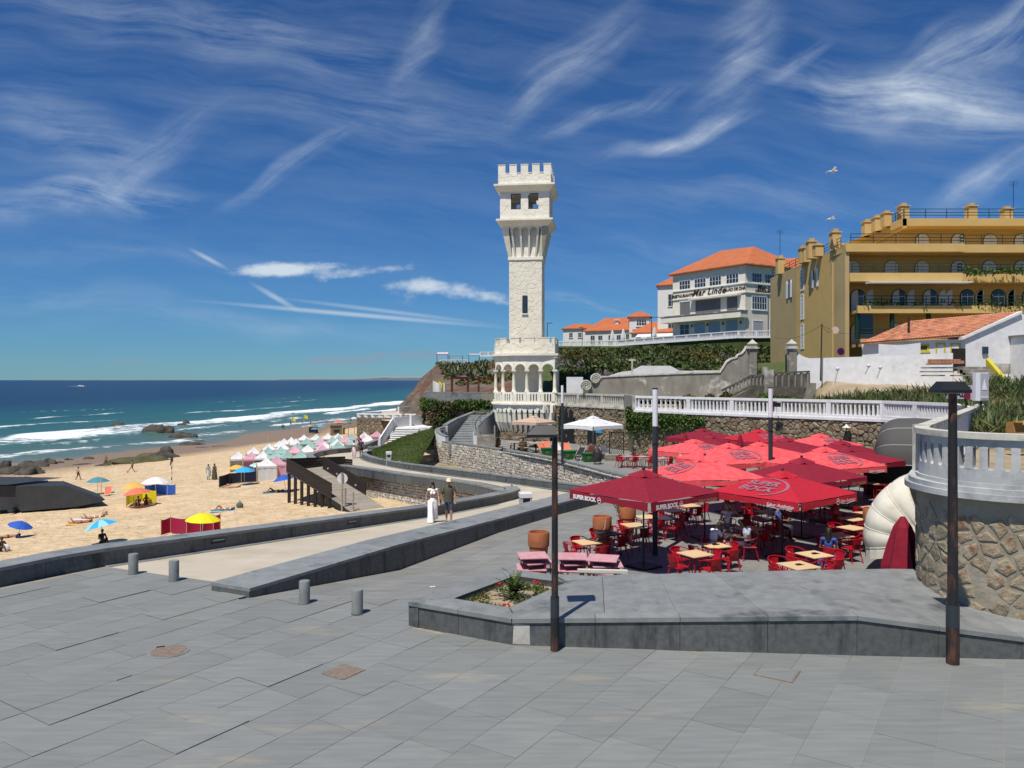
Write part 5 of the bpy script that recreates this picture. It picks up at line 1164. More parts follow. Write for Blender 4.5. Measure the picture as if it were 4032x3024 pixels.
def hip(parent,plan,z,zr,r0,r1,over,m,name='roof'):
    P=[Vector((p[0],p[1],0))for p in plan]; c=sum(P,Vector())/4; q=[p+(p-c).normalized()*over for p in P]
    A,B_=Vector((*r0,zr)),Vector((*r1,zr)); e=[Vector((p.x,p.y,z))for p in q]; lo=[v-V(0,0,.18)for v in e]
    mb=MB(); mb.add(e+[A,B_]+lo,[(0,1,5,4),(1,2,5),(2,3,4,5),(3,0,4),(0,6,7,1),(1,7,8,2),(2,8,9,3),(3,9,6,0),(6,9,8,7)])
    return mb.build(name,m,parent)
tilebump=K['tile'].node_tree
def add_tile_bump(m,sc,rot):
    N=m.node_tree.nodes; L=m.node_tree.links; g=nd(N,'ShaderNodeNewGeometry'); mp=nd(N,'ShaderNodeMapping'); mp.inputs['Rotation'].default_value=(0,0,rot); L.new(g.outputs['Position'],mp.inputs[0])
    w=nd(N,'ShaderNodeTexWave'); w.inputs['Scale'].default_value=sc; w.inputs['Distortion'].default_value=.4; L.new(mp.outputs[0],w.inputs['Vector'])
    b=nd(N,'ShaderNodeBump'); b.inputs['Distance'].default_value=.12; L.new(w.outputs[1],b.inputs['Height']); L.new(b.outputs[0],N['Principled BSDF'].inputs['Normal'])
add_tile_bump(K['tile'],1.1,.9)
# --- restaurant
tag(newobj('forecourt',MB().prism([(20,146.3),(26.3,133.2),(34.7,117.8),(42.6,116.7),(60,124),(60,150),(30,160)],4,11.34).mesh('forecourt',K['turf'])),kind='structure')
ml=thing('restaurant_building',(36.7,121,11.5),'cream corner restaurant building with orange hip roof and painted lettering','building')
C0=Vector((36.7,121,0)); Lf=Vector((27.9,133.5,0)); dL=(Lf-C0).normalized(); LL=(Lf-C0).length; dR=Vector((5.2,3.0,0)).normalized(); RL=14.0; Rt=C0+dR*RL; Bk=Lf+dR*RL
nL=Vector((-dL.y,dL.x,0)); nL=nL if nL.dot(Vector((0,-1,0)))>0 else-nL; nR=Vector((dR.y,-dR.x,0)); nR=nR if nR.y<0 else-nR
MB().prism([tuple(p)[:2]for p in(C0,Rt,Bk,Lf)],5.0,23.2).build('wall',K['mlwall'],ml)
rf=hip(ml,[tuple(p)[:2]for p in(C0,Rt,Bk,Lf)],23.25,27.4,(36.3,133.6),(40.6,129.4),.9,K['tile'])
for(a,b)in((Lf,C0),(C0,Rt)):
    pass
def wp(side,t,z,o=0):return(C0+dL*(LL*t)+nL*o if side==0 else C0+dR*t+nR*o)+V(0,0,z)
for t in(.16,.385,.595,.815):win(ml,wp(0,t+.085,20.35),-dL,nL,2.5,1.6,nx=4,ny=2)
for s in(1.4,4.3,7.4):win(ml,wp(1,s,20.35),dR,nR,2.2,1.6,nx=4,ny=2)
for(a,b)in((.1,.235),(.32,.665),(.745,.89)):
    o=wp(0,b,15.9,.04); w=(b-a)*LL; MB().ext([(0,0),(w,0),(w,2.35),(0,2.35)],o,-dL,(0,0,1),-nL*.03).build('window_blind',K['curt'],ml)
    MB().ext([(-.1,2.36),(w+.1,2.36),(w+.1,2.55),(-.1,2.55)],o+nL*.05,-dL,(0,0,1),-nL*.08).build('window_head',K['white'],ml)
win(ml,wp(1,1.4,16.1),dR,nR,3.4,2.2,nx=6,ny=2); win(ml,wp(1,7,16.1),dR,nR,3.4,2.2,nx=6,ny=2)
for t in(.17,.40,.605,.82):win(ml,wp(0,t+.075,11.6),-dL,nL,2.2,2.9,fm='bluegl' if t<.7 else 'shut',pm='bluegl' if t<.7 else 'glass',nx=2,ny=3,sill=False)
for s in(1.6,5.4):win(ml,wp(1,s,11.5),dR,nR,2.4,2.9,fm='white',pm='signgrey',nx=1,ny=1,sill=False)
MB().ext([(-.4,14.75),(LL*1.08,14.75),(LL*1.08,15.75),(-.4,15.75)],C0+nL*1.7,dL,(0,0,1),-nL*1.75).build('balcony',K['mlwall'],ml)
MB().ext([(-.5,15.752),(LL*1.09,15.752),(LL*1.09,15.9),(-.5,15.9)],C0+nL*1.8,dL,(0,0,1),-nL*1.85).build('balcony_edge',K['oldgrey'],ml)
for zc in(20.15,18.7):MB().ext([(-.15,zc),(LL,zc),(LL,zc+.16),(-.15,zc+.16)],C0+nL*.16,dL,(0,0,1),-nL*.17).build('string_course',K['mlwall'],ml); MB().ext([(-.15,zc),(RL,zc),(RL,zc+.16),(-.15,zc+.16)],C0+nR*.16,dR,(0,0,1),-nR*.17).build('string_course',K['mlwall'],ml)
MB().ext([(.8,18.35),(11,18.35),(11,18.5),(.8,18.5)],C0+nL*.9,dL,(0,0,1),-nL*.9).build('folded_awning',K['fwhite'],ml)
def sign(side,t,z,s,size,shear=0,sp=1.0,bold=.02):
    me=textmesh(s,size,shear,sp,bold,.02,K['mldark']); lettering(ml,me,wp(side,t,z,.05),-dL if side==0 else dR,(0,0,1))
sign(0,.85,19.3,'RESTAURANTE',.72,0,.95,.015); sign(0,.48,19.5,'Mar Lindo',1.55,.35,1.1,.03); sign(0,.14,19.45,'SALÃO DE CHÁ',.68,0,.92,.015)
sign(1,5.2,19.72,'Mar Lindo',1.15,.35,1.1,.02); sign(1,5.6,19.08,'RESTAURANTE & SALÃO',.62,0,1.0,.015)
for t in(.05,.28,.49,.71):c=wp(0,t,14.1,.2); MB().box(tuple(c),(.22,.22,.45),0,.6).build('wall_lantern',K['black'],ml)
def house(name,label,plan,z0,ze,zr,r0,r1,wins=(),roofm='tile',wallm='hwall',chim=None):
    t=thing(name,(plan[0][0],plan[0][1],z0),label,'house'); MB().prism(plan,z0-.5,ze).build('wall',K[wallm],t); rf=hip(t,plan,ze+.02,zr,r0,r1,.5,K[roofm])
    a,b=Vector((*plan[0],0)),Vector((*plan[1],0)); d=(b-a).normalized(); n=Vector((d.y,-d.x,0))
    for(u,z,w,h)in wins:win(t,a+d*u+V(0,0,z),d,n,w,h,fm='oldwhite',nx=2,ny=2)
    if chim:newobj('chimney',MB().box((0,0,.9),(.7,.7,1.8)).box((0,0,1.95),(1.1,1.1,.2)).mesh('chimney',K['hwall'],False,None),rf,Vector(chim)-t.location)
    return t
house('old_house','small white house with orange roof farthest left above the hedge',[(12.2,184),(20.2,181),(21.5,190),(13.6,193)],11.8,17.2,18.6,(15,188),(18.5,187),[(1.5,15,.9,1.2),(3.7,15,.9,1.2),(5.8,15,.9,1.2)])
hb=house('old_house','long white house with orange roof and tall chimney above the hedge',[(15.8,166),(26.6,161),(29,171),(18.6,177)],11.8,15.5,18.6,(20.5,170.5),(25.5,168),[(1.2,12.6,1.0,1.9),(2.9,12.6,1.0,1.9),(5.2,12.6,1.0,1.9),(7.0,12.6,1.0,1.9),(9.0,12.9,1.0,1.8),(10.6,12.9,1.0,1.6)],chim=(22.6,166,15.9))
MB().prism([(24.6,161.5),(28.6,160.2),(29.4,164),(25.4,165.5)],12,18.2).build('dormer_wall',K['hwall'],hb); hip(hb,[(24.6,161.5),(28.6,160.2),(29.4,164),(25.4,165.5)],18.22,19.4,(26.4,163),(27.6,162.6),.6,K['tile'],'dormer_roof')
win(hb,(26.0,161.0,16.2),(4,-1.3,0),(-.3,-1,0),2.2,1.4,nx=4)
hc=house('old_house','low white house with broad orange roof beside the restaurant',[(23.6,152),(31.6,147),(35,155),(27,160)],11.5,14.2,16.6,(28,154.5),(31.5,152.5),[(1.0,11.9,1.0,1.9),(3.2,11.9,1.2,1.9)])
MB().add([(24.6,150.6,13.9),(31.4,146.3,13.9),(30.6,144.6,13.2),(23.8,148.9,13.2)],[(0,1,2,3)]).build('awning',K['fwhite'],hc)
house('old_house','tall pale house behind the left side of the restaurant',[(28.4,150),(36,147),(39,156),(31,160)],11.5,23.4,25.8,(32.5,153.5),(35,152.5),[(2.0,19.2,1.3,2.4),(2.0,14.6,1.3,2.4)])
house('old_house','house with orange roof showing behind the ochre building corner',[(46,140),(60,136),(63,150),(48,154)],11.5,24.2,28.0,(52,146),(57,144))
# closed white parasols, lamps on the upper promenade
def closed_parasol(x,y,z,h,m,lab,rad=.28):
    t=thing('closed_parasol',(x,y,z),lab,'parasol'); MB().cyl((x,y,z),(x,y,z+h),.03,n=6).build('pole',K['pole'],t)
    mb=MB(); n=12; pr=[(.55,.30),(.75,1.0),(.62,.72),(1.0,.25)]
    prof=[(rad*1.0,h*.32),(rad*1.05,h*.5),(rad*.75,h*.72),(rad*.45,h*.9),(.05,h*1.0)]; vs=[]
    for rr,zz in prof:
        for i in range(n):a=2*PI*i/n; k=1 if i%2 else .68; vs.append((x+rr*k*math.cos(a),y+rr*k*math.sin(a),z+zz))
    fs=[(j*n+i,j*n+(i+1)%n,(j+1)*n+(i+1)%n,(j+1)*n+i)for j in range(len(prof)-1)for i in range(n)]+[tuple(range((len(prof)-1)*n,len(prof)*n))]
    mb.add(vs,fs); mb.build('folded_canopy',K[m],t); return t
for fx,d,lab in((2411,152,'closed white parasol left of the others on the upper promenade'),(2454,148,'closed white parasol in front of the long white house'),(2577,143,'closed white parasol nearest the restaurant')):
    closed_parasol((fx-CX)/FOC*d,d,11.4,3.4,'fwhite',lab,.5)
def street_lamp(x,y,z,h,arm,lab,m='mastd',w=.5):
    t=thing('street_lamp',(x,y,z),lab,'street lamp'); MB().cyl((x,y,z),(x,y,z+h),.09,.06,8).build('pole',K[m],t)
    MB().box((x+arm/2,y,z+h+.03),(abs(arm)+.2,.3,.1)).build('lamp_head',K[m],t)
street_lamp((2565-CX)/FOC*141,141,11.4,5.0,1.3,'dark street lamp beside the white awning left of the restaurant'); street_lamp((3025-CX)/FOC*118,118,9,9.0,.5,'dark street lamp between the restaurant and the ochre building'); street_lamp((2293-CX)/FOC*155,155,11.4,4.1,-.6,'street lamp left of the long white house'); street_lamp((2155-CX)/FOC*150,150,11.4,4.6,.9,'street lamp seen behind the tower shaft')
tag(MB().box((33.2,96,9.5),(.35,.35,9)).build('green_post',[K['dgreen']]),'tall dark green post left of the ochre building','post')
# --- ochre apartment block
yb=thing('apartment_building',(32,75,7),'ochre apartment block with long balconies and white arched shutters','building')
MB().prism([(31.9,76.6),(78,76.6),(78,98),(33.0,98)],5.5,17.5).build('wall',K['yel'],yb)
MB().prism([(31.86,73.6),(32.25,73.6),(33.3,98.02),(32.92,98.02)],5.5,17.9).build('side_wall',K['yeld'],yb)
MB().prism([(40.0,79.5),(78,79.5),(78,92),(41.3,90)],17.5,21.0).build('upper_wall',K['yel'],yb)
MB().prism([(60,84),(78,84),(78,92),(60,92)],21,23.5).build('top_storey',K['yel'],yb)
def slab(x0,x1,y0,y1,z0,z1,nm='balcony_front'):MB().box(((x0+x1)/2,(y0+y1)/2,(z0+z1)/2),(x1-x0,y1-y0,z1-z0)).build(nm,K['yel'],yb)
for(z0,z1,xa,steps)in((17.25,18.0,31.88,((43.2,74.1),(55.5,74.9))),(14.40,15.2,32.26,((43.0,74.3),(55.5,75.0))),(11.38,12.07,33.0,((46,73.9),(58,74.6))),(8.15,8.9,33.3,((46,73.9),(58,74.4)))):
    x=xa; y=73.55
    for(xe_,yn)in steps+((78,None),):
        slab(x,xe_,y,76.6,z0,z0+.28,'balcony_slab'); slab(x,xe_,y-.12,y+.1,z0-.02,z1); x=xe_+.004; y=yn
slab(39.1,58.5,77.0,79.5,20.4,21.15,'roof_fascia'); slab(58.51,78,77.8,79.5,20.4,21.15,'roof_fascia'); MB().prism([(39.1,77.0),(39.5,77.0),(41.1,90),(40.7,90)],20.2,21.13).build('roof_fascia',K['yel'],yb); slab(39.3,78,78.5,91,21.0,21.06,'roof_deck')
def railing(pts,nm='balcony_railing',h=.95):
    mb=MB(); P=[Vector(p)for p in pts]
    for k in(.35,.65,1.0):
        for a,b in zip(P[:-1],P[1:]):mb.cyl(a+V(0,0,h*k),b+V(0,0,h*k),.035,n=5)
    for a,b in zip(P[:-1],P[1:]):
        n=max(1,round((b-a).length/2.2))
        for i in range(n+1):p=a.lerp(b,i/n); mb.cyl(p,p+V(0,0,h),.035,n=5)
    mb.build(nm,K['dgreen'],yb)
railing([(32.4,73.6,18.0),(43.2,73.6,18.0),(43.2,74.2,18.0),(55.5,74.2,18.0),(55.5,75,18),(76,75,18)])
railing([(32.5,73.6,15.2),(43.0,73.6,15.2),(43.1,74.4,15.2),(55.5,74.4,15.2),(76,75,15.2)]); railing([(33.2,73.6,12.07),(46,73.6,12.07),(58,74,12.07),(76,74.7,12.07)]); railing([(33.5,73.6,8.9),(46,73.6,8.9)])
railing([(39.3,77.1,21.15),(58.4,77.1,21.15)]); railing([(58.6,77.9,21.15),(76,77.9,21.15)]); railing([(39.2,77.1,21.15),(40.8,89.8,21.15)]); railing([(32.05,75,17.9),(33.1,97.8,17.9)])
def archdoor(x,y,z0,z1,w,mode='closed'):
    """arched french window: dark rim, two louvred shutters (closed, or folded back)"""
    r_=w/2; zs=z1-r_; A=lambda rr,x0=0:[(x0-rr,z0)]+[(x0+rr*math.cos(PI-PI*k/14),zs+rr*math.sin(PI-PI*k/14))for k in range(15)]+[(x0+rr,z0)]
    f=MB().ext(A(r_+.07),(x,y-.03,0),(1,0,0),(0,0,1),(0,.04,0)).build('door_surround',K['dgreen'],yb)
    half=lambda s:[(0,z0),(0,zs+r_)]+[(s*r_*math.sin(PI/2*k/8),zs+r_*math.cos(PI/2*k/8))for k in range(1,9)]+[(s*r_,z0)]
    def sub(mb,nm,m):newobj(nm,mb.mesh(nm,m,False,yb.location),f)
    if mode=='closed':
        for s in(-1,1):sub(MB().ext([(u*.97+s*.012,v)for u,v in half(s)],(x,y-.06,0),(1,0,0),(0,0,1),(0,.025,0)),'shutter',K['shut'])
    else:
        sub(MB().ext(A(r_*.97),(x,y-.05,0),(1,0,0),(0,0,1),(0,.015,0)),'pane',K['glass']); mb=MB()
        for u in(-r_*.9,-.03,r_*.9-.06):mb.ext([(u,z0),(u+.06,z0),(u+.06,zs+r_*.35),(u,zs+r_*.35)],(x,y-.075,0),(1,0,0),(0,0,1),(0,.02,0))
        mb.ext([(-r_*.9,zs-.04),(r_*.9,zs-.04),(r_*.9,zs+.03),(-r_*.9,zs+.03)],(x,y-.078,0),(1,0,0),(0,0,1),(0,.02,0)); sub(mb,'door_bars',K['shut'])
        for s in((-1,1)if mode=='open' else(1,)):sub(MB().ext([(u+s*(r_+.16)-s*0,v)for u,v in[(-s*uu+s*r_*.98,vv)for uu,vv in half(s)]],(x,y-.10,0),(1,0,0),(0,0,1),(0,.03,0)),'shutter',K['shut'])
        if mode=='half':sub(MB().ext([(u*.97-.012,v)for u,v in half(-1)],(x,y-.095,0),(1,0,0),(0,0,1),(0,.03,0)),'shutter',K['shut'])
for x in(33.9,37.75,40.8,44.4,47.5,50.7):archdoor(x,76.6,14.7,16.85,1.36)
for x,m in((34.4,'half'),(38.5,'half'),(41.6,'half'),(45.3,'open'),(48.4,'open'),(51.5,'open')):archdoor(x,76.6,11.6,13.95,1.36,m)
for x in(42.4,46.1,49.4,52.6):archdoor(x,79.5,17.6,20.05,1.4)
for x in(34.4,38.3,42,46):archdoor(x,76.6,8.4,10.6,1.36)
for x in(32.75,36.1,39.6):MB().cyl((x+.4,73.9,8.9),(x+.4,73.9,11.38),.22,n=12).build('column',K['dgreen'],yb)
MB().box((34.2,74.3,10.1),(1.3,.06,2.4)).build('glazed_screen',K['glass'],yb)
MB().box((38.5,72.9,14.2),(9.6,1.0,.12)).build('folded_awning',K['fwhite'],yb)
dS=Vector((1.05,24.4,0)).normalized(); nS=Vector((-dS.y,dS.x,0))
sw_=lambda Y:Vector((31.86+(Y-73.6)*1.06/24.4,Y,0))
for(z0,z1)in((14.9,17.35),(11.7,14.5),(8.4,11.2)):win(yb,sw_(86.3)+V(0,0,z0),-dS,nS,1.1,z1-z0,nx=3,ny=6,sill=False,fr=.12)
for(Y,z0,z1)in((90.3,14.6,16.8),(81.6,14.8,17.0)):
    o=sw_(Y)+nS*.02; rr=.5; pts=[(-rr,z0)]+[(rr*math.cos(PI-PI*k/10),z1-rr+rr*math.sin(PI-PI*k/10))for k in range(11)]+[(rr,z0)]
    f=MB().ext(pts,o+nS*.03,-dS,(0,0,1),-nS*.04).build('window',K['glass'],yb)
    for s in(-1,1):newobj('shutter',MB().ext([(u+s*.02 if False else u,v)for u,v in[(s*rr,z0),(s*rr,z1-rr*.9),(s*(rr+.22),z1-.15),(s*(rr+.5),z1-rr*.9),(s*(rr+.5),z0)]],o+nS*.12,-dS+nS*.8*s*0,(0,0,1),-nS*.06).mesh('shutter',K['shut'],False,yb.location),f)
for(fx,d,ht,zb)in((3288,76.5,2.2,17.8),(3315,78.5,1.1,17.8),(3194,81.6,2.2,17.8),(3163,84.8,2.0,17.8),(3176,84.0,1.9,17.8),(3072,93.4,2.3,17.8),(3413,85.9,1.9,21),(3453,83.2,1.8,21),(3490,80.6,1.7,21),(3556,78.4,2.0,21),(3823,78.4,2.0,21),(3963,79,1.8,21),(3221,80,1.4,17.8)):
    x=(fx-CX)/FOC*d; c=MB().box((x,d,zb+ht*.4),(.85,.85,ht*.8)).box((x,d,zb+ht*.82),(1.02,1.02,.1)).build('chimney',K['chim'],yb)
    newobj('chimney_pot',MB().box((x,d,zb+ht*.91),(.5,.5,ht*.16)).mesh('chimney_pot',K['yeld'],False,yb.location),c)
rs=np.random.RandomState(40); pts=[]
for(x0,x1,z)in((43.2,52.0,15.25),(33.5,52,12.05)):
    for _ in range(500 if z>14 else 420):x=x0+(x1-x0)*rs.rand(); k=float(fbm(x*1.3,z,3)); pts.append((x,73.75-.35*rs.rand(),z+.35-.75*rs.rand()*k*1.3))
plant_obj(yb,'balcony_plants',pts,.28,41,K['leaf'],.6)
for fx,d,z,h in((3990,82,21.1,5.0),(3071,93.4,19.9,3.2)):
    x=(fx-CX)/FOC*d; mb=MB().cyl((x,d,z),(x,d,z+h),.03,n=5)
    for k in range(4):mb.cyl((x-.45,d,z+h-.15*k),(x+.45,d,z+h-.15*k+.08),.015,n=4)
    tag(mb.build('roof_aerial',[K['black']]),'tall thin aerial on the roof of the ochre building at the right' if fx>3500 else 'thin aerial on the chimney at the left end of the ochre building','aerial')
# --- cottage with old tiles
ct=thing('cottage',(35,62,5.5),'whitewashed cottage with old tiled roof and yellow window trim','house')
E0,E1,R0,R1=V(30.0,66.3,8.15),V(35.3,60.0,8.5),V(34.9,67.4,10.1),V(39.7,60.3,10.3)
MB().prism([(30.3,66.6),(35.5,60.3),(44,60.3),(40,70)],4.2,8.2).build('wall',K['white'],ct)
MB().ext([(0,4.0),(8.6,4.0),(8.6,8.35),(4.3,10.2),(0,8.42)],(35.42,60.1,0),(1,0,0),(0,0,1),(0,.5,0)).build('gable_wall',K['white'],ct)
MB().box((41.4,58.9,6.0),(5.0,2.3,4.6)).build('annex_wall',K['white'],ct); MB().box((41.4,58.9,8.36),(5.3,2.6,.12)).build('annex_roof',K['oldgrey'],ct)
MB().ext([(-.35,8.1),(4.3,10.15),(4.3,10.36),(-.35,8.32)],(35.42,59.9,0),(1,0,0),(0,0,1),(0,.6,0)).build('gable_coping',K['white'],ct)
MB().ext([(1.2,5.5),(4.2,5.5),(4.2,6.2),(2,6.3)],(35.42,60.09,0),(1,0,0),(0,0,1),(0,-.012,0)).build('peeled_patch',K['oldgrey'],ct)
rb=MB(); rb.add([E0,E1,R1,R0,E0-V(0,0,.12),E1-V(0,0,.12),R1-V(0,0,.12),R0-V(0,0,.12)],[(0,1,2,3),(4,7,6,5),(0,4,5,1),(1,5,6,2),(2,6,7,3),(3,7,4,0)]); rb.add([R0,R1,R1+V(4.3,.4,-1.9),R0+V(4.3,.4,-1.9)],[(0,1,2,3)]); rb.build('roof_deck',K['oldtile'],ct)
nt=0; rest=MB(); rr=random.Random(5)
du=(E1-E0); ncol=round(du.length/.23); slope=((R0-E0)+(R1-E1))/2; nrow=round(slope.length/.42); nrm=du.cross(slope).normalized(); nrm=nrm if nrm.z>0 else-nrm
for j in range(nrow):
    for i in range(ncol):
        a=E0.lerp(E1,(i+.5)/ncol); b=R0.lerp(R1,(i+.5)/ncol); p=a.lerp(b,(j-.08)/nrow)+nrm*(.02+rr.uniform(0,.025)); q=a.lerp(b,(j+1.05)/nrow)+nrm*(-.0+rr.uniform(0,.01)); s=du.normalized(); w0,w1=.105,.085; vs=[]
        for(c,w)in((p,w0),(q,w1)):
            for k in range(5):t=PI*k/4; vs.append(c+s*(w*math.cos(t))+nrm*(w*.75*math.sin(t)))
        fs=[(k,k+1,6+k,5+k)for k in range(4)]+[(0,1,2,3,4)]
        if nt<300 and i>ncol*.35:MB().add(vs,fs).build('roof_tile',K['oldtile'],ct); nt+=1
        else:rest.add(vs,fs)
tag(rest.build('roof_tiles',K['oldtile'],ct),kind='stuff')
dC=(E1-E0); dC.z=0; dC.normalize(); nC=Vector((dC.y,-dC.x,0)); nC=nC if nC.y<0 else-nC; wb=V(30.3,66.6,0)
for(u,z,w,h)in((1.6,6.3,.6,1.2),(3.0,7.3,.9,.6),(4.6,7.3,.9,.6),(6.0,6.6,.75,1.35),(7.1,6.7,.75,1.2)):
    if u>7.7:continue
    win(ct,wb+dC*u+nC*.02+V(0,0,z),dC,nC,w,h,fm='mud',nx=1,ny=1,fr=.13)
MB().box((36.9,60.0,7.3),(.42,.14,.55)).build('window',K['glass'],ct)
MB().cyl((33.2,64.4,8.7),(33.2,64.4,10.2),.1,n=8).build('stove_pipe',K['rust'],ct)
# cloth hung over a line
cl=MB(); n=14
for i in range(n):
    a=V(30.2,63.4,0).lerp(V(32.6,61.4,0),i/n); b=V(30.2,63.4,0).lerp(V(32.6,61.4,0),(i+1)/n); sg=lambda t:-.12*math.sin(PI*t)
    cl.add([(a.x,a.y,6.7),(b.x,b.y,6.7),(b.x,b.y,7.95+sg((i+1)/n)),(a.x,a.y,7.95+sg(i/n))],[(0,1,2,3)])
tag(cl.build('hanging_sheet',[K['fwhite']]),'large white sheet hung in front of the cottage windows','sheet')
# boundary wall, gate piers, scroll wall
tag(MB().wall([(24.4,63.0),(28.8,60.4),(33.0,57.6)],.4,4.0,[6.75,6.85,7.0]).build('boundary_wall',[K['white']]),'long peeling whitewashed wall in front of the cottage','wall')
tag(MB().ext([(0,4),(0,8.0),(.5,8.0),(.55,7.6),(.8,7.1),(1.2,6.85),(1.6,6.75),(1.6,4)],(23.0,63.8,0),Vector((1,-.5,0)).normalized(),(0,0,1),(0,.45,0)).build('gate_wing_wall',[K['white']]),'white wall with a concave shoulder right of the gate','wall')
def gatepier(x,y,z0,zc,lab):
    t=thing('gate_pier',(x,y,z0),lab,'gate pier'); MB().box((x,y,(z0+zc)/2),(.6,.6,zc-z0)).build('shaft',K['oldgrey'],t)
    MB().box((x,y,zc+.06),(.85,.85,.12)).box((x,y,zc+.17),(.65,.65,.1)).build('cap',K['oldwhite'],t)
    MB().add([(x+sx*.34*k,y+sy*.34*k,zc+z)for z,k in((.22,.6),(.42,1.0),(.8,.05))for sx,sy in((-1,-1),(1,-1),(1,1),(-1,1))],[(j*4+i,j*4+(i+1)%4,j*4+4+(i+1)%4,j*4+4+i)for j in range(2)for i in range(4)]+[(8,9,10,11),(3,2,1,0)]).build('finial',K['oldwhite'],t)
gatepier(19.95,63.9,3,7.55,'left gate pier with a pointed finial at the end of the grey scroll wall'); gatepier(23.15,63.7,3,7.55,'right gate pier with a pointed finial beside the white wall')
for s,x in((1,20.35),(-1,22.8)):tag(MB().box((x,64.0,5.9),(.12,.12,2.4)).build('gate_post',[K['dgreen']]),'dark green gate post beside the left pier' if s>0 else 'dark green gate post beside the right pier','post')
prof=[(2318,1570),(2318,1522),(2357,1487),(2500,1480),(2703,1472),(2836,1468),(2851,1446),(2862,1427),(2880,1415),(2901,1410),(2906,1400),(2922,1394),(2933,1382),(2940,1367),(2950,1367),(2950,1570)]
a_,b_=V(6.6,67.2,0),V(19.9,64.0,0); ds=(b_-a_).normalized()
pl=[]
for fx,fy in prof:  # where each outline point meets the wall plane
    k=(fx-CX)/FOC; u=(k*a_.y-a_.x)/(ds.x-k*ds.y); d=a_.y+ds.y*u; pl.append((u,EYE-(fy-HY)/FOC*d))
gw=thing('garden_wall',(6.6,67.2,2.7),'long stained grey wall with twin stone scrolls at its left end','wall')
MB().ext(pl,a_,ds,(0,0,1),(0,.45,0)).build('wall_face',K['oldgrey'],gw)
mb=MB()
for p,q in zip(pl[2:-2],pl[3:-1]):
    A,B_=a_+ds*p[0]+V(0,0,p[1]),a_+ds*q[0]+V(0,0,q[1]); mb.add([A+V(0,-.08,0),B_+V(0,-.08,0),B_+V(0,.5,0),A+V(0,.5,0),A+V(0,-.08,.12),B_+V(0,-.08,.12),B_+V(0,.5,.12),A+V(0,.5,.12)],[(0,1,2,3),(4,7,6,5),(0,4,5,1),(1,5,6,2),(2,6,7,3),(3,7,4,0)])
mb.build('coping',K['oldwhite'],gw)
def volute(fx,fy,rpx,sg):
    d=67.0; c=at(fx,fy,d); r0=rpx/FOC*d; t=MB(); t.cyl(c+V(0,-.1,0),c+V(0,.45,0),r0*.97,n=24)
    sp_=[]
    for k in range(50):a=k/49*2.6*2*PI; rr=r0*(1-.88*k/49); sp_.append(c+V(rr*math.cos(a)*sg,-.13,rr*math.sin(a)))
    t.tube(sp_,[.075*(1-.5*k/49)for k in range(50)],6); t.build('scroll',K['oldwhite'],gw)
volute(2308,1518,21,-1); volute(2345,1491,20,1); MB().ext([(2290,0)],(0,0,0),(1,0,0),(0,0,1),(0,0,0))if False else None
tag(MB().ext([(-3.9,5.15),(-3.2,5.45),(-2.2,5.75),(-1.3,5.85),(-.4,6.3),(2.2,6.3),(3.1,5.85),(5.2,5.8),(5.2,4.5),(-3.9,4.5)],(12.6,72,0),(1,0,0),(0,0,1),(0,.6,0)).build('white_wall',[K['white']]),'bright white wall with a raised curved middle behind the grey wall','wall')
tag(MB().box((18.2,71,5.4),(3.0,.5,.9)).box((19.6,71,5.98),(.16,.16,.3),0,.2).build('white_parapet',[K['white']]),'small white parapet with a finial behind the grey wall','wall')
tag(MB().box((5.8,71.2,4.05),(1.5,.5,2.4)).build('white_pier_wall',[K['white']]),'plain white wall between the tower and the stone scrolls','wall')
tag(MB().box((10.4,66.6,6.0),(.14,.14,1.6)).box((10.4,66.6,6.7),(.6,.1,.14)).build('post',[K['oldwhite']]),'thin pale post behind the grey wall right of the scrolls','post')
# dark concrete stair landing
sl_=thing('stair_balustrade',(18,59,2.7),'dark weathered concrete stair and landing balustrade below the gate','stairs')
D_=59.5
def pol(nm,pts,m='dkconc',d=D_,th=.3):MB().add([at(x,y,d)for x,y in pts]+[at(x,y,d)+V(0,th,0)for x,y in pts],[tuple(range(len(pts))),tuple(range(2*len(pts)-1,len(pts)-1,-1))]+[((i+1)%len(pts),i,len(pts)+i,len(pts)+(i+1)%len(pts))for i in range(len(pts))]).build(nm,K[m],sl_)
pol('top_rail',[(2843,1534),(2957,1476),(3012,1474),(3012,1480),(2959,1483),(2846,1541)]); pol('bottom_rail',[(2872,1560),(2958,1516),(3012,1516),(3012,1523),(2960,1524),(2878,1566)])
for k in range(11):x=2858+k*15; pol('baluster',[(x,max(1479,1531-(x-2843)*.49)),(x+5,max(1479,1531-(x-2838)*.49)),(x+5,max(1519,1563-(x-2872)*.5)),(x,max(1519,1563-(x-2872)*.5))],'oldgrey',D_+.05,.15)
for x0,x1,y0 in((3011,3024,1444),(3024,3046,1455)):pol('pier',[(x0,y0),(x1,y0),(x1,1560),(x0,1560)],'oldgrey',D_-.15,.5)
pol('top_rail',[(3046,1467),(3190,1459),(3190,1466),(3046,1474)]); pol('bottom_rail',[(3046,1521),(3185,1523),(3185,1530),(3046,1529)])
for k in range(6):x=3053+k*25; pol('baluster',[(x,1472-k*1.4),(x+7,1472-k*1.4),(x+5,1522),(x+1,1522)],'oldgrey',D_+.05,.15)
pol('under_wall',[(2900,1560),(2960,1526),(3190,1532),(3190,1575),(2900,1575)],'dkconc',D_+1.2,.3); pol('back_wall',[(2960,1484),(3190,1468),(3190,1532),(2960,1526)],'dkconc',D_+2.2,.3)
pol('end_pier',[(3180,1508),(3214,1508),(3214,1578),(3172,1578)],'oldgrey',D_-.2,.5)
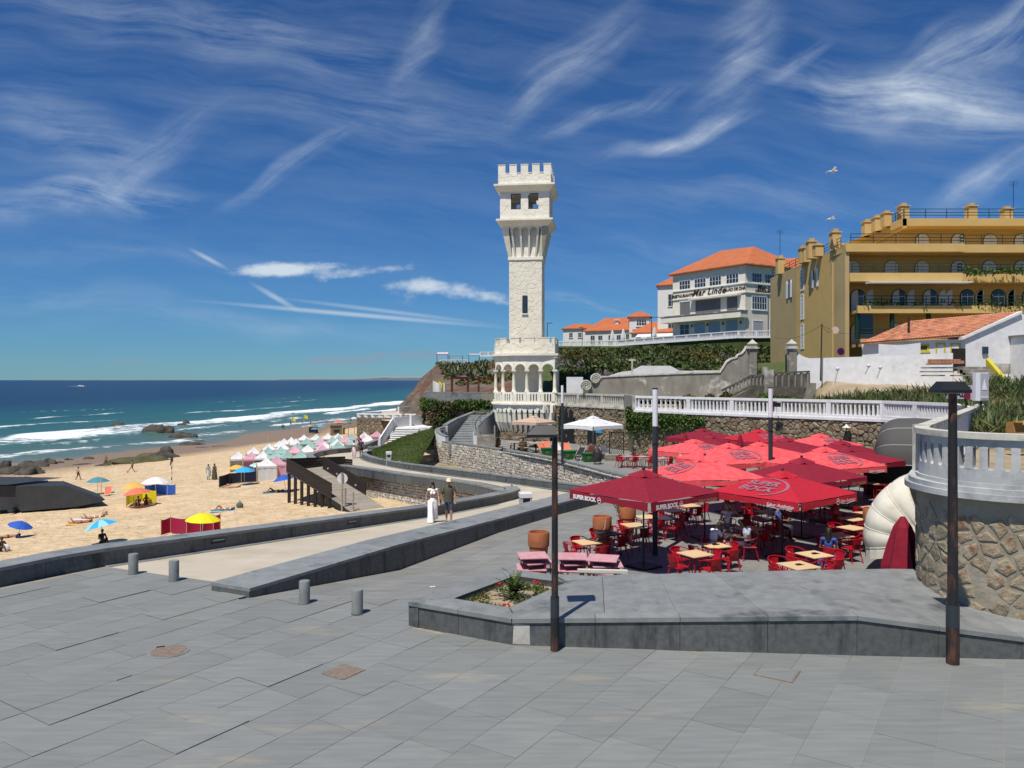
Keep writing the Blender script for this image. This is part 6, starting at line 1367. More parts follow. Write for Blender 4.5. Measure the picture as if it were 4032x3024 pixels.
# planting on the esplanade
rs=np.random.RandomState(50)
def shrub_row(x0,x1,d,zb,h,nn,m,lab,sz=.22):
    pts=[]
    for _ in range(nn):
        fx=x0+(x1-x0)*rs.rand(); k=math.sin(PI*min(max((fx-x0)/(x1-x0),.03),.97))**.4*(.55+.7*float(fbm(fx*.03,1,4))); dd=d+rs.uniform(-.6,.6); pts.append(((fx-CX)/FOC*dd,dd,zb+h*k*rs.rand()**.7))
    plant_obj(None,'shrub',pts,sz,int(rs.randint(999)),K[m],.6,.1,label=lab,cat='shrub',group='shrubs on the esplanade')
shrub_row(2945,3165,56,ESP,1.35,4200,'leaf','bright green low shrub below the dark stair landing'); shrub_row(2675,2760,58,ESP,1.15,1300,'leafd','dark rounded shrub in front of the grey wall, left one'); shrub_row(2765,2820,57,ESP,1.25,1000,'leafd','dark rounded shrub in front of the grey wall, right one'); shrub_row(2825,2900,57,ESP,1.5,1000,'leafo','spiky brown shrub at the foot of the dark stairs')
ys=np.linspace(45.2,75,40); xs=np.linspace(23.5,62,60); XX,YY=np.meshgrid(xs,ys); up_=np.clip((YY+XX*.75-66)/10,0,1)*np.clip((XX-23.5)/2,0,1); ZZ=2.72+up_*1.75+np.clip((YY-59)/8,0,1)*1.1*up_+(fbm(XX*.5,YY*.5,3)-.5)*.5*up_
tag(newobj('dirt_slope',gridmesh('dirt_slope',XX,YY,ZZ,K['dirt'])),kind='structure')
def slz(x,y):u=min(max((y+x*.75-66)/10,0),1); return 2.72+u*1.75+min(max((y-59)/8,0),1)*1.1*u
pts=[]
for _ in range(26000):
    d=41+12*rs.rand(); fx=3195+1000*rs.rand(); x=(fx-CX)/FOC*d
    if d+x*.75<63.5 or fbm(x*.4,d*.4,7)<.36:continue
    pts.append((x,d,slz(x,d)+rs.rand()*.35))
for _ in range(9000):
    d=26+15*rs.rand(); fx=3820+420*rs.rand(); x=(fx-CX)/FOC*d; pts.append((x,d,2.75+rs.rand()*1.0*float(fbm(x*.6,d*.6,9))*1.5))
plant_obj(None,'reeds',pts,.62,51,K['reed'],.10,.75,kind='stuff',label='tall green reeds and grass on the slope behind the white balustrade')
for(fx,fy,h)in((3298,1452,1.2),(3420,1440,.6),(3466,1447,.8)):
    p=at(fx,fy,57.5); mb=MB().cyl(p,p+V(-.25,.1,-h),.09,n=8); mb.sphere(p,.15,8,6); tag(mb.build('pipe_outlet',[K['metalw']]),{3298:'white pipe stub sloping from the wall, leftmost and largest',3420:'short white pipe stub on the wall, middle one',3466:'thin white pipe stub on the wall, rightmost'}[fx],'pipe')
# rubbish stack: bricks, planks and corrugated sheets against the wall
rk=thing('rubble_pile',(31.5,55.6,5.0),'pile of old sheets, boards and red bricks against the white wall','pile'); rr=random.Random(8)
for k in range(9):MB().box((30.2+rr.uniform(0,2.4),55.6+rr.uniform(-.3,.3),5.3+.28*(k%4)),(rr.uniform(.9,1.7),.7,.09),rr.uniform(-.2,.2)).build('board',K['plank'],rk)
for k in range(26):MB().box((30.1+.27*(k%9),55.3,6.2+.11*(k//9)),(.25,.4,.10),rr.uniform(-.1,.1)).build('brick',K['oldtile'],rk)
gs=thing('garden_steps',(34,56,4.6),'worn stone steps leading up to the cottage gate','stairs')
for k in range(7):MB().bbox((34.3,55.2+.35*k,4.4+.22*k),(1.9,.7,.5),.02).build('step',K['oldgrey'],gs)
MB().ext([(0,4.4),(0,4.9),(2.3,6.6),(2.3,4.4)],(35.4,55.2,0),(0,1,0),(0,0,1),(.3,0,0)).build('side_wall',K['mud'],gs)
MB().box((33.6,57.9,6.5),(1.0,.1,1.7)).build('timber_gate',K['dkwood'],gs)
# post with satellite dish
p0=at(3231,1500,62); dp=thing('wire_pole',p0,'thin rusty pole carrying wires and a round dish in front of the ochre wall','pole')
MB().cyl(p0,at(3236,1275,62),.06,.045,6).build('pole',K['rust'],dp)
c=at(3287,1301,64); MB().lathe([(.02,0),(.16,.03),(.30,.10),(.31,.12)],18,(0,0,0)).build('dish',K['ftan'],dp,True,False).matrix_local=Matrix.Translation(c-p0)@Matrix.Rotation(math.radians(80),4,'X')
wr=MB()
for q in(at(3050,1330,75),at(3290,1290,66),at(3400,1300,70)):a=at(3236,1280,62); wr.tube([a.lerp(q,t)-V(0,0,.5*math.sin(PI*t))for t in np.linspace(0,1,9)],.015,4)
wr.build('wire',K['black'],dp)
# signs on the terrace
def textsign():
    d=30.5; a=at(3746,1521,d); b=at(3822,1571,d); t=thing('box_sign',(a.x,d,b.z-.6),'grey and maroon box sign reading DALI behind the lamp post','sign')
    MB().box(((a.x+b.x)/2,d+.2,(a.z+b.z)/2),(b.x-a.x,.35,a.z-b.z)).build('sign_box',K['signgrey'],t); c=at(3809,1546,d); MB().box((c.x,d+.19,c.z),(.26,.36,a.z-b.z-.02)).build('maroon_band',K['signmar'],t)
    c=at(3831,1546,d); MB().box((c.x+.02,d+.1,c.z),(.16,.4,a.z-b.z+.06)).build('sign_end',K['mastw'],t)
    lettering(t,textmesh('+DALI',.34,0,1,.01,.004,K['black']),at(3764,1552,d)+V(.0,.02,0),(1,0,0),(0,0,1))
    for x in(3770,3815):q=at(x,1571,d); MB().cyl((q.x,d+.2,q.z),(q.x+.05,d+.2,ESP),.03,n=6).build('leg',K['black'],t)
    a=at(3842,1467,30); b=at(3893,1578,30); t=thing('board_sign',((a.x+b.x)/2,30,ESP),'tall pale board sign with a grey sail triangle on a post','sign')
    MB().box(((a.x+b.x)/2,30.1,(a.z+b.z)/2),(b.x-a.x,.2,a.z-b.z)).build('board',K['mastw'],t); p=at(3860,1470,30); q=at(3892,1575,30); MB().box(((p.x+q.x)/2,30.0-.006,(p.z+q.z)/2),(q.x-p.x,.012,p.z-q.z)).build('panel',K['signgrey'],t)
    tri=[at(3876,1490,29.98),at(3887,1535,29.98),at(3865,1535,29.98)]; MB().add([v-V(0,.005,0)for v in tri],[(0,1,2)]).build('sail_mark',K['mastw'],t); y0=at(3862,1558,29.98); y1=at(3891,1569,29.98); MB().quad(y0-V(0,.006,0),V(y1.x,y0.y-.006,y0.z),y1-V(0,.006,0),V(y0.x,y0.y-.006,y1.z)).build('yellow_band',K['signbeige'],t)
    MB().cyl(((a.x+b.x)/2,30.1,ESP),((a.x+b.x)/2,30.1,b.z),.045,n=8).build('post',K['mastd'],t)
textsign()
tag(MB().tube([V(15.0+.45*math.cos(t),21.9,3.72+.32*math.sin(t))for t in np.linspace(0,PI,14)],.02,5).build('hose_loop',[K['pole']]),'pale hose loop standing on the corrugated roof','hose')
pr_=thing('no_parking_sign',at(3311,1400,71),'round blue and red no parking sign beside the ochre building','sign'); c=at(3311,1384,71)
MB().cyl(c,c+V(0,.05,0),.36,n=20).build('sign_ring',K['cred'],pr_); MB().cyl(c-V(0,.01,0),c+V(0,.02,0),.27,n=20).build('sign_face',K['binb'],pr_); MB().cyl(c+V(0,.06,0),c+V(0,.06,-2.4),.03,n=6).build('post',K['bing'],pr_)
# ================================================================== lamps, bollards, masts
def hood_lamp(x,y,ztop,r0,r1,rt,zc,head,lab):
    t=thing('lamp_post',(x,y,0),lab,'lamp post','lamp posts at the platform')
    MB().cyl((x,y,0),(x,y,zc),r0,r0,16).build('base_sleeve',K['rust'],t,True); MB().cyl((x,y,zc),(x,y,ztop),r1,rt,14).build('pole',K['rust'],t,True)
    MB().cyl((x,y,zc*.62),(x,y,zc*.98),r0*1.02,n=16).build('access_door',K['mastd'],t)
    x0,x1,xa,xb,h=head; c=ztop; hy=.22
    MB().add([(x+x0,y-hy,c),(x+x1,y-hy,c),(x+x1,y+hy,c),(x+x0,y+hy,c),(x+x0,y-hy,c-.05),(x+x1,y-hy,c-.05),(x+x1,y+hy,c-.05),(x+x0,y+hy,c-.05),(x+xa,y-hy*.5,c+h),(x+xb,y-hy*.5,c+h),(x+xb,y+hy*.5,c+h),(x+xa,y+hy*.5,c+h)],[(0,1,9,8),(1,2,10,9),(2,3,11,10),(3,0,8,11),(8,9,10,11),(4,5,1,0),(5,6,2,1),(6,7,3,2),(7,4,0,3),(7,6,5,4)]).build('lamp_hood',K['lamp'],t)
    MB().box((x+(x0+x1)/2,y,c-.055),((x1-x0)*.7,hy*1.2,.01)).build('lamp_glass',K['mastw'],t); return t
hood_lamp(.79,14.20,4.0,.080,.062,.052,1.0,(-.52,.03,-.36,.01,.155),'dark rusty lamp post with a wedge hood in front of the flower bed')
hood_lamp(7.76,13.55,4.82,.108,.088,.068,1.06,(-.31,.21,-.23,.14,.15),'thick rusty lamp post with a wedge hood at the right of the platform')
bol=thing('bollard',(0,0,0),'','bollard','granite bollards'); MB().lathe([(.12,0),(.12,.50),(.112,.52)],20,(0,0,0)).build('shaft',K['cap'],bol,True,False); MB().lathe([(.135,.0),(.135,.015),(.12,.02)],20).build('base_ring',K['gran'],bol,True,False)
for i,(x,y,lab)in enumerate(((525,2264,'cylindrical granite bollard nearest the seaward parapet'),(685,2293,'cylindrical granite bollard second from the seaward parapet'),(1199,2382,'cylindrical granite bollard just right of the bench wall end'),(1407,2421,'cylindrical granite bollard nearest the raised platform'))):
    p=gz(x,y-4,0)
    if i==0:bol.location=p; bol['label']=lab
    else:copy_tree(bol,p,i,lab)
def mast(x,y,zt,wl,r,lab):
    t=thing('light_mast',(x,y,-.7),lab,'light mast','tall light masts on the terrace'); MB().cyl((x,y,-.7),(x,y,zt-wl-.7),r,n=16).build('pole',K['mastd'],t,True); MB().cyl((x,y,zt-wl-.7),(x,y,zt-wl),r*1.05,n=16).build('collar',K['mastd'],t,True)
    MB().cyl((x,y,zt-wl-.62),(x,y,zt-wl-.55),r*1.07,n=16).build('slot_ring',K['black'],t)
    MB().cyl((x,y,zt-wl),(x,y,zt),r,n=16).build('light_tube',K['mastw'],t,True); MB().cyl((x,y,zt),(x,y,zt+.04),r*1.04,n=16).build('top_cap',K['black'],t)
mast(4.65,25.0,4.69,1.2,.088,'tall light mast with a white tube among the cafe tables'); mast(10.75,32.0,4.64,1.2,.088,'tall light mast with a white tube rising behind the faded parasols'); mast(3.4,52,4.62,1.2,.088,'tall light mast with a white tube beside the tower')
mh=thing('manhole_cover',gz(664,2566,0),'round brown iron manhole cover in the paving','manhole'); c=gz(664,2566,0)
MB().lathe([(.36,-.01),(.36,.012),(.33,.014)],28,c).build('frame_ring',K['cap'],mh); MB().lathe([(.325,-.01),(.325,.018),(.30,.019)],28,c).build('lid',K['iron'],mh)
MB().box((c.x-.24,c.y+.2,.02),(.14,.05,.012),.4).build('lifting_slot',K['black'],mh)
c=gz(1352,2647,0); tag(MB().bbox((c.x,c.y,.004),(.52,.52,.03),.006,math.radians(-32.6)).build('hatch_cover',[K['iron']]),'square reddish iron hatch in the paving','hatch')
c=gz(3060,2652,0); hc_=thing('hatch_cover',c,'square stone filled hatch with thin metal edges near the platform','hatch'); MB().bbox((c.x,c.y,.003),(.64,.60,.026),.003,math.radians(-32.6)).build('edge_frame',K['iron'],hc_); MB().bbox((c.x,c.y,.006),(.58,.55,.03),.003,math.radians(-32.6)).build('stone_fill',K['slab'],hc_)
# cycad, flowers, ground cover in the bed
cy=thing('cycad',(.05,16.35,.36),'small dark green cycad palm in the flower bed','plant'); r=random.Random(4); mb=MB()
for k in range(46):
    a=k*2.4; el=r.uniform(-.25,1.35)if k>10 else r.uniform(.7,1.4); L=r.uniform(.42,.64); d=V(math.cos(a)*math.cos(el),math.sin(a)*math.cos(el),math.sin(el)); s=V(-math.sin(a),math.cos(a),0); pts=[V(0,0,.12)+d*(L*t)+V(0,0,-.16*t*t)for t in np.linspace(0,1,7)]
    for i in range(1,7):
        w=.075*(1-(i/7)**2)+.01
        for q in(-1,1):mb.add([pts[i-1],pts[i],pts[i]+s*q*w+d*.03-V(0,0,.01)],[(0,1,2)])
    mb.tube(pts,[.008*(1-.7*i/6)for i in range(7)],4)
mb.build('fronds',K['leafd'],cy,False,False); MB().lathe([(.06,-.05),(.085,.03),(.07,.12),(.03,.17)],10).build('trunk',K['barrel'],cy,True,False)
def inhole(u,v):a,b,c,d=[Vector(h)for h in hole]; p=a.lerp(b,u).lerp(d.lerp(c,u),v); return p
for i,(u,v,lab)in enumerate(((.15,.62,'red flowers left of the cycad'),(.62,.86,'larger cluster of red flowers at the back right of the bed'),(.88,.04,'cluster of red flowers at the front corner of the bed'),(.35,.16,'single red bloom at the front left of the bed'),(.93,.30,'single red bloom at the front right of the bed'))):
    p=inhole(u,v); t=thing('flowering_plant',(p.x,p.y,.36),lab,'flower','red flowers in the bed'); n=(4,6,5,1,1)[i]; mb=MB(); r=random.Random(i)
    for k in range(n):mb.sphere((r.uniform(-.1,.1),r.uniform(-.08,.08),.10+r.uniform(0,.08)),r.uniform(.018,.030),6,4)
    mb.build('blooms',K['flower'],t,False,False); newobj('leaves',leafcloud(np.array([(r.uniform(-.12,.12),r.uniform(-.1,.1),r.uniform(0,.09))for _ in range(70)]),.055,i,K['leaf'],.6),t)
rs=np.random.RandomState(3); pts=[]
for _ in range(5200):
    u,v=.03+.94*rs.rand(2); p=inhole(u,v)
    if fbm(p.x*3,p.y*3,2)>.50:pts.append((p.x,p.y,.36+.05*rs.rand()))
plant_obj(plat,'ground_cover',pts,.05,7,K['grass'],.5,.3)['kind']='stuff'
# ================================================================== cafe furniture
def zg(y):return-.7*min(max((y-17.5)/5.5,0),1)
def make_table(top,h=.72,w=.70,leg='cred'):
    t=thing('cafe_table',(0,0,0),'','table'); MB().bbox((0,0,h),(w,w,.025),.006).build('table_top',K[top],t,False,False); MB().box((0,0,h-.03),(w*.8,w*.8,.035)).build('apron',K[leg],t,False,False)
    me=MB().tube([(-.0,0,h-.03),(.0,0,h*.5),(.015,.015,0)],.017,6).mesh('leg',K[leg])
    for a,(sx,sy)in enumerate(((1,1),(-1,1),(-1,-1),(1,-1))):newobj('leg',me,t,(sx*w*.36,sy*w*.36,0),(0,0,a*PI/2))
    return t
def make_chair(m='cred'):
    t=thing('cafe_chair',(0,0,0),'','chair'); MB().bbox((0,-.01,.445),(.42,.42,.03),.014).build('seat',K[m],t,False,False)
    for(x,y,tx,ty)in((-.17,-.17,-.25,-.23),(.17,-.17,.25,-.23),(-.16,.16,-.21,.27),(.16,.16,.21,.27)):MB().tube([(x,y,.45),(tx,ty,0)],.016,6).build('leg',K[m],t,False,False)
    arc=[(-.26,-.16,.66),(-.285,-.02,.68)]+[(.29*math.cos(PI-PI*k/10),.02+.25*math.sin(PI-PI*k/10),.70+.06*math.sin(PI*k/10))for k in range(11)]+[(.285,-.02,.68),(.26,-.16,.66)]; MB().tube(arc,.015,6).build('arm_hoop',K[m],t,False,False)
    for s in(-1,1):MB().tube([(s*.26,-.16,.66),(s*.23,-.18,.56),(s*.19,-.16,.45)],.014,6).build('arm_support',K[m],t,False,False)
    vs=[]
    for z,y,w in((.46,.20,.13),(.60,.25,.15),(.75,.27,.17)):
        for k in range(5):u=-1+k*.5; vs.append((w*u,y-.035*u*u,z))
    n=len(vs); vs+=[(a,b+.012,c)for a,b,c in vs]; fs=[]
    for j in range(2):
        for k in range(4):q=j*5+k; fs+=[(q,q+1,q+6,q+5),(n+q+5,n+q+6,n+q+1,n+q)]
    MB().add(vs,fs).build('back_panel',K[m],t,False,False); return t
tabs={'wood':make_table('wood'),'dtop':make_table('dtop',leg='cred'),'red':make_table('ptop')}; chr_=make_chair(); used=set()
for t in list(tabs.values())+[chr_]:t.location=(0,-40,-20)
def put(proto,loc,rz,lab,grp):
    if id(proto)not in used:
        used.add(id(proto)); proto.location=loc; proto.rotation_euler=(0,0,rz); proto['label']=lab; proto['group']=grp; return proto
    return copy_tree(proto,loc,rz,lab,grp)
TAB=[(2312,2133,'wood','0123','nearest the first terracotta pot'),(2393,2099,'dtop','012','beside the middle terracotta pot'),(2495,2066,'wood','0123','in front of the third terracotta pot'),(2545,2034,'wood','03','just left of the tall light mast'),(2622,2038,'dtop','012','just right of the tall light mast'),(2651,2009,'wood','0123','behind the mast, second row'),(2712,1989,'wood','013','behind the mast, third row'),
 (2737,2181,'wood','0123','at the front edge, left of the centre'),(2814,2146,'wood','013','behind the front left table with an ashtray'),(2878,2103,'dtop','','shared by three seated people'),(3022,2014,'wood','02','under the near edge of the front parasol'),(2950,2079,'wood','01','behind the seated people'),(3005,2044,'dtop','023','deep in the parasol shade'),
 (3207,2184,'wood','0123','in the front right pair, rear one'),(3145,2229,'wood','0123','cut off by the platform edge'),(3300,2107,'wood','013','beside the woman in blue'),(3355,2077,'wood','0123','third from the cream awning'),(3357,2042,'wood','012','second from the cream awning'),(3398,2021,'wood','03','next to the cream awning'),(3425,1995,'wood','03','behind the brown planter by the awning'),(3441,1902,'wood','02','near the bar door under the charcoal awning'),
 (2470,1796,'red','0123','red one left on the far terrace'),(2530,1797,'red','012','red one in the middle on the far terrace'),(2606,1803,'red','0123','red one right on the far terrace'),(3000,1945,'wood','0123','hidden far back in the shade, left'),(3130,1960,'wood','0123','hidden far back in the shade, middle'),(2900,1960,'wood','012','hidden far back behind the mast'),(3230,1985,'wood','013','hidden far back in the shade, right')]
WHERE=('front','right','rear','left'); rr=random.Random(17); tabpos=[]
for(fx,fy,kd,sides,where)in TAB:
    p=gz(fx,fy,.03); 
    for _ in range(4):p=gz(fx,fy,zg(p.y)+.73)
    a=.42+rr.uniform(-.12,.12); z=zg(p.y); nm={'wood':'pale wood','dtop':'dark topped','red':'pinkish red'}[kd]
    put(tabs[kd],(p.x,p.y,z),a,'%s square cafe table %s'%(nm,where),'cafe tables'); tabpos.append(p)
    for s in sides:
        k=int(s); b=a-PI/2+k*PI/2; dd=rr.uniform(.52,.64); q=V(p.x+dd*math.cos(b)+rr.uniform(-.05,.05),p.y+dd*math.sin(b)+rr.uniform(-.05,.05),z); rz=b-PI/2+rr.uniform(-.18,.18)
        put(chr_,q,rz,'red armchair, %s side of the table %s'%(WHERE[k],where),'red cafe chairs')
for i in(8,13,14):
    p=tabpos[i]; tag(MB().box((p.x,p.y,p.z+.03),(.13,.09,.045),.3).box((p.x+.1,p.y+.02,p.z+.022),(.12,.03,.02),.5).build('ashtray',[K['black']]),'small black ashtray on the pale table '+TAB[i][4],'ashtray')
pt_=make_table('ptop',.50,.74); pt_.location=(0,-40,-20); first=True
for j,(fx,fy,lab)in enumerate(((2098,2190,'left'),(2252,2198,'middle'),(2374,2214,'right'))):
    p=gz(fx,fy,.52)
    for k in range(3):
        z=zg(p.y)+.15*k; l='%s of the stacked pink topped tables in the %s pile behind the flower bed'%(('lowest','middle one','topmost')[k],lab)
        q=(p.x+(.10 if k==1 else-.04 if k==0 else 0),p.y+(.05 if k==1 else 0),z); put(pt_,q,.12-.18*j+(.22 if k==1 else-.1 if k==0 else 0),l,'stacked tables')
tag(MB().box((2.1,17.85,.56),(1.15,.10,.07),-.10).box((2.05,17.9,.52),(1.0,.1,.04),-.08).build('yellow_board',[K['fcream']]),'pale yellow board lying along the platform behind the stacked tables','board')
def pot(fx,fy,d,lab,plant=False,s=1.0):
    x=(fx-CX)/FOC*d; t=thing('terracotta_pot',(x,d,zg(d)),lab,'pot','terracotta pots'); h=1.2*s; R_=.305*s
    MB().lathe([(R_*.66,0),(R_*.90,h*.62),(R_*.90,h*.66),(R_*.985,h*.662),(R_,h*.98),(R_*.97,h),(R_*.90,h),(R_*.86,h*.82),(0.01,h*.80)],28).build('pot_body',K['terra'],t,True,False)
    MB().lathe([(R_*1.0,h*.66),(R_*1.025,h*.69),(R_*1.03,h*.97),(R_*1.0,h*.995)],28,caps=False).build('rim_band',K['terra'],t,True,False)
    if plant:rs=np.random.RandomState(6); newobj('trailing_plant',leafcloud(np.array([(-.25+rs.normal()*.09,rs.normal()*.12,h*1.0+.05-abs(rs.normal())*.16)for _ in range(260)]),.08,4,K['leafo'],.5),t)
    return t
pot(2121,2100,22.4,'terracotta pot nearest the flower bed, left of the cafe tables'); pot(2371,2021,25.4,'empty terracotta pot in the middle with a white string'); pot(2469,1991,27.4,'terracotta pot with a trailing plant behind the tables',True); pot(3435,2010,27.0,'brown pot half hidden by the cream awning',False,1.0)
st_=MB(); st_.tube([V(3.05,25.1,.45),V(3.02,25.0,.2),V(2.9,24.9,0),V(2.6,24.9,-.35),V(2.1,24.8,-.68)],.006,4); tag(st_.build('string',[K['fwhite']]),'thin white string hanging from the middle terracotta pot','string')
# ================================================================== parasols
def emblem(parent,o,ux_,uy_,r,m):
    """round badge: ring with a bar"""
    mb=MB(); n=20; M=frame(o,ux_,uy_)
    def ringf(ra,rb,sc=1.2):
        vs=[]
        for q in(ra,rb):
            for i in range(n):t=2*PI*i/n; vs.append(M@V(q*math.cos(t),q*sc*math.sin(t),0))
        mb.add(vs,[(i,(i+1)%n,n+(i+1)%n,n+i)for i in range(n)])
    ringf(r,r*.80); mb.quad(M@V(-r*.62,-r*.2,0),M@V(r*.62,r*.1,0),M@V(r*.62,r*.45,0),M@V(-r*.62,r*.15,0)); return mb.build('emblem',m,parent,False,False)
def parasol(fx,fpy,d,zpk,zev,half,rot,cm,lab,prints=(),val=.27,zgr=-.7,name='cafe_parasol',pole='black',grp='red cafe parasols',n=4,polez=True):
    """square market parasol: canopy panels, vented cap, valances, ribs, pole, base"""
    x=(fx-CX)/FOC*d; t=thing(name,(x,d,zgr),lab,'parasol',grp,rot); hp,he=zpk-zgr,zev-zgr
    cs=[V(half*sx,half*sy,he)for sx,sy in((-1,-1),(1,-1),(1,1),(-1,1))]; ap=V(0,0,hp-.10); vt=.22
    for k in range(4):
        a,b=cs[k],cs[(k+1)%4]; m=6; vs=[]; fs=[]
        for j in range(m+1):
            tt=vt*.72+(1-vt*.72)*j/m
            for i in range(9):
                u=i/8; p=ap.lerp(a.lerp(b,u),tt); sag=.055*math.sin(PI*u)*tt*(1.25-tt)+.01*math.sin(u*25+j)*tt; vs.append(p-V(0,0,sag))
        for j in range(m):
            for i in range(8):fs.append((j*9+i,j*9+i+1,j*9+10+i,j*9+9+i))
        MB().add(vs,fs).build('canopy_panel',K[cm],t,True,False)
        # valance with a slight curl and a gap at the corner
        nv=(b-a).normalized(); out=V(nv.y,-nv.x,0); vs=[]; fs=[]
        for i in range(17):
            u=i/16; uu=.015+.97*u; p=a.lerp(b,uu); lift=.055*math.sin(PI*uu); w=.012*math.sin(u*40+k)
            vs+=[p-V(0,0,lift*.8),p+out*(.015+w*.5)-V(0,0,val*.5+lift*.55),p+out*(.02+w)-V(0,0,val*(1-.25*math.sin(PI*uu))+.0)]
        for i in range(16):fs+=[(3*i,3*i+3,3*i+4,3*i+1),(3*i+1,3*i+4,3*i+5,3*i+2)]
        MB().add(vs,fs).build('valance',K[cm],t,True,False)
        MB().tube([V(0,0,hp-.14),ap.lerp(a,.99)-V(0,0,.02)],.014,5).build('rib',K[pole],t,False,False); MB().tube([V(0,0,hp-.55-.12*half),ap.lerp(a,.55)-V(0,0,.03)],.011,4).build('strut',K[pole],t,False,False)
    vs=[V(0,0,hp)]; fs=[]
    for k in range(4):
        a,b=cs[k],cs[(k+1)%4]
        for u in(0,.25,.5,.75):q=ap.lerp(a.lerp(b,u),vt); vs.append(q+V(0,0,.055 if u==0 else .02-.03*math.sin(PI*u)))
    for i in range(16):fs.append((0,1+i,1+(i+1)%16))
    MB().add(vs,fs).build('vent_cap',K[cm],t,False,False); MB().sphere((0,0,hp+.02),.05,8,5).build('finial',K[pole],t,False,False)
    MB().cyl((0,0,.04),(0,0,hp),.026,n=10).build('pole',K[pole],t,False,False); MB().bbox((0,0,.03),(.8,.8,.06),.02).build('base_plate',K['black'],t,False,False)
    for(side,kind)in prints:
        a,b=cs[side],cs[(side+1)%4]; nv=(b-a).normalized(); out=V(nv.y,-nv.x,0); mid=(a+b)/2; up=(ap-mid).normalized(); nf=nv.cross(up)
        if nf.z<0:nf=-nf
        if kind=='big':  # faded name in an oval on the canopy
            o=mid+up*((ap-mid).length*.40)+nf*.012-nv*half*.10; mm=K['pgrey']; off_=-.004
            lettering(t,textmesh('SUPER',.38*half/1.6,.25,1.02,.018,.0,mm),o+up*.20*half/1.6+nf*off_,nv,up,False); lettering(t,textmesh('BOCK',.41*half/1.6,.25,1.05,.018,.0,mm),o-up*.18*half/1.6-nv*.05+nf*off_,nv,up,False)
            mb=MB(); nn=26; ra,rb=.86*half/1.6,.80*half/1.6
            for i in range(nn):
                t0,t1=-1.35+3.2*i/nn,-1.35+3.2*(i+1)/nn; w0=.055*math.sin(PI*i/nn)+.02; w1=.055*math.sin(PI*(i+1)/nn)+.02
                q=lambda tt,rr_:o+nv*(rr_*1.02*math.cos(tt)+.06)+up*(rr_*.66*math.sin(tt))+nf*(off_+.002)
                mb.quad(q(t0,ra-w0),q(t0,ra+w0*.4),q(t1,ra+w1*.4),q(t1,ra-w1))
            mb.build('oval_print',mm,t,False,False)
        elif kind=='name':  # white name and badge on the valance
            o=a.lerp(b,.22)+out*.045-V(0,0,val*.55+.02); lettering(t,textmesh('SUPER BOCK',.17,0,.95,.008,0,K['pwhite']),o,nv,(0,0,1),False); emblem(t,o+nv*.62,nv,(0,0,1),.075,K['pwhite'])
        elif kind=='slogan' or kind=='gold':
            o=a.lerp(b,.80)+out*.045-V(0,0,val*.52+.02); lettering(t,textmesh('Sabor Autêntico',.15,.35,.92,.0,0,K['pwhite' if kind=='slogan' else 'pgold']),o,nv,(0,0,1),False)
            MB().tube([o+nv*(-.42+.12*i)-V(0,0,.095-.012*abs(i-3))for i in range(8)],.006,4).build('swash',K['pwhite' if kind=='slogan' else 'pgold'],t,False,False)
        elif kind=='badge':emblem(t,a.lerp(b,.62)+out*.045-V(0,0,val*.55),nv,(0,0,1),.085,K['pwhite'])
        elif kind=='star':
            o=mid+up*((ap-mid).length*.42)+nf*-.02; mb=MB(); P5=[o+nv*(rr_*math.sin(2*PI*i/10))*1.0+up*(rr_*math.cos(2*PI*i/10))for i,rr_ in enumerate([.42,.17]*5)]
            mb.tube(P5,.012,4,True); mb.build('star_print',K['signgrey'],t,False,False)
    return t
Q=PI/4
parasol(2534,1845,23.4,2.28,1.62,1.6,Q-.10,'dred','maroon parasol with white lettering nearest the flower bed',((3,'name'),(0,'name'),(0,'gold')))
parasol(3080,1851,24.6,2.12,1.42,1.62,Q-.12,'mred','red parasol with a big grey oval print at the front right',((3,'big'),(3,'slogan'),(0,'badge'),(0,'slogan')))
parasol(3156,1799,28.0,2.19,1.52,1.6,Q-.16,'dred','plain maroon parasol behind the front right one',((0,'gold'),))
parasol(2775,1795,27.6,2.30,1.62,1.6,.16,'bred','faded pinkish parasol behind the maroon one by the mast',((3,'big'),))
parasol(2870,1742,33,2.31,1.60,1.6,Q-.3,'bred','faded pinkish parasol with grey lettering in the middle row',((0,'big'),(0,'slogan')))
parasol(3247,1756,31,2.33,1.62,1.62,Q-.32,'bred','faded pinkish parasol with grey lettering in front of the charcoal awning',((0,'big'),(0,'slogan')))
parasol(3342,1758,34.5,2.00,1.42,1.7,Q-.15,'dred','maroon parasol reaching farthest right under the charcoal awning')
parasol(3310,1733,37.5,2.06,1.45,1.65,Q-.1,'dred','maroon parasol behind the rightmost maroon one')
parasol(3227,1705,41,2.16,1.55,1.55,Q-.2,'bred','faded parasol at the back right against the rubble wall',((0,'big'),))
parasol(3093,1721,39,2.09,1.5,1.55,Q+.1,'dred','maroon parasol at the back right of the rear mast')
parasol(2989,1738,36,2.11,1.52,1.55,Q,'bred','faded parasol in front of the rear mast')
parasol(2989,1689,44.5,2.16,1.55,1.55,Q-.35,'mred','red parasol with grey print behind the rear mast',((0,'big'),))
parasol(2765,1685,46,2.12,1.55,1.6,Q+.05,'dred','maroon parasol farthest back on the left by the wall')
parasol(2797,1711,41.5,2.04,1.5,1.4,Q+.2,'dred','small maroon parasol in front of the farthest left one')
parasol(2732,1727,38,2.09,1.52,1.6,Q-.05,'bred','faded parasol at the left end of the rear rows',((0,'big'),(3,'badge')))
closed_parasol((2699-CX)/FOC*43,43,-.7,2.75,'dred','closed maroon parasol poking up at the back left',.3); closed_parasol((2915-CX)/FOC*40.5,40.5,-.7,2.8,'dred','closed maroon parasol poking up behind the middle row',.3)
closed_parasol(9.42,18.55,-.7,2.4,'dred','folded dusty red parasol leaning beside the stone turret',.46)
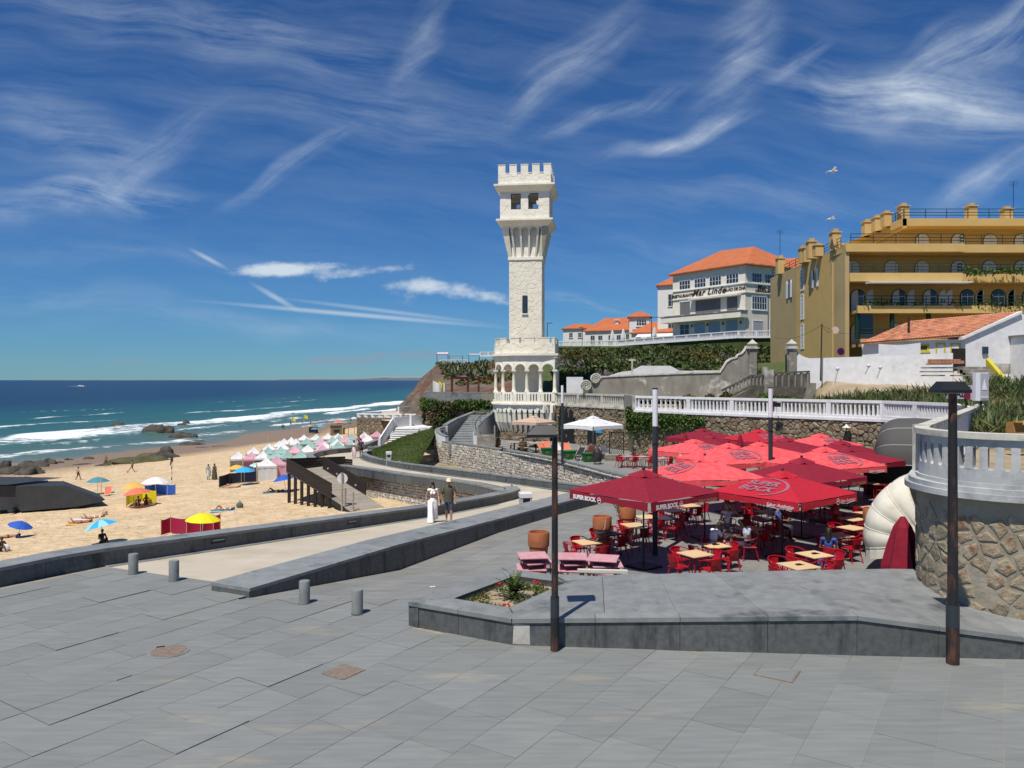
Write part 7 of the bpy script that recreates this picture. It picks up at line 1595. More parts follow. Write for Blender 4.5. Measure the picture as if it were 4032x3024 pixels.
parasol(2335,1636,56,2.40,1.72,1.55,Q-.1,'fwhite','white parasol with a star outline on the deckchair terrace',((0,'star'),(3,'star')),val=.3,grp=None,pole='bing')
parasol(2102,1636,65,1.98,1.46,1.35,Q+.1,'ftan','tan parasol in front of the tower base',(),grp=None)
parasol(2285,1668,60,1.9,1.45,1.2,Q+.4,'fwhite','second white parasol half hidden behind the star parasol',(),grp=None,pole='bing')
# ---- shell awnings
def shell(name,loc,L,Rr,n,a0,a1,axis,outv,m,lab,edge='fcream',squash=1.0):
    """dutch canopy: hoops fanning about a horizontal axis, cloth between them"""
    t=thing(name,loc,lab,'awning'); ax=Vector(axis).normalized(); ov=Vector(outv).normalized(); up=V(0,0,1); H=[]
    for k in range(n+1):
        a=lerp(a0,a1,k/n); d=ov*math.cos(a)+up*math.sin(a)*squash; row=[]
        for i in range(15):
            s=i/14; ang=PI*s; u=-math.cos(ang)*L/2; u=math.copysign(abs(u/(L/2))**.55*L/2,u); v=math.sin(ang)**.6*Rr; row.append(ax*u+d*v)
        H.append(row)
    for k in range(n):
        vs=[]; fs=[]
        for j in range(5):
            s=j/4
            for i in range(15):p=H[k][i].lerp(H[k+1][i],s); q=p*(1+.030*math.sin(PI*s)); vs.append(q)
        for j in range(4):
            for i in range(14):fs.append((j*15+i,j*15+i+1,j*15+16+i,j*15+15+i))
        MB().add(vs,fs).build('cloth_panel',K[m],t,True,False)
    for k in range(n+1):MB().tube(H[k],.02,5).build('hoop',K[edge],t,False,False)
    return t
sA=shell('shell_awning',(12.45,22.6,.50),3.3,1.85,4,-.20,1.2,(.565,.825,0),(-.85,.25,0),'fcream','stained cream folding shell awning beside the stone turret','fcream')
# valance skirt of the cream awning
sk=MB(); 
for i in range(14):
    ax=Vector((.565,.825,0)).normalized(); ov=Vector((-.85,.25,0)).normalized()
    def hp_(i):s=i/14; ang=PI*s; u=-math.cos(ang)*1.65; u=math.copysign(abs(u/1.65)**.55*1.65,u); v=math.sin(ang)**.6*1.85; return ax*u+(ov*math.cos(-.20)+V(0,0,1)*math.sin(-.20))*v
    a,b=hp_(i),hp_(i+1); sk.quad(a,b,b-V(0,0,.30),a-V(0,0,.30))
sk.build('skirt',K['fcream'],sA,False,False)
sB=shell('shell_awning',(19.6,37.2,1.05),3.4,2.2,3,.0,1.3,(.75,-.35,0),(-.55,-.75,0),'fblack','charcoal folding shell awning over the bar door with a sail logo','signgrey')
o=V(-.72,-1.25,.75); fr_=(V(.8,-.55,.0).normalized(),V(-.15,-.25,1))
mb=MB(); ux_,uy_=fr_; mb.tube([o+ux_*x+uy_*y for x,y in((-.28,-.32),(.28,-.32),(.06,.48))],.018,4,True); mb.tube([o+ux_*x+uy_*y for x,y in((-.2,-.1),(.2,-.1))],.04,4); mb.build('sail_logo',K['pwhite'],sB,False,False)
lettering(sB,textmesh('BAR',.2,0,1.2,.008,0,K['pwhite']),(.1,-1.75,-.12),(.9,-.4,0),(0,0,1),False)
bd=MB().box((18.6,37.6,.3),(2.6,.2,2.0),-.55); tag(bd.build('bar_front',[K['black']]),'dark bar doorway below the charcoal awning','doorway')
# ---- things on the deckchair terrace
def deckchair(x,y,rz,m,lab):
    t=thing('deck_chair',(x,y,-.7),lab,'deckchair','deckchairs on the far terrace',rz)
    for s in(-.28,.28):MB().tube([(s,-.45,.02),(s,.45,.95)],.022,5).build('frame_rail',K['pole'],t,False,False); MB().tube([(s*.9,.45,.02),(s*.9,-.45,.42)],.022,5).build('frame_rail',K['pole'],t,False,False)
    vs=[]; fs=[]
    for j in range(9):
        u=j/8; yy_,zz_=lerp(-.45,.44,u),lerp(.42,.94,u)-.22*math.sin(PI*u*.9); vs+=[(-.25,yy_,zz_),(.25,yy_,zz_)]
    for j in range(8):fs.append((2*j,2*j+1,2*j+3,2*j+2))
    MB().add(vs,fs).build('sling',K[m],t,True,False)
for i,(fx,fy,m,c)in enumerate(((2136,1790,'fcoral','red deckchair leftmost on the terrace'),(2155,1782,'fcoral','red deckchair beside the first green box'),(2203,1792,'fwhite','white deckchair left of the red pair'),(2232,1790,'fcoral','red deckchair behind the second green box'),(2283,1812,'fdark','dark navy deckchair with a red cushion'),(2322,1806,'fcoral','red deckchair behind the dark cooler'),(2384,1802,'fwhite','white deckchair rightmost beside the lattice screen'))):
    p=gz(fx,fy,-.7); deckchair(p.x,p.y,(.5,.3,.6,.25,-.6,-.5,.4)[i],m,c)
def gbox(fx,fy,lab):
    p=gz(fx,fy,-.7); t=thing('green_box',p,lab,'planter','green planter boxes'); MB().box((0,0,.28),(.85,.6,.5),.2,1.15).build('box_body',K['greenbox'],t,False,False); MB().box((0,0,.58),(1.02,.74,.08),.2).build('rim',K['greenbox'],t,False,False)
    mb=MB(); mb.tube([V(-.1+.13*rr_*math.sin(2*PI*i/10)*6,-.36,.28+.13*rr_*6*math.cos(2*PI*i/10))for i,rr_ in enumerate([.16,.065]*5)],.012,4,True); mb.build('star_mark',K['fcoral'],t,False,False)
gbox(2159,1796,'green planter box leftmost on the terrace edge'); gbox(2240,1808,'green planter box in the middle of the terrace edge'); gbox(2322,1818,'green planter box partly behind the dark cooler')
def barrel(fx,fy,lab,h=.85):
    p=gz(fx,fy,-.7); t=thing('wine_barrel',p,lab,'barrel','wine barrels'); MB().lathe([(.27,0),(.33,h*.3),(.345,h*.5),(.33,h*.7),(.27,h)],18).build('staves',K['barrel'],t,True,False)
    for z,r_ in((.06,.285),(.3,.337),(.7,.337),(.94,.285)):MB().lathe([(r_,z*h-.025),(r_+.006,z*h-.02),(r_+.006,z*h+.02),(r_,z*h+.025)],18,caps=False).build('hoop',K['hoop'],t,False,False)
barrel(1956,1762,'wine barrel beside the wooden notice board'); barrel(2059,1782,'wine barrel standing out in the sun on the terrace')
def picnic(fx,fy,lab,rz):
    p=gz(fx,fy,-.7); t=thing('round_table',p,lab,'table','round tables by the tower',rz); MB().lathe([(.62,.72),(.65,.73),(.65,.76),(.62,.77)],20).build('table_top',K['plank'],t,False,False); MB().cyl((0,0,0),(0,0,.72),.06,n=8).build('stem',K['dkwood'],t,False,False); MB().lathe([(.3,0),(.3,.03),(.06,.06)],14).build('foot',K['dkwood'],t,False,False)
    for k in range(4):
        a=k*PI/2; x,y=1.0*math.cos(a),1.0*math.sin(a); s=MB().bbox((x,y,.45),(.42,.36,.05),.01,a).build('stool',K['plank'],t,False,False); newobj('stool_leg',MB().cyl((x,y,0),(x,y,.43),.04,n=6).cyl((0,0,.1),(x,y,.3),.025,n=5).mesh('stool_leg',K['dkwood']),s)
picnic(2025,1778,'round table with fixed stools left of the sunlit barrel',.3); picnic(2110,1782,'round table with fixed stools under the tan parasol',.8); picnic(2060,1757,'round table with fixed stools farther back by the tower base',.1)
nb=thing('notice_board',gz(1900,1765,-.7),'weathered wooden notice board at the foot of the grey stairs','notice board')
for x in(-.42,1.0):MB().box((x,0,.95),(.12,.12,1.9)).build('post',K['plank'],nb,False,False)
for k in range(4):MB().box((.28,-.04,.25+.26*k),(1.3,.05,.25)).build('board',K['plank'],nb,False,False)
lettering(nb,textmesh('MENU',.16,0,1,0,0,K['pwhite']),(.28,-.07,1.05),(1,0,0),(0,0,1),False); lettering(nb,textmesh('Terrace',.13,.2,1,0,0,K['pwhite']),(.28,-.07,.78),(1,0,0),(0,0,1),False)
sc_=thing('lattice_screen',gz(2428,1812,-.7),'black lattice screen above a slatted planter on the far terrace','screen')
for x in(-.5,.5):MB().box((x,0,1.0),(.06,.06,2.0)).build('frame',K['black'],sc_,False,False)
for z in(.35,1.98):MB().box((0,0,z),(1.0,.06,.06)).build('frame',K['black'],sc_,False,False)
la=MB()
for k in range(-8,9):
    for sg in(-1,1):
        pts=[(u,z)for u,z in((-.48,.4),(.48,.4))]; x0=k*.14
        seg=[]
        for z in np.linspace(.38,1.95,20):u=x0+sg*(z-1.17)*.7; seg.append((u,z))if abs(u)<.48 else None
        if len(seg)>1:la.tube([V(seg[0][0],.01*sg,seg[0][1]),V(seg[-1][0],.01*sg,seg[-1][1])],.012,4)
la.build('lattice',K['black'],sc_,False,False)
for k in range(5):MB().box((.0,-.15,.05+.085*k),(1.7,.5,.07)).build('planter_slat',K['plank'],sc_,False,False)
ck=thing('stove_bin',gz(2352,1828,-.7),'dark rounded metal stove standing on legs at the terrace edge','stove'); MB().lathe([(.20,.18),(.30,.22),(.32,.75),(.30,.85),(.18,1.02),(.08,1.12),(.05,1.2)],14).build('stove_body',K['rust'],ck,True,False)
for k in range(4):a=k*PI/2+.4; MB().cyl((.22*math.cos(a),.22*math.sin(a),.25),(.28*math.cos(a),.28*math.sin(a),0),.025,n=5).build('leg',K['rust'],ck,False,False)
dd=thing('wall_door',(6.0,67.5,-.7),'dark doorway and three small arched windows in the rubble wall beside the tower','doorway'); dW=(Vector((9.4,61.8,0))-Vector((4.1,71.2,0))).normalized(); nW=V(dW.y,-dW.x,0); nW=nW if nW.y<0 else-nW; oW=Vector((4.1,71.2,-.7))
MB().ext([(.6,0),(3.2,0),(3.2,2.2),(.6,2.2)],oW+nW*.16,dW,(0,0,1),-nW*.05).build('door_opening',K['black'],dd); MB().ext([(.5,2.21),(3.3,2.21),(3.3,2.35),(.5,2.35)],oW+nW*.2,dW,(0,0,1),-nW*.1).build('lintel',K['black'],dd)
for k in range(3):x=.75+k*.8; MB().ext([(x,2.4),(x+.55,2.4),(x+.55,2.85),(x+.275,3.15),(x,2.85)],oW+nW*.18,dW,(0,0,1),-nW*.04).build('window_opening',K['black'],dd)
MB().ext([(5.2,.3),(6.4,.3),(6.4,2.1),(5.2,2.1)],oW+nW*.17,dW,(0,0,1),-nW*.04).build('window_opening',K['black'],dd); MB().ext([(6.5,1.2),(7.3,1.2),(7.3,2.0),(6.5,2.0)],oW+nW*.2,dW,(0,0,1),-nW*.06).build('blue_menu_frame',K['fazur'],dd)
# ivy over the white balustrade and the wall corner
rs=np.random.RandomState(71); pts=[]; IV=Path([(9.3,61.8,-.7,2.7),(9.15,57.5,-.7,2.7),(12.3,53.5,-.7,2.7),(16.9,48.5,-.7,2.7)])
for _ in range(5200):
    u=3.2+rs.rand()*7.6; v=3.3-abs(rs.normal())*.55*(1.4 if u<5 else 1)-.1; 
    if u>8 and rs.rand()<.5:continue
    q=IV.mp(u,v,.15+.25*rs.rand()); pts.append(tuple(q))
for _ in range(1100):q=IV.mp(3.6+.5*rs.rand(),3.6-1.6*rs.rand(),.25+.3*rs.rand()); pts.append(tuple(q))
plant_obj(None,'ivy_climber',pts,.17,72,K['leaf'],.7,label='green ivy hanging over the corner of the white balustrade',cat='ivy')
fl=thing('floodlight',(16.7,48.2,3.4),'small floodlight bracketed to the white balustrade','floodlight'); MB().box((16.5,47.9,3.45),(.45,.12,.28),-.8).build('lamp_box',K['black'],fl); MB().cyl((16.6,48.2,3.4),(16.5,47.9,3.4),.03,n=6).build('bracket',K['bing'],fl)
wl2=thing('wall_lamp',(19.5,45.6,1.9),'thin iron lamp on a bent arm against the rubble wall','lamp'); MB().tube([V(19.35,45.2,.2),V(19.5,45.1,1.3),V(19.6,45.1,2.2)],.03,6).build('arm',K['rust'],wl2); MB().lathe([(.25,2.2),(.1,2.28),(.03,2.4)],12,(19.6,45.1,0)).build('shade',K['metalw'],wl2)
# ---- litter bins on the promenade
def litter(x,y,z,w,h,lab):
    t=thing('litter_bin',(x,y,z),lab,'litter bin','concrete litter bins',.12); MB().box((0,0,h*.40),(w*.92,w*.92,h*.80)).build('body',K['bing'],t,False,False); MB().bbox((0,0,h*.90),(w,w,h*.2),.03).build('lid',K['metalw'],t,False,False)
    MB().box((.0,-w*.465,h*.70),(w*.55,.02,h*.16)).build('opening',K['black'],t,False,False)
p=gz(1531,1832,-2.06); litter(p.x,p.y,-2.08,.46,1.15,'tall pale litter bin in front of the grass bank'); litter(.62,35.0,-1.2,.58,1.08,'square litter bin with white lid behind the bench wall')
# ================================================================== people
SK={'a':mat('skin_light',(.50,.28,.19),rough=.55),'b':mat('skin_tan',(.34,.17,.10),rough=.55),'c':mat('skin_brown',(.16,.075,.045),rough=.55)}
HR={'d':mat('hair_dark',(.02,.013,.01),rough=.5),'b':mat('hair_brown',(.08,.04,.02),rough=.5),'l':mat('hair_light',(.30,.19,.09),rough=.5)}
_cl={}
def cloth(c,nm='cloth'):
    k=tuple(c)
    if k not in _cl:_cl[k]=mat('clothing_%d'%len(_cl),c,tuple(min(1,x*1.25)for x in c),sc=9,rough=.85,bump=.006,bsc=14)
    return _cl[k]
def capsule(mb,p0,p1,r0,r1):
    p0,p1=Vector(p0),Vector(p1); d=(p1-p0); L=d.length
    if L<1e-5:d=V(0,0,1); p1=p0+d*.001
    d.normalize(); mb.tube([p0-d*r0*.97,p0-d*r0*.75,p0-d*r0*.35,p0,p1,p1+d*r1*.35,p1+d*r1*.75,p1+d*r1*.97],[r0*.25,r0*.66,r0*.93,r0,r1,r1*.93,r1*.66,r1*.25],10)
def fuse(caps,voxel,mats,name='body'):
    """one continuous skin over tapered capsules (p0, p1, r0, r1, material index)"""
    mb=MB()
    for c in caps:capsule(mb,*c[:4])
    me=mb.mesh('tmp',mats[0]); o=bpy.data.objects.new('t',me); m=o.modifiers.new('r','REMESH'); m.mode='VOXEL'; m.voxel_size=voxel
    s=o.modifiers.new('s','SMOOTH'); s.factor=.5; s.iterations=2
    out=evalmesh(o); bpy.data.objects.remove(o); out.name=name; out.materials.clear()
    for q in mats:out.materials.append(q)
    n=len(out.polygons); c=np.empty(n*3); out.polygons.foreach_get('center',c); c=c.reshape(-1,3); best=np.full(n,1e9); idx=np.zeros(n,int)
    for p0,p1,r0,r1,mi in caps:
        a=np.array(p0,float); b=np.array(p1,float); ab=b-a; t=np.clip(((c-a)@ab)/max(ab@ab,1e-9),0,1); dd=np.linalg.norm(c-(a+t[:,None]*ab),axis=1)-(r0+(r1-r0)*t); k=dd<best; best[k]=dd[k]; idx[k]=mi
    out.polygons.foreach_set('material_index',idx.astype(np.int32)); out.polygons.foreach_set('use_smooth',np.ones(n,bool)); return out
POSE={  # joints in metres, facing -y
 'stand':dict(pel=(0,0,.93),che=(0,.0,1.28),nek=(0,.0,1.46),hed=(0,-.02,1.60),sl=(-.17,0,1.40),sr=(.17,0,1.40),el=(-.24,.03,1.13),er=(.24,.03,1.13),wl=(-.25,-.06,.89),wr=(.25,-.06,.89),hl=(-.09,0,.90),hr=(.09,0,.90),kl=(-.10,-.02,.49),kr=(.10,-.02,.49),al=(-.10,.03,.08),ar=(.10,.03,.08)),
 'sit':dict(pel=(0,.0,.50),che=(0,.03,.88),nek=(0,.03,1.06),hed=(0,.0,1.20),sl=(-.17,.03,1.0),sr=(.17,.03,1.0),el=(-.23,-.05,.74),er=(.23,-.05,.74),wl=(-.14,-.28,.74),wr=(.14,-.28,.74),hl=(-.10,-.02,.48),hr=(.10,-.02,.48),kl=(-.12,-.42,.50),kr=(.12,-.42,.50),al=(-.12,-.42,.09),ar=(.12,-.40,.09))}
POSE['walk']=dict(POSE['stand'],kl=(-.10,-.16,.52),al=(-.10,-.26,.10),kr=(.10,.06,.50),ar=(.10,.30,.14),el=(-.25,.10,1.14),wl=(-.26,.10,.90),er=(.25,-.04,1.13),wr=(.26,-.18,.92))
POSE['kick']=dict(POSE['walk'],kl=(-.12,-.26,.58),al=(-.12,-.50,.26),el=(-.34,.14,1.18),wl=(-.46,.10,1.0),er=(.36,-.06,1.2),wr=(.5,-.14,1.08))
POSE['wade']=dict(POSE['stand'],el=(-.28,-.02,1.15),wl=(-.30,-.16,1.0))
# lying on the back, head towards +y, knees up on one side; lying on the front
POSE['supine']=dict(pel=(0,0,.11),che=(0,.36,.13),nek=(0,.54,.14),hed=(0,.68,.16),sl=(-.17,.48,.13),sr=(.17,.48,.13),el=(-.34,.62,.10),er=(.30,.28,.08),wl=(-.12,.74,.12),wr=(.26,.04,.06),hl=(-.09,-.02,.11),hr=(.09,-.02,.11),kl=(-.10,-.34,.40),kr=(.11,-.42,.14),al=(-.10,-.62,.07),ar=(.12,-.84,.07))
POSE['prone']=dict(pel=(0,0,.13),che=(0,.36,.14),nek=(0,.54,.17),hed=(0,.67,.2),sl=(-.17,.48,.14),sr=(.17,.48,.14),el=(-.27,.66,.07),er=(.27,.66,.07),wl=(-.10,.82,.06),wr=(.10,.82,.06),hl=(-.09,-.02,.12),hr=(.09,-.02,.12),kl=(-.10,-.42,.10),kr=(.10,-.42,.10),al=(-.10,-.82,.07),ar=(.12,-.60,.36))
POSE['ground']=dict(POSE['sit'],pel=(0,0,.13),che=(0,.02,.48),nek=(0,-.0,.66),hed=(0,-.03,.80),sl=(-.17,.0,.60),sr=(.17,.0,.60),el=(-.25,-.12,.38),er=(.25,-.12,.38),wl=(-.10,-.34,.36),wr=(.10,-.34,.36),hl=(-.10,-.02,.12),hr=(.10,-.02,.12),kl=(-.12,-.36,.42),kr=(.12,-.36,.42),al=(-.12,-.58,.07),ar=(.12,-.58,.07))
def person(label,loc,rz,pose,skin='b',top=None,bot=(.02,.03,.06),hair='d',longhair=False,bottom='shorts',scale=1.0,fem=False,voxel=.026,sleeves='short',hat=None,shades=False,hands=False,dress=None,mod=None,group=None,belly=True,tilt=None):
    J=dict(POSE[pose]); J.update(mod or{}); J={k:Vector(v)for k,v in J.items()}; f=.92 if fem else 1.0
    M=[SK[skin],cloth(top)if top else SK[skin],cloth(bot),HR[hair]]; t=thing('person',loc,label,'person',group,rz)
    tp=1 if top else 0; C=[]; L_=lambda a,b,k:J[a].lerp(J[b],k)
    bt={'shorts':(2,2,0),'trousers':(2,2,2),'briefs':(2,0,0)}[bottom]
    C+=[(J['pel'],L_('pel','che',.35),.125*f if not fem else .13,.108*f,2),(L_('pel','che',.4),J['che'],.108*f,.130*f,tp if belly else 0),(J['che'],L_('che','nek',.5),.128*f,.09*f,tp),(J['sl'],J['sr'],.062*f,.062*f,tp),(J['nek'],J['hed'],.050,.052,0)]
    hd=J['hed']; face=V(0,-.03,0)if pose in('stand','walk','sit','kick','wade','ground')else V(0,0,.03)
    upv=(J['hed']-J['nek']).normalized(); C+=[(hd+upv*.01,hd+upv*.055,.083,.088,0),(hd+face*1.4-upv*.045,hd+face*1.4-upv*.02,.055,.06,0),(hd+face*3.05+upv*.005,hd+face*2.9+upv*.02,.016,.014,0)]
    for s in('l','r'):
        ar=(tp,tp if sleeves=='long' else 0)
        if sleeves=='none':ar=(0,0)
        C+=[(J['s'+s],L_('s'+s,'e'+s,.55),.056*f,.050*f,ar[0]),(L_('s'+s,'e'+s,.55),J['e'+s],.048*f,.042*f,ar[1]),(J['e'+s],J['w'+s],.042*f,.030*f,ar[1])]
        d=(J['w'+s]-J['e'+s]).normalized(); side=d.cross(V(0,1,.2)).normalized(); sg=1 if s=='l' else-1; p=J['w'+s]
        C.append((p+d*.02,p+d*.085,.030,.034,0))
        for k,(o,ln)in enumerate(((-.026,.070),(-.009,.085),(.009,.080),(.026,.062))):q=p+d*.095+side*o; e=q+d*ln*.55+V(0,-.008,0); C+=[(q,e,.0115,.0105,0),(e,e+d*ln*.4+V(0,-.022,-.004),.0105,.009,0)]
        C.append((p+d*.045+side*sg*.028,p+d*.10+side*sg*.055+V(0,-.012,0),.012,.010,0))
        C+=[(J['h'+s],L_('h'+s,'k'+s,.5),.098*f if not fem else .10,.078,bt[0]if bottom!='briefs' else 0),(J['h'+s],J['h'+s]+(J['k'+s]-J['h'+s])*.12,.105*f,.1*f,2),(L_('h'+s,'k'+s,.5),J['k'+s],.078,.058,bt[1]),(J['k'+s],L_('k'+s,'a'+s,.35),.056,.058,bt[2]),(L_('k'+s,'a'+s,.35),J['a'+s],.056,.038,bt[2])]
        ft=V(0,-.15,-.035)if pose in('stand','walk','sit','kick','wade','ground')else V(0,-.05,.10); C.append((J['a'+s]-V(0,-.02,.02),J['a'+s]+ft,.04,.032,0))
    if fem and pose in('stand','walk','sit'):
        for s in(-.065,.065):C.append((J['che']+V(s,-.10,.0),J['che']+V(s,-.12,-.01),.058,.055,1 if top else 0))
    me=fuse(C,voxel,M); newobj('body',me,t,scale=(scale,)*3)
    # hair, with a parting; ears are covered or part of the head skin
    hc=[(hd+upv*.055-face*.6,hd+upv*.075+face*.3,.092,.084,0),(hd-face*1.2+upv*.02,hd-face*1.3-upv*.03,.075,.06,0)]
    if longhair:hc+=[(hd-face*1.6+upv*.0,hd-face*1.8-upv*.26,.075,.055,0),(hd-face*.3+V(.06,0,0),hd-face*.5+V(.075,0,0)-upv*.2,.035,.03,0),(hd-face*.3-V(.06,0,0),hd-face*.5-V(.075,0,0)-upv*.2,.035,.03,0)]
    newobj('hair',fuse(hc,max(.014,voxel*.7),[HR[hair]],'hair'),t,scale=(scale,)*3)
    if hat:newobj('cap',MB().lathe([(.105,.06),(.107,.10),(.09,.155),(.03,.175)],14,hd).add([hd+V(-.09,-.06,.07),hd+V(.09,-.06,.07),hd+V(.07,-.19,.055),hd+V(-.07,-.19,.055),hd+V(-.09,-.06,.085),hd+V(.09,-.06,.085),hd+V(.07,-.19,.068),hd+V(-.07,-.19,.068)],[(0,1,2,3),(7,6,5,4),(0,4,5,1),(1,5,6,2),(2,6,7,3),(3,7,4,0)]).mesh('cap',cloth(hat),True),t,scale=(scale,)*3)
    if voxel<.02:
        ey=MB()
        for s in(-.033,.033):ey.sphere(hd+face*2.55+V(s,0,.02),.012,8,6)
        newobj('eyes',ey.mesh('eyes',K['black']),t,scale=(scale,)*3); newobj('mouth',MB().box(hd+face*2.6-upv*.048,(.045,.01,.009)).mesh('mouth',K['fcoral']),t,scale=(scale,)*3)
    if shades:newobj('sunglasses',MB().box(hd+face*2.75+upv*.022,(.145,.03,.042)).mesh('sunglasses',K['black']),t,scale=(scale,)*3)
    if dress:  # skirt or dress as a flared cone from waist to hem
        c,zt,zb,r0,r1=dress; mb=MB(); n=18; ring_=[]
        for z,r_ in((zt,r0),(lerp(zt,zb,.35),lerp(r0,r1,.55)),(zb,r1)):
            for i in range(n):a=2*PI*i/n; k=1+.07*math.sin(a*6); ring_.append((J['pel'].x+r_*k*math.cos(a),J['pel'].y+r_*.8*k*math.sin(a)-.01,z))
        mb.add(ring_,[(j*n+i,j*n+(i+1)%n,(j+1)*n+(i+1)%n,(j+1)*n+i)for j in range(2)for i in range(n)]); newobj('skirt',mb.mesh('skirt',cloth(c),True),t,scale=(scale,)*3)
    return t
# ---- the walking couple on the ramp
p=at(1696,2060,32.6); zp=-1.0
w_=person('woman in white bikini top, white trousers and sunglasses walking on the ramp',(-3.32,32.2,-.99),.15,'walk','a',(.82,.82,.82),(.80,.80,.80),'d',True,'trousers',.99,True,.013,'none',shades=True,hands=True,belly=False)
mb=MB()
for s,kn,an in((-.10,(-.10,-.16,.52),(-.10,-.26,.10)),(.10,(.10,.06,.50),(.10,.28,.14))):
    n=14; vs=[]
    for(c,r_)in((V(s*.9,0,.93),.125),(V(*kn).lerp(V(s,0,.9),.5),.118),(V(*kn),.112),(V(*kn).lerp(V(*an),.6),.125),(V(*an)+V(0,0,-.02),.15)):
        for i in range(n):a=2*PI*i/n; k=1+.05*math.sin(5*a); vs.append(c+V(r_*k*math.cos(a),r_*k*math.sin(a),0))
    mb.add(vs,[(j*n+i,j*n+(i+1)%n,(j+1)*n+(i+1)%n,(j+1)*n+i)for j in range(4)for i in range(n)])
newobj('wide_trousers',mb.mesh('wide_trousers',cloth((.80,.80,.80)),True),w_)
m_=person('man in pale cap, olive shirt and navy shorts holding her hand',(-2.66,32.4,-.99),.05,'walk','b',(.075,.07,.05),(.035,.055,.10),'d',False,'shorts',1.04,False,.013,'short',hat=(.72,.66,.42),mod=dict(kl=(-.10,.05,.50),al=(-.10,.22,.12),kr=(.10,-.12,.50),ar=(.10,-.22,.09),wl=(-.32,-.02,.90),el=(-.27,.06,1.13)))
mb=MB(); n=20; vs=[]
for z,rx,ry in((1.42,.15,.10),(1.36,.20,.135),(1.20,.19,.15),(1.0,.185,.15),(.82,.20,.155)):
    for i in range(n):a=2*PI*i/n; vs.append(((rx*(1+.03*math.sin(7*a)))*math.cos(a),ry*(1+.03*math.sin(5*a))*math.sin(a),z))
mb.add(vs,[(j*n+i,j*n+(i+1)%n,(j+1)*n+(i+1)%n,(j+1)*n+i)for j in range(4)for i in range(n)])
for s in(-1,1):capsule(mb,(s*.17,0,1.39),(s*.24,.02,1.2),.075,.075)
newobj('loose_shirt',mb.mesh('loose_shirt',cloth((.075,.07,.05)),True),m_,scale=(1.04,)*3)
# ---- cafe guests
def chair_for(x,y,rz,lab):put(chr_,(x,y,zg(y)),rz,lab,'red cafe chairs')
person('long haired woman in white top shading her eyes at a cafe table',(7.62,27.2,-.7),-.25,'sit','a',(.80,.79,.76),(.35,.28,.24),'l',True,'trousers',1.0,True,.014,'none',mod=dict(er=(.34,-.10,1.02),wr=(.14,-.16,1.20)),hands=True)
chair_for(7.65,27.3,PI-.25+PI,'red armchair under the woman in the white top')
person('man in white shirt bending over the shared cafe table',(6.25,24.0,-.7),-1.2+PI,'sit','c',(.78,.79,.80),(.012,.016,.035),'d',False,'trousers',1.0,False,.016,mod=dict(che=(0,-.06,.86),nek=(0,-.14,1.02),hed=(0,-.24,1.12),sl=(-.17,-.12,.97),sr=(.17,-.12,.97),wl=(-.16,-.42,.78),wr=(.16,-.42,.78),el=(-.24,-.24,.76),er=(.24,-.24,.76)))
chair_for(6.2,24.05,-1.2+PI,'red armchair under the man in the white shirt')
person('man in pale shirt leaning in at the right of the shared table',(7.45,24.3,-.7),-1.75,'sit','c',(.42,.42,.52),(.03,.03,.05),'d',False,'trousers',1.0,False,.016,mod=dict(che=(0,-.04,.87),nek=(0,-.1,1.04),hed=(0,-.18,1.15)))
chair_for(7.5,24.3,-1.75,'red armchair under the man in the pale shirt')
person('woman in blue patterned dress seated with her back turned',(9.30,22.6,-.7),PI-.5,'sit','b',(.05,.08,.28),(.05,.08,.28),'d',True,'shorts',1.02,True,.016,dress=((.05,.08,.28),.60,.28,.17,.30))
chair_for(9.30,22.5,PI-.5,'red armchair under the woman in blue')
person('person in a blue print shirt deep in the parasol shade',(9.5,27.4,-.7),1.0,'sit','b',(.10,.12,.30),(.05,.05,.06),'d',False,'trousers',1.0,False,.026); chair_for(9.52,27.4,1.0,'red armchair under the person in the blue print shirt')
# ---- strollers on the lower promenade and above
def fpos(fx,fy,z):return gz(fx,fy,z)
p=fpos(1394,1804,-2.2); person('woman in white skirt and pale top walking on the lower promenade',p,.2,'walk','b',(.72,.66,.66),(.7,.66,.64),'d',True,'briefs',.97,True,.028,dress=((.66,.58,.58),.98,.35,.15,.24),belly=False)
person('person in dark top beside the woman in the white skirt',p+V(.55,.5,0),.3,'walk','c',(.05,.04,.06),(.04,.035,.05),'d',False,'trousers',1.0,False,.028)
p=fpos(1413,1782,-2.2); person('person carrying a white bag behind the two strollers',p,.3,'walk','b',(.16,.12,.09),(.20,.16,.13),'d',True,'shorts',1.0,True,.028); tag(MB().sphere((p.x+.35,p.y-.05,p.z+1.0),.2,8,6,(.8,.5,1.2)).build('white_bag',[K['fwhite']]),'white bag carried by the last stroller on the lower promenade','bag')
p=at(1587,1650,120); person('person in khaki standing on the far white stairs landing',(p.x,p.y,-1.5),.4,'stand','b',(.30,.24,.12),(.25,.2,.12),'d',False,'shorts',1.0,False,.032)
p=at(2957,1325,128); person('person in red top leaning at the upper balustrade',(p.x,131.6,11.4),.2,'stand','c',(.42,.02,.02),(.05,.05,.08),'d',False,'trousers',1.0,False,.034)
p=at(1741,1418,203); person('person sitting under the left awning of the cliff terrace',(p.x,202,9.05),.2,'sit','b',(.30,.03,.03),(.05,.05,.08),'d',False,'trousers',1.0,False,.036)
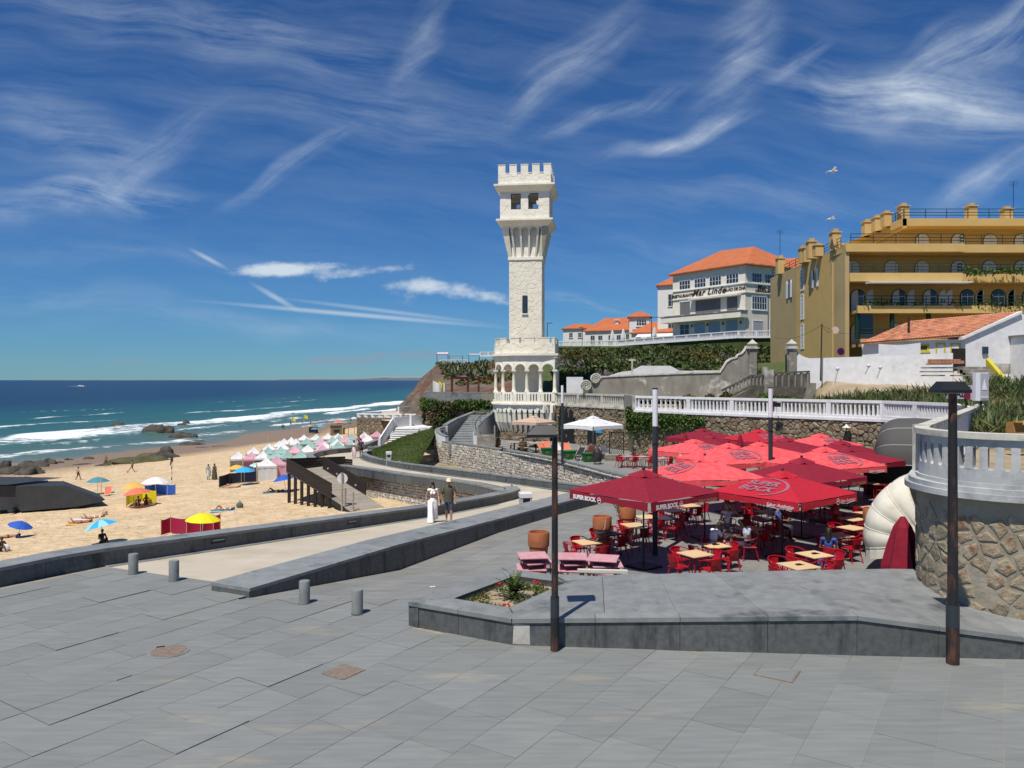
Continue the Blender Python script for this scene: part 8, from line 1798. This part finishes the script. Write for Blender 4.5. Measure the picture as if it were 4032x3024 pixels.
# ================================================================== beach
def S(x,y):return on_sand(x,y)
person('man in black shorts walking alone on the sand',S(308,1891),2.6,'walk','a',None,(.012,.012,.016),'d',False,'trousers',1.0,False,.028,mod=dict(el=(-.34,.06,1.17),wl=(-.42,.0,.98),er=(.34,.06,1.17),wr=(.42,.0,.98)))
person('shirtless man kicking a ball near the mossy reef',S(521,1860),-1.2,'kick','b',None,(.06,.05,.04),'d',False,'shorts',1.0,False,.03)
p=S(502,1861); tag(MB().sphere(p+V(0,0,.12),.13,10,8).build('ball',[K['fcoral']]),'small ball in front of the kicking man','ball')
person('shirtless man standing beside the seaward tip of the reef',S(417,1836),.6,'stand','b',None,(.10,.07,.05),'d',False,'shorts',1.0,False,.03)
person('woman in blue top and pale skirt standing on the sand',S(820,1889),.8,'stand','c',(.22,.40,.55),(.5,.5,.44),'d',False,'shorts',1.0,True,.028,dress=((.52,.52,.46),1.05,.38,.16,.30))
person('woman in long dark dress standing beside the woman in blue',S(845,1889),-.3,'stand','c',(.07,.075,.045),(.06,.065,.04),'b',True,'trousers',1.03,True,.028,dress=((.065,.07,.04),1.15,.06,.16,.32))
for(x,y,tp,bt_,sk,lab)in((750,1706,None,(.1,.05,.05),'b','bather by the dark flat topped rock, leftmost'),(778,1704,None,(.02,.02,.03),'c','bather in the shallows beside the rock, second from left'),(785,1704,None,(.25,.04,.04),'b','bather close behind the second one'),(808,1706,None,(.05,.06,.1),'b','tall bather standing clear of the rock'),(767,1711,None,(.2,.15,.1),'b','small bather crouching near the rock'),(945,1694,(.02,.025,.03),(.02,.025,.03),'c','dark figure standing at the waterline with a board'),(1111,1690,(.03,.03,.035),(.03,.03,.035),'c','person in dark clothes near the yellow flags, left'),(1118,1692,(.05,.04,.04),(.03,.03,.03),'c','person in dark clothes near the yellow flags, right'),(1145,1678,(.03,.03,.04),(.03,.03,.04),'c','figure behind the left flag pole'),(1190,1674,None,(.03,.03,.04),'b','bather wading beyond the flags, nearer'),(1223,1672,None,(.03,.03,.04),'b','bather wading beyond the flags, farther'),(1382,1662,(.03,.03,.04),(.03,.03,.04),'c','person standing by the far windbreak')):
    person(lab,S(x,y),R.uniform(-2,2),'wade' if tp is None else 'stand',sk,tp,bt_,'d',False,'shorts',1.0,R.random()<.4,.036,group='bathers')
def towel(p,rz,l,w,m,lab):tag(newobj('towel',MB().bbox((0,0,.02),(w,l,.03),.01).mesh('towel',K[m]),None,p,(0,0,rz)),lab,'towel')
p=S(880,2012); towel(p,-1.25,1.9,.8,'faqua','pale towel under the sunbathing woman near the ramp'); person('woman in white bikini lying on her back near the timber ramp',p+V(0,0,.02),-1.25,'supine','b',(.75,.75,.75),(.75,.75,.75),'d',True,'briefs',1.0,True,.018,'none',belly=False)
p=S(944,2000); tag(MB().sphere(p+V(0,0,.2),.26,10,8,(1.1,.7,1.0)).tube([p+V(-.15,0,.3),p+V(0,0,.62),p+V(.15,0,.3)],.03,5).build('beach_bag',[cloth((.10,.11,.09))]),'dark beach bag beside the sunbathing woman','bag')
p=S(318,2062); towel(p,-1.3,1.9,.8,'foran','orange towel under the nearer of two sunbathers'); person('nearer of two women lying face down side by side on towels',p+V(0,0,.02),-1.3,'prone','b',(.35,.03,.03),(.4,.03,.03),'d',True,'briefs',1.0,True,.02,'none',belly=False)
p=S(340,2045); towel(p,-1.3,1.9,.8,'fwhite','white towel under the farther of two sunbathers'); person('farther of two women lying face down side by side on towels',p+V(.5,.1,.02),-1.3,'prone','b',(.7,.7,.7),(.7,.7,.7),'d',True,'briefs',1.0,True,.02,'none',belly=False)
p=S(412,2028); tag(MB().lathe([(.16,0),(.22,.12),(.2,.3),(.17,.32)],12,p).tube([p+V(-.18,0,.3),p+V(0,0,.55),p+V(.18,0,.3)],.02,5).build('straw_basket',[K['ftan']]),'straw basket at the head of the two sunbathers','basket')
p=S(30,2120); towel(p,-1.35,1.9,.8,'foran','orange towel at the left edge of the picture'); person('woman lying face down under the tilted royal blue parasol',p+V(0,0,.02),-1.35,'prone','b',None,(.05,.03,.03),'d',True,'briefs',1.0,True,.02,'none')
person('person crouching at the lower left edge of the beach',S(6,2172),1.2,'ground','c',(.05,.05,.05),(.03,.03,.03),'d',False,'shorts',1.0,False,.022); p=S(24,2172); tag(MB().sphere(p+V(0,0,.22),.26,8,6,(1,.7,1)).build('white_bag',[K['fwhite']]),'white bag beside the person crouching at the left edge','bag')
person('man in black sitting on the sand under the aqua parasol',S(402,2142),.9,'ground','c',(.012,.012,.012),(.02,.015,.015),'d',False,'trousers',1.0,False,.02,mod=dict(wr=(.2,.0,.05),er=(.3,.05,.3)))
p=S(1080,1940); towel(p,-1.25,2.0,.9,'fteal','blue striped towel beside the timber ramp'); person('man in black shorts lying on a blue towel beside the ramp',p+V(0,0,.02),-1.25,'supine','b',None,(.012,.012,.015),'d',False,'shorts',1.0,False,.02)
person('sunbather lying in front of the navy windbreak',S(912,1922),-1.3,'supine','a',None,(.5,.3,.25),'b',True,'briefs',1.0,True,.024,'none')
person('person sitting inside the yellow windbreak, right one',S(576,1988),.4,'ground','c',None,(.2,.05,.03),'d',True,'briefs',1.0,True,.026); person('person sitting inside the yellow windbreak, left one',S(545,1992),.2,'ground','b',(.1,.05,.05),(.1,.05,.03),'d',False,'shorts',.9,False,.026)
person('person sitting in the shade of the white parasol',S(600,1948),.6,'ground','c',(.14,.05,.09),(.1,.04,.06),'d',True,'shorts',1.05,True,.026)
person('person sitting in the front of the leftmost white tent',S(920,1836),.4,'ground','c',(.05,.03,.03),(.05,.03,.03),'d',False,'shorts',1.0,False,.028); person('person sitting in the front of the pink tent',S(955,1836),.4,'ground','c',(.04,.03,.03),(.05,.03,.03),'d',False,'shorts',1.0,False,.028)
# ---- parasols on the sand
def beach_parasol(fx,fby,rad,h,m,lab,tilt=(0,0),m2=None,seg=10):
    p=S(fx,fby); t=thing('beach_parasol',p,lab,'parasol','beach parasols'); T=Matrix.Rotation(tilt[0],3,'Y')@Matrix.Rotation(tilt[1],3,'X'); k=MB(); MB().cyl((0,0,-.2),T@V(0,0,h),.022,n=6).build('pole',K['metalw'],t,False,False)
    for i in range(seg):
        a0,a1=2*PI*i/seg,2*PI*(i+1)/seg; vs=[]; fs=[]
        for j in range(5):
            s=j/4
            for q in range(4):a=lerp(a0,a1,q/3); sc=1-.04*math.sin(PI*q/3); vs.append(T@V(rad*s*sc*math.cos(a),rad*s*sc*math.sin(a),h+.0-.42*rad*s**1.8))
        for j in range(4):
            for q in range(3):fs.append((j*4+q,j*4+q+1,j*4+5+q,j*4+4+q))
        MB().add(vs,fs).build('canopy_panel',K[m2]if(m2 and i%2)else K[m],t,True,False)
    MB().sphere(T@V(0,0,h+.03),.04,6,4).build('finial',K[m],t,False,False)
beach_parasol(385,1946,1.1,1.75,'fteal','teal parasol with pale rim beside a red beach chair'); beach_parasol(530,1992,.98,2.0,'foran','orange parasol behind the coral one',(-.1,0)); beach_parasol(545,1998,1.1,1.65,'fcoral','coral red parasol over the yellow windbreak',(-.12,0)); beach_parasol(612,1950,1.3,1.75,'fwhite','white parasol beside the blue windbreak')
beach_parasol(962,1908,1.05,1.75,'fazur','bright azure parasol over the navy windbreak'); beach_parasol(932,1882,.95,1.45,'foran','yellow orange parasol in front of the tents'); beach_parasol(1016,1874,1.05,1.5,'faqua','parasol in aqua, white and lime in front of the white tent',(.12,0),'fwhite'); beach_parasol(1128,1936,.98,1.5,'fblue','blue parasol half hidden by the timber ramp',(-.2,0))
beach_parasol(66,2116,.78,1.15,'fblue','small tilted royal blue parasol at the far left',(.3,0)); beach_parasol(417,2140,1.0,1.55,'faqua','tilted light aqua and azure parasol over the man in black',(-.25,0),'fazur'); beach_parasol(795,2116,1.05,1.5,'fyel','bright yellow parasol behind the crimson windbreak',(.06,0))
beach_parasol(1240,1706,1.2,1.6,'fteal','distant blue parasol left of the straw hut'); beach_parasol(1264,1698,1.2,1.9,'fazur','distant azure parasol closer to the straw hut'); beach_parasol(1394,1665,1.2,2.0,'fwhite','distant white parasol by the rubble wall')
p=S(418,1952); ch=thing('beach_chair',p,'low red and yellow beach chair beside the teal parasol','beach chair'); MB().add([(-.3,-.35,.2),(.3,-.35,.2),(.3,.25,.15),(-.3,.25,.15),(-.3,.6,.85),(.3,.6,.85)],[(0,1,2,3),(3,2,5,4)]).build('sling',K['fcoral'],ch,False,False)
for s in(-.32,.32):MB().tube([(s,-.38,0),(s,-.35,.22),(s,.25,.17),(s,.62,.9)],.02,5).build('frame',K['metalw'],ch,False,False)
MB().cyl((-.55,.1,0),(-.55,.1,1.7),.04,n=6).build('striped_post',K['foran'],ch,False,False)
def windbreak(pts,h,m,lab):
    P=[S(x,y)for x,y in pts]; t=thing('windbreak',P[0],lab,'windbreak','beach windbreaks')
    for i,(a,b)in enumerate(zip(P[:-1],P[1:])):
        n=8; vs=[]; d=(b-a); nn=V(-d.y,d.x,0).normalized()
        for k in range(n+1):
            u=k/n; q=a.lerp(b,u)-P[0]; bow=.10*math.sin(PI*u)
            for z in(0,.5,1):vs.append(q+nn*(bow*(1-.3*z))+V(0,0,.05+(h-.05)*z-(.06*math.sin(PI*u)if z==1 else 0)))
        MB().add(vs,[(3*k+j,3*k+3+j,3*k+4+j,3*k+1+j)for k in range(n)for j in range(2)]).build('cloth_panel',K[m],t,True,False)
    for q in P:MB().cyl(q-P[0],q-P[0]+V(0,0,h+.1),.022,n=5).build('stake',K['pole'],t,False,False)
windbreak([(497,1999),(525,1980),(560,1972),(615,1986)],1.15,'fyel','yellow windbreak folded round two people'); windbreak([(570,1952),(615,1946),(660,1950),(691,1949)],1.0,'fblue','blue windbreak behind the white parasol'); windbreak([(634,2112),(672,2100),(735,2108),(790,2100),(840,2094),(868,2088)],1.05,'fmar','long crimson windbreak behind the parapet'); windbreak([(862,1922),(905,1908),(950,1902),(1010,1898)],1.15,'fdark','navy windbreak under the azure parasol'); windbreak([(1355,1690),(1375,1684),(1400,1681)],1.4,'fteal','dark teal windbreak beyond the straw hut'); windbreak([(1216,1705),(1240,1703),(1252,1704)],1.6,'fdark','dark shelter among the distant parasols')
# ---- canvas tents
TENTS=[(940,1775,'w',0),(1000,1758,'w',0),(991,1776,'p',0),(1036,1772,'w',0),(1060,1744,'w',0),(1056,1757,'g',0),(1050,1797,'w',1),(1090,1792,'p',1),(1088,1772,'g',0),(1100,1734,'w',0),(1119,1724,'w',0),(1116,1742,'w',0),(1106,1755,'g',0),(1147,1719,'w',0),(1165,1725,'w',0),(1172,1740,'g',0),(1132,1770,'g',0),(1162,1752,'p',0),(1197,1709,'w',0),(1207,1722,'g',0),(1225,1737,'g',0),(1212,1749,'w',0),(1186,1769,'g',0),(1245,1708,'w',0),(1257,1719,'g',0),(1267,1726,'p',0),(1270,1747,'p',0),(1280,1737,'w',0),(1291,1704,'w',0),(1310,1716,'g',0),(1331,1704,'w',0),(1335,1711,'g',0),(1360,1715,'p',0),(1327,1726,'w',0),(1332,1735,'g',0),(1385,1704,'g',0),(1400,1717,'p',0),(1390,1722,'g',0),(1435,1699,'w',0),(1432,1709,'p',0),(1450,1711,'w',0),(1484,1694,'p',1)]
CN={'w':('fwhite','white'),'p':('fpink','pink'),'g':('fgreen','sea green')}
def tent_proto(m,closed):
    t=thing('beach_tent',(0,-60,-30),'','tent',None); a=1.0; h=1.55; n=6
    for k in range(4):
        c0,c1=[V(a*math.cos(k*PI/2+q*PI/2+PI/4)*1.414,a*math.sin(k*PI/2+q*PI/2+PI/4)*1.414,h)for q in(0,1)]; ap=V(0,0,h+.85); vs=[]; fs=[]
        for j in range(n+1):
            s=j/n
            for i in range(7):u=i/6; p=ap.lerp(c0.lerp(c1,u),s); vs.append(p-V(0,0,.16*math.sin(PI*s)*(.7+.3*math.sin(PI*u))+.03*s*math.sin(PI*u)))
        for j in range(n):
            for i in range(6):fs.append((j*7+i,j*7+i+1,j*7+8+i,j*7+7+i))
        MB().add(vs,fs).build('roof_panel',K[m],t,True,False); MB().add([c0,c1,c1-V(0,0,.22),c0.lerp(c1,.5)-V(0,0,.17),c0-V(0,0,.22)],[(0,1,2,3,4)]).build('valance',K[m],t,False,False)
        MB().cyl((c0.x,c0.y,0),(c0.x,c0.y,h+.25),.035,n=5).build('pole',K['pole'],t,False,False)
        if closed or k in(0,1,3):
            vs=[]; b0,b1=V(c0.x,c0.y,0)*.96,V(c1.x,c1.y,0)*.96
            for i in range(9):u=i/8; q=b0.lerp(b1,u); nn=V(-(b1-b0).y,(b1-b0).x,0).normalized()*.05*math.sin(u*19); vs+=[q+nn+V(0,0,.02),q+nn*.4+V(0,0,h-.02)]
            MB().add(vs,[(2*i,2*i+2,2*i+3,2*i+1)for i in range(8)]).build('side_cloth',K['fcream']if(not closed and m=='fwhite')else K[m],t,True,False)
    return t
protos={}
for i,(x,y,c,cl_)in enumerate(TENTS):
    d0=97.0
    def top_at(y_):
        lo,hi=60.,260.
        for _ in range(40):
            m=(lo+hi)/2; q=at(x,y_,m)
            if q.z>float(sandz(q.x,q.y))+2.4:lo=m
            else:hi=m
        q=at(x,y_,lo); return V(q.x,q.y,float(sandz(q.x,q.y))-.05)
    q=top_at(y); nm=CN[c][1]; col='closed ' if cl_ else ''
    rowl='in the front row' if y>1765 else 'in the second row' if y>1740 else 'in the third row' if y>1720 else 'in the back row'
    same=[j for j,t in enumerate(TENTS)if t[2]==c and t[3]==cl_ and((t[1]>1765)==(y>1765))and((t[1]>1740)==(y>1740))and((t[1]>1720)==(y>1720))]; same.sort(key=lambda j:TENTS[j][0]); od=['first','second','third','fourth','fifth','sixth','seventh','eighth','ninth'][same.index(i)]
    lab='%s%s canvas beach tent %s, %s from the left of its colour'%(col,nm,rowl,od)
    key=(c,cl_)
    if key not in protos:protos[key]=tent_proto(CN[c][0],cl_); t=protos[key]; t.location=q; t.rotation_euler=(0,0,.35); t['label']=lab; t['group']='canvas beach tents'
    else:copy_tree(protos[key],q,.35+R.uniform(-.12,.12),lab,'canvas beach tents')
# ---- straw hut and straw parasols
p=S(1330,1712); hu=thing('straw_hut',p,'straw covered hut at the back of the tents','hut'); MB().box((0,0,1.2),(3.2,2.6,2.4),.15).build('straw_wall',K['straw'],hu,False,False); MB().box((0,0,2.5),(3.7,3.1,.3),.15,.9).build('straw_roof',K['straw'],hu,False,False)
for s in(-1,1):MB().box((s*1.5,-1.36,1.2),(.14,.14,2.5),.15).build('post',K['pole'],hu,False,False)
MB().box((0,-1.33,1.0),(1.4,.1,.7),.15).build('hatch',K['dkwood'],hu,False,False)
q=p+V(.2,0,2.6); bp_=thing('beach_parasol',q,'faded red parasol standing on the straw hut roof','parasol','beach parasols'); MB().cyl((0,0,0),(0,0,1.0),.03,n=6).build('pole',K['metalw'],bp_,False,False); MB().lathe([(1.15,.62),(.8,.85),(.4,1.0),(.02,1.08)],12,caps=False).build('canopy',K['fcoral'],bp_,True,False)
for i,(x,y)in enumerate(((1372,1716),(1395,1709),(1428,1712),(1450,1706),(1495,1711),(1418,1700))):
    p=S(x,y); t=thing('straw_parasol',p,'thatched straw parasol behind the tents, %s from the left'%('first','second','fourth','fifth','last','third')[i],'straw parasol','straw parasols'); MB().cyl((0,0,0),(0,0,2.3),.06,n=6).build('pole',K['pole'],t,False,False)
    mb=MB(); n=22; rr=random.Random(i); vs=[V(0,0,2.65)]
    for rad,z in((.6,2.42),(1.2,2.12),(1.65,1.85)):
        for k in range(n):a=2*PI*k/n; q=rad*(1+rr.uniform(-.08,.08)); vs.append(V(q*math.cos(a),q*math.sin(a),z+rr.uniform(-.07,.07)))
    fs=[(0,1+k,1+(k+1)%n)for k in range(n)]+[(1+j*n+k,1+j*n+(k+1)%n,1+(j+1)*n+(k+1)%n,1+(j+1)*n+k)for j in range(2)for k in range(n)]; mb.add(vs,fs); mb.build('thatch',K['straw'],t,False,False)
def beach_flag(x,yb,h,lab):
    p=S(x,yb); t=thing('beach_flag',p,lab,'flag','yellow beach flags'); MB().cyl((0,0,0),(0,0,h),.05,n=6).build('pole',K['metalw'],t,False,False)
    for k in range(3):MB().cyl((0,0,.4+k*.8),(0,0,.8+k*.8),.056,n=6).build('red_band',K['fcoral'],t,False,False)
    vs=[]
    for i in range(7):u=i/6; vs+=[V(1.1*u,.12*math.sin(5*u),h-.05-.45*u),V(1.1*u,.12*math.sin(5*u),h-1.15-.25*u)]
    MB().add(vs,[(2*i,2*i+2,2*i+3,2*i+1)for i in range(6)]).build('flag_cloth',K['fyel'],t,False,False)
beach_flag(1149,1705,4.6,'yellow beach flag on a banded pole, left one'); beach_flag(1197,1698,4.9,'yellow beach flag on a banded pole, right one')
p=S(1056,1737); lb=thing('lifebuoy_post',p,'thin post carrying a round lifebuoy among the sand tracks','lifebuoy'); MB().cyl((0,0,0),(0,0,1.9),.035,n=6).build('post',K['metalw'],lb,False,False); MB().tube([V(.3*math.cos(t),0,2.15+.3*math.sin(t))for t in np.linspace(0,2*PI,18)[:-1]],.06,6,True).build('buoy_ring',K['fcoral'],lb,False,False)
p=S(676,1900); sp_=thing('banded_post',p,'tall black and white banded marker post on the open sand','post')
for k in range(8):MB().cyl((0,0,.3*k),(0,0,.3*k+.3),.06,n=8).build('band',(K['metalw'],K['black'],K['metalw'],K['foran'])[k%4],sp_,False,False)
MB().box((.02,0,2.55),(.22,.22,.5)).build('post_head',K['mastd'],sp_,False,False); MB().box((-.1,0,2.1),(.12,.1,.4)).build('sign_plate',K['mastd'],sp_,False,False)
# ---- dark kiosk on skids at the left
q0=S(150,2016); kk_=thing('beach_kiosk',q0,'low black angular beach store with a sloping end','kiosk'); sx=q0.y/FOC
fp=lambda x,y:V((x-150)*sx,0,(2016-y)*sx)
def kslab(pts,dep,nm,y0=0):MB().ext([(fp(x,y).x,fp(x,y).z)for x,y in pts],(0,y0,0),(1,0,0),(0,0,1),(0,dep,0)).build(nm,K['kiosk'],kk_,False,False)
f_=[fp(78,2014),fp(300,1996),fp(398,1976),fp(415,1967),fp(258,1912),fp(72,1914)]; b_=[fp(-10,2005)+V(0,4.5,0),fp(180,1996)+V(0,4.5,0),fp(270,1980)+V(0,4.2,0),fp(285,1972)+V(0,4.2,0),fp(160,1914)+V(0,3.4,0),fp(20,1916)+V(0,3.4,0)]
MB().add(f_+b_,[(0,1,2,3,4,5),(11,10,9,8,7,6),(5,4,10,11),(4,3,9,10),(3,2,8,9),(2,1,7,8),(1,0,6,7),(0,5,11,6)]).build('shell',K['kiosk'],kk_,False,False)
MB().box(fp(-30,1962)+V(0,2.2,0),(4.9,3.6,2.1)).build('rear_box',K['kiosk'],kk_,False,False); MB().add([fp(-150,1908)+V(0,-.1,0),fp(35,1908)+V(0,-.1,0),fp(160,1900)+V(0,3.4,0),fp(-100,1896)+V(0,3.4,0)],[(0,1,2,3)]).build('flat_roof',K['kiosk'],kk_,False,False)
MB().cyl(fp(48,2004)+V(0,-.3,0),fp(48,2004)+V(0,.3,0),.26,n=14).build('wheel',K['bind'],kk_,False,False)
# ---- timber access ramp
rm=thing('timber_ramp',(-15,59,-4),'dark timber beach ramp with solid side panels and grey deck','ramp')
Ls,Le,Rs,Re=V(-17.7,60.4,-2.2),V(-12.9,54.9,-3.45),V(-15.2,61.9,-2.2),V(-10.75,56.4,-3.45)
def panel(a,b,h0,h1,nb=4,nm='side_board',drop=.1):
    for k in range(nb):
        g=.012; lo0,hi0=lerp(-drop,h0,k/nb)+g,lerp(-drop,h0,(k+1)/nb); lo1,hi1=lerp(-drop,h1,k/nb)+g,lerp(-drop,h1,(k+1)/nb); d=(b-a).normalized(); nn=V(-d.y,d.x,0)*.07
        MB().add([a+V(0,0,lo0),b+V(0,0,lo1),b+V(0,0,hi1),a+V(0,0,hi0),a+nn+V(0,0,lo0),b+nn+V(0,0,lo1),b+nn+V(0,0,hi1),a+nn+V(0,0,hi0)],[(0,1,2,3),(7,6,5,4),(0,4,5,1),(1,5,6,2),(2,6,7,3),(3,7,4,0)]).build(nm,K['dkwood'],rm)
panel(Ls,Le,1.05,1.05); panel(Rs,Re,1.02,1.02); panel(Ls+V(0,.1,0),V(-14.3,66.0,-2.2),1.0,.62); panel(Rs,V(-13.2,63.7,-2.2),1.0,.6)
n=34
for k in range(n):
    a,b=Ls.lerp(Le,k/n),Ls.lerp(Le,(k+.93)/n); c,d=Rs.lerp(Re,(k+.93)/n),Rs.lerp(Re,k/n); MB().prism([(p.x,p.y)for p in(a,b,c,d)],[p.z-.05 for p in(a,b,c,d)],[p.z for p in(a,b,c,d)]).build('deck_plank',K['plank'],rm)
MB().prism([(-17.7,60.4),(-15.2,61.9),(-13.0,63.6),(-16.4,66.6),(-16.9,66)],-2.3,-2.19).build('landing',K['plank'],rm)
El,Er=V(-10.9,52.3,-4.02),V(-8.7,53.7,-4.02); n=16
for k in range(n):
    a,b=Le.lerp(El,k/n),Le.lerp(El,(k+.94)/n); c,d=Re.lerp(Er,(k+.94)/n),Re.lerp(Er,k/n); MB().prism([(p.x,p.y)for p in(a,b,c,d)],[p.z-.05 for p in(a,b,c,d)],[p.z for p in(a,b,c,d)]).build('deck_plank',K['plank'],rm)
MB().add([Le,El,El-V(0,0,.5),Le-V(0,0,.4),Le+V(.05,.05,0),El+V(.05,.05,0),El+V(.05,.05,-.5),Le+V(.05,.05,-.4)],[(0,1,2,3),(7,6,5,4),(0,4,5,1),(2,1,5,6),(3,2,6,7),(0,3,7,4)]).build('stringer',K['dkwood'],rm)
for k in range(7):
    p=Ls.lerp(Le,.03+k*.15); q=Rs.lerp(Re,.03+k*.15)
    for c in(p+V(.1,.05,0),q):zs=float(sandz(c.x,c.y)); MB().box((c.x,c.y,(zs+c.z)/2-.1),(.2,.2,c.z-zs+.1)).build('post',K['dkwood'],rm)
for k in range(4):c=Rs.lerp(Re,.15+.22*k)+V(-.05,-.06,.35); MB().box(c,(.12,.05,.12),.85).build('step_light',K['mastw'],rm)
p=V(-11.75,53.2,float(sandz(-11.75,53.2))); rs_=thing('round_sign',p,'plain round white sign on a timber post beside the ramp','sign'); MB().cyl((0,0,0),(0,0,2.7),.07,n=8).build('post',K['plank'],rs_,False,False)
MB().cyl((0,.09,2.28),(0,.12,2.28),.36,n=24).build('sign_disc',K['metalw'],rs_,False,False); MB().tube([V(.36*math.cos(t),.105,2.28+.36*math.sin(t))for t in np.linspace(0,2*PI,25)[:-1]],.02,5,True).build('sign_rim',K['bing'],rs_,False,False)
for(x,y,h,lab)in((-11.55,53.4,1.6,'short timber rope post next to the round sign'),(-10.85,52.6,1.35,'short timber rope post at the foot of the ramp')):
    z=float(sandz(x,y)); tag(MB().cyl((x,y,z-.2),(x,y,z+h),.055,n=8).build('rope_post',[K['plank']]),lab,'post')
rp_=MB(); a,b=V(-11.55,53.4,-2.6),V(-10.85,52.6,-2.85); 
for dz in(0,-.45):rp_.tube([a.lerp(b,t)+V(0,0,dz-.15*math.sin(PI*t))for t in np.linspace(0,1,8)],.015,4); rp_.tube([Le.lerp(a,t)+V(0,0,(1-t)*.9+dz-.15*math.sin(PI*t))for t in np.linspace(0,1,8)],.015,4)
tag(rp_.build('rope_rail',[K['plank']]),'slack ropes strung between the posts at the foot of the ramp','rope')
def bin_(x,m,lab,h=.95,r_=.34):
    y=57.2; z=float(sandz(x,y)); t=thing('recycling_bin',(x,y,z),lab,'bin','recycling bins'); MB().lathe([(r_*.9,0),(r_,.1),(r_,h*.8)],16).build('drum',K[m],t,True,False); MB().lathe([(r_*1.04,h*.8),(r_*1.04,h*.88),(r_*.9,h*.97),(r_*.3,h)],16).build('lid',K[m],t,True,False); MB().box((0,-r_*1.0,h*.55),(.24,.02,.2)).build('label_plate',K['metalw'],t,False,False)
bin_(-8.52,'bind','dark grey round bin, left of three',1.0); bin_(-8.22,'biny','yellow round bin in the middle of three',.93,.3); bin_(-7.72,'binb','navy blue round bin, right of three',.9)
# ---- boat far out, gulls
p=gz(317,1521,SEA); bt2=thing('motor_boat',p,'small white motor boat far out at sea','boat',None,.1); k=p.y/FOC
MB().add([(-12*k,0,0),(12*k,-2*k,0),(14*k,0,2.4*k),(-12*k,2.4*k,2*k),(-12*k,-2.4*k,2*k),(12*k,2*k,0)],[(0,1,2,4),(0,3,2,5),(0,4,3),(4,2,3),(0,5,1),(1,5,2)]).build('hull',K['fwhite'],bt2,False,False); MB().box((-2*k,0,3.4*k),(7*k,3*k,2.4*k),0,.7).build('cabin',K['fwhite'],bt2,False,False)
MB().add([(-34*k,-30,.15),(-12*k,-12,.15),(18*k,-14,.15),(18*k,14,.15),(-12*k,12,.15),(-34*k,30,.15)],[tuple(range(6))]).build('wake',K['fwhite'],bt2,False,False)
for(x,y,d,lab)in((3279,675,60,'white gull flying high, the upper one'),(3273,863,75,'small gull flying above the restaurant roof, the lower one')):
    p=at(x,y,d); t=thing('gull',p,lab,'gull'); MB().sphere((0,0,0),.14,8,6,(1.9,.7,.7)).sphere((.3,0,.05),.075,8,6).add([(-.5,-.07,0),(-.5,.07,0),(-.22,.05,.0),(-.22,-.05,.0)],[(0,1,2,3)]).build('body',K['fwhite'],t,False,False)
    for s in(-1,1):MB().add([(.12,s*.06,.05),(-.14,s*.06,.05),(-.10,s*.5,.2),(.10,s*.5,.22),(-.22,s*.95,.12)],[(0,1,2,3),(3,2,4)]).build('wing',K['fwhite'],t,False,False)
# litter on the platform and paving
for(x,y,z,lab)in((1703,2312,0,'small white paper on the paving left of the flower bed'),(3058,2280,.66,'white paper scrap on the back of the platform')):
    c=gz(x,y,z); tag(MB().box((c.x,c.y,c.z+.012),(.13,.06,.012),.3).build('paper_scrap',[K['fwhite']]),lab,'paper')
bpy.data.scenes.remove(TMP)
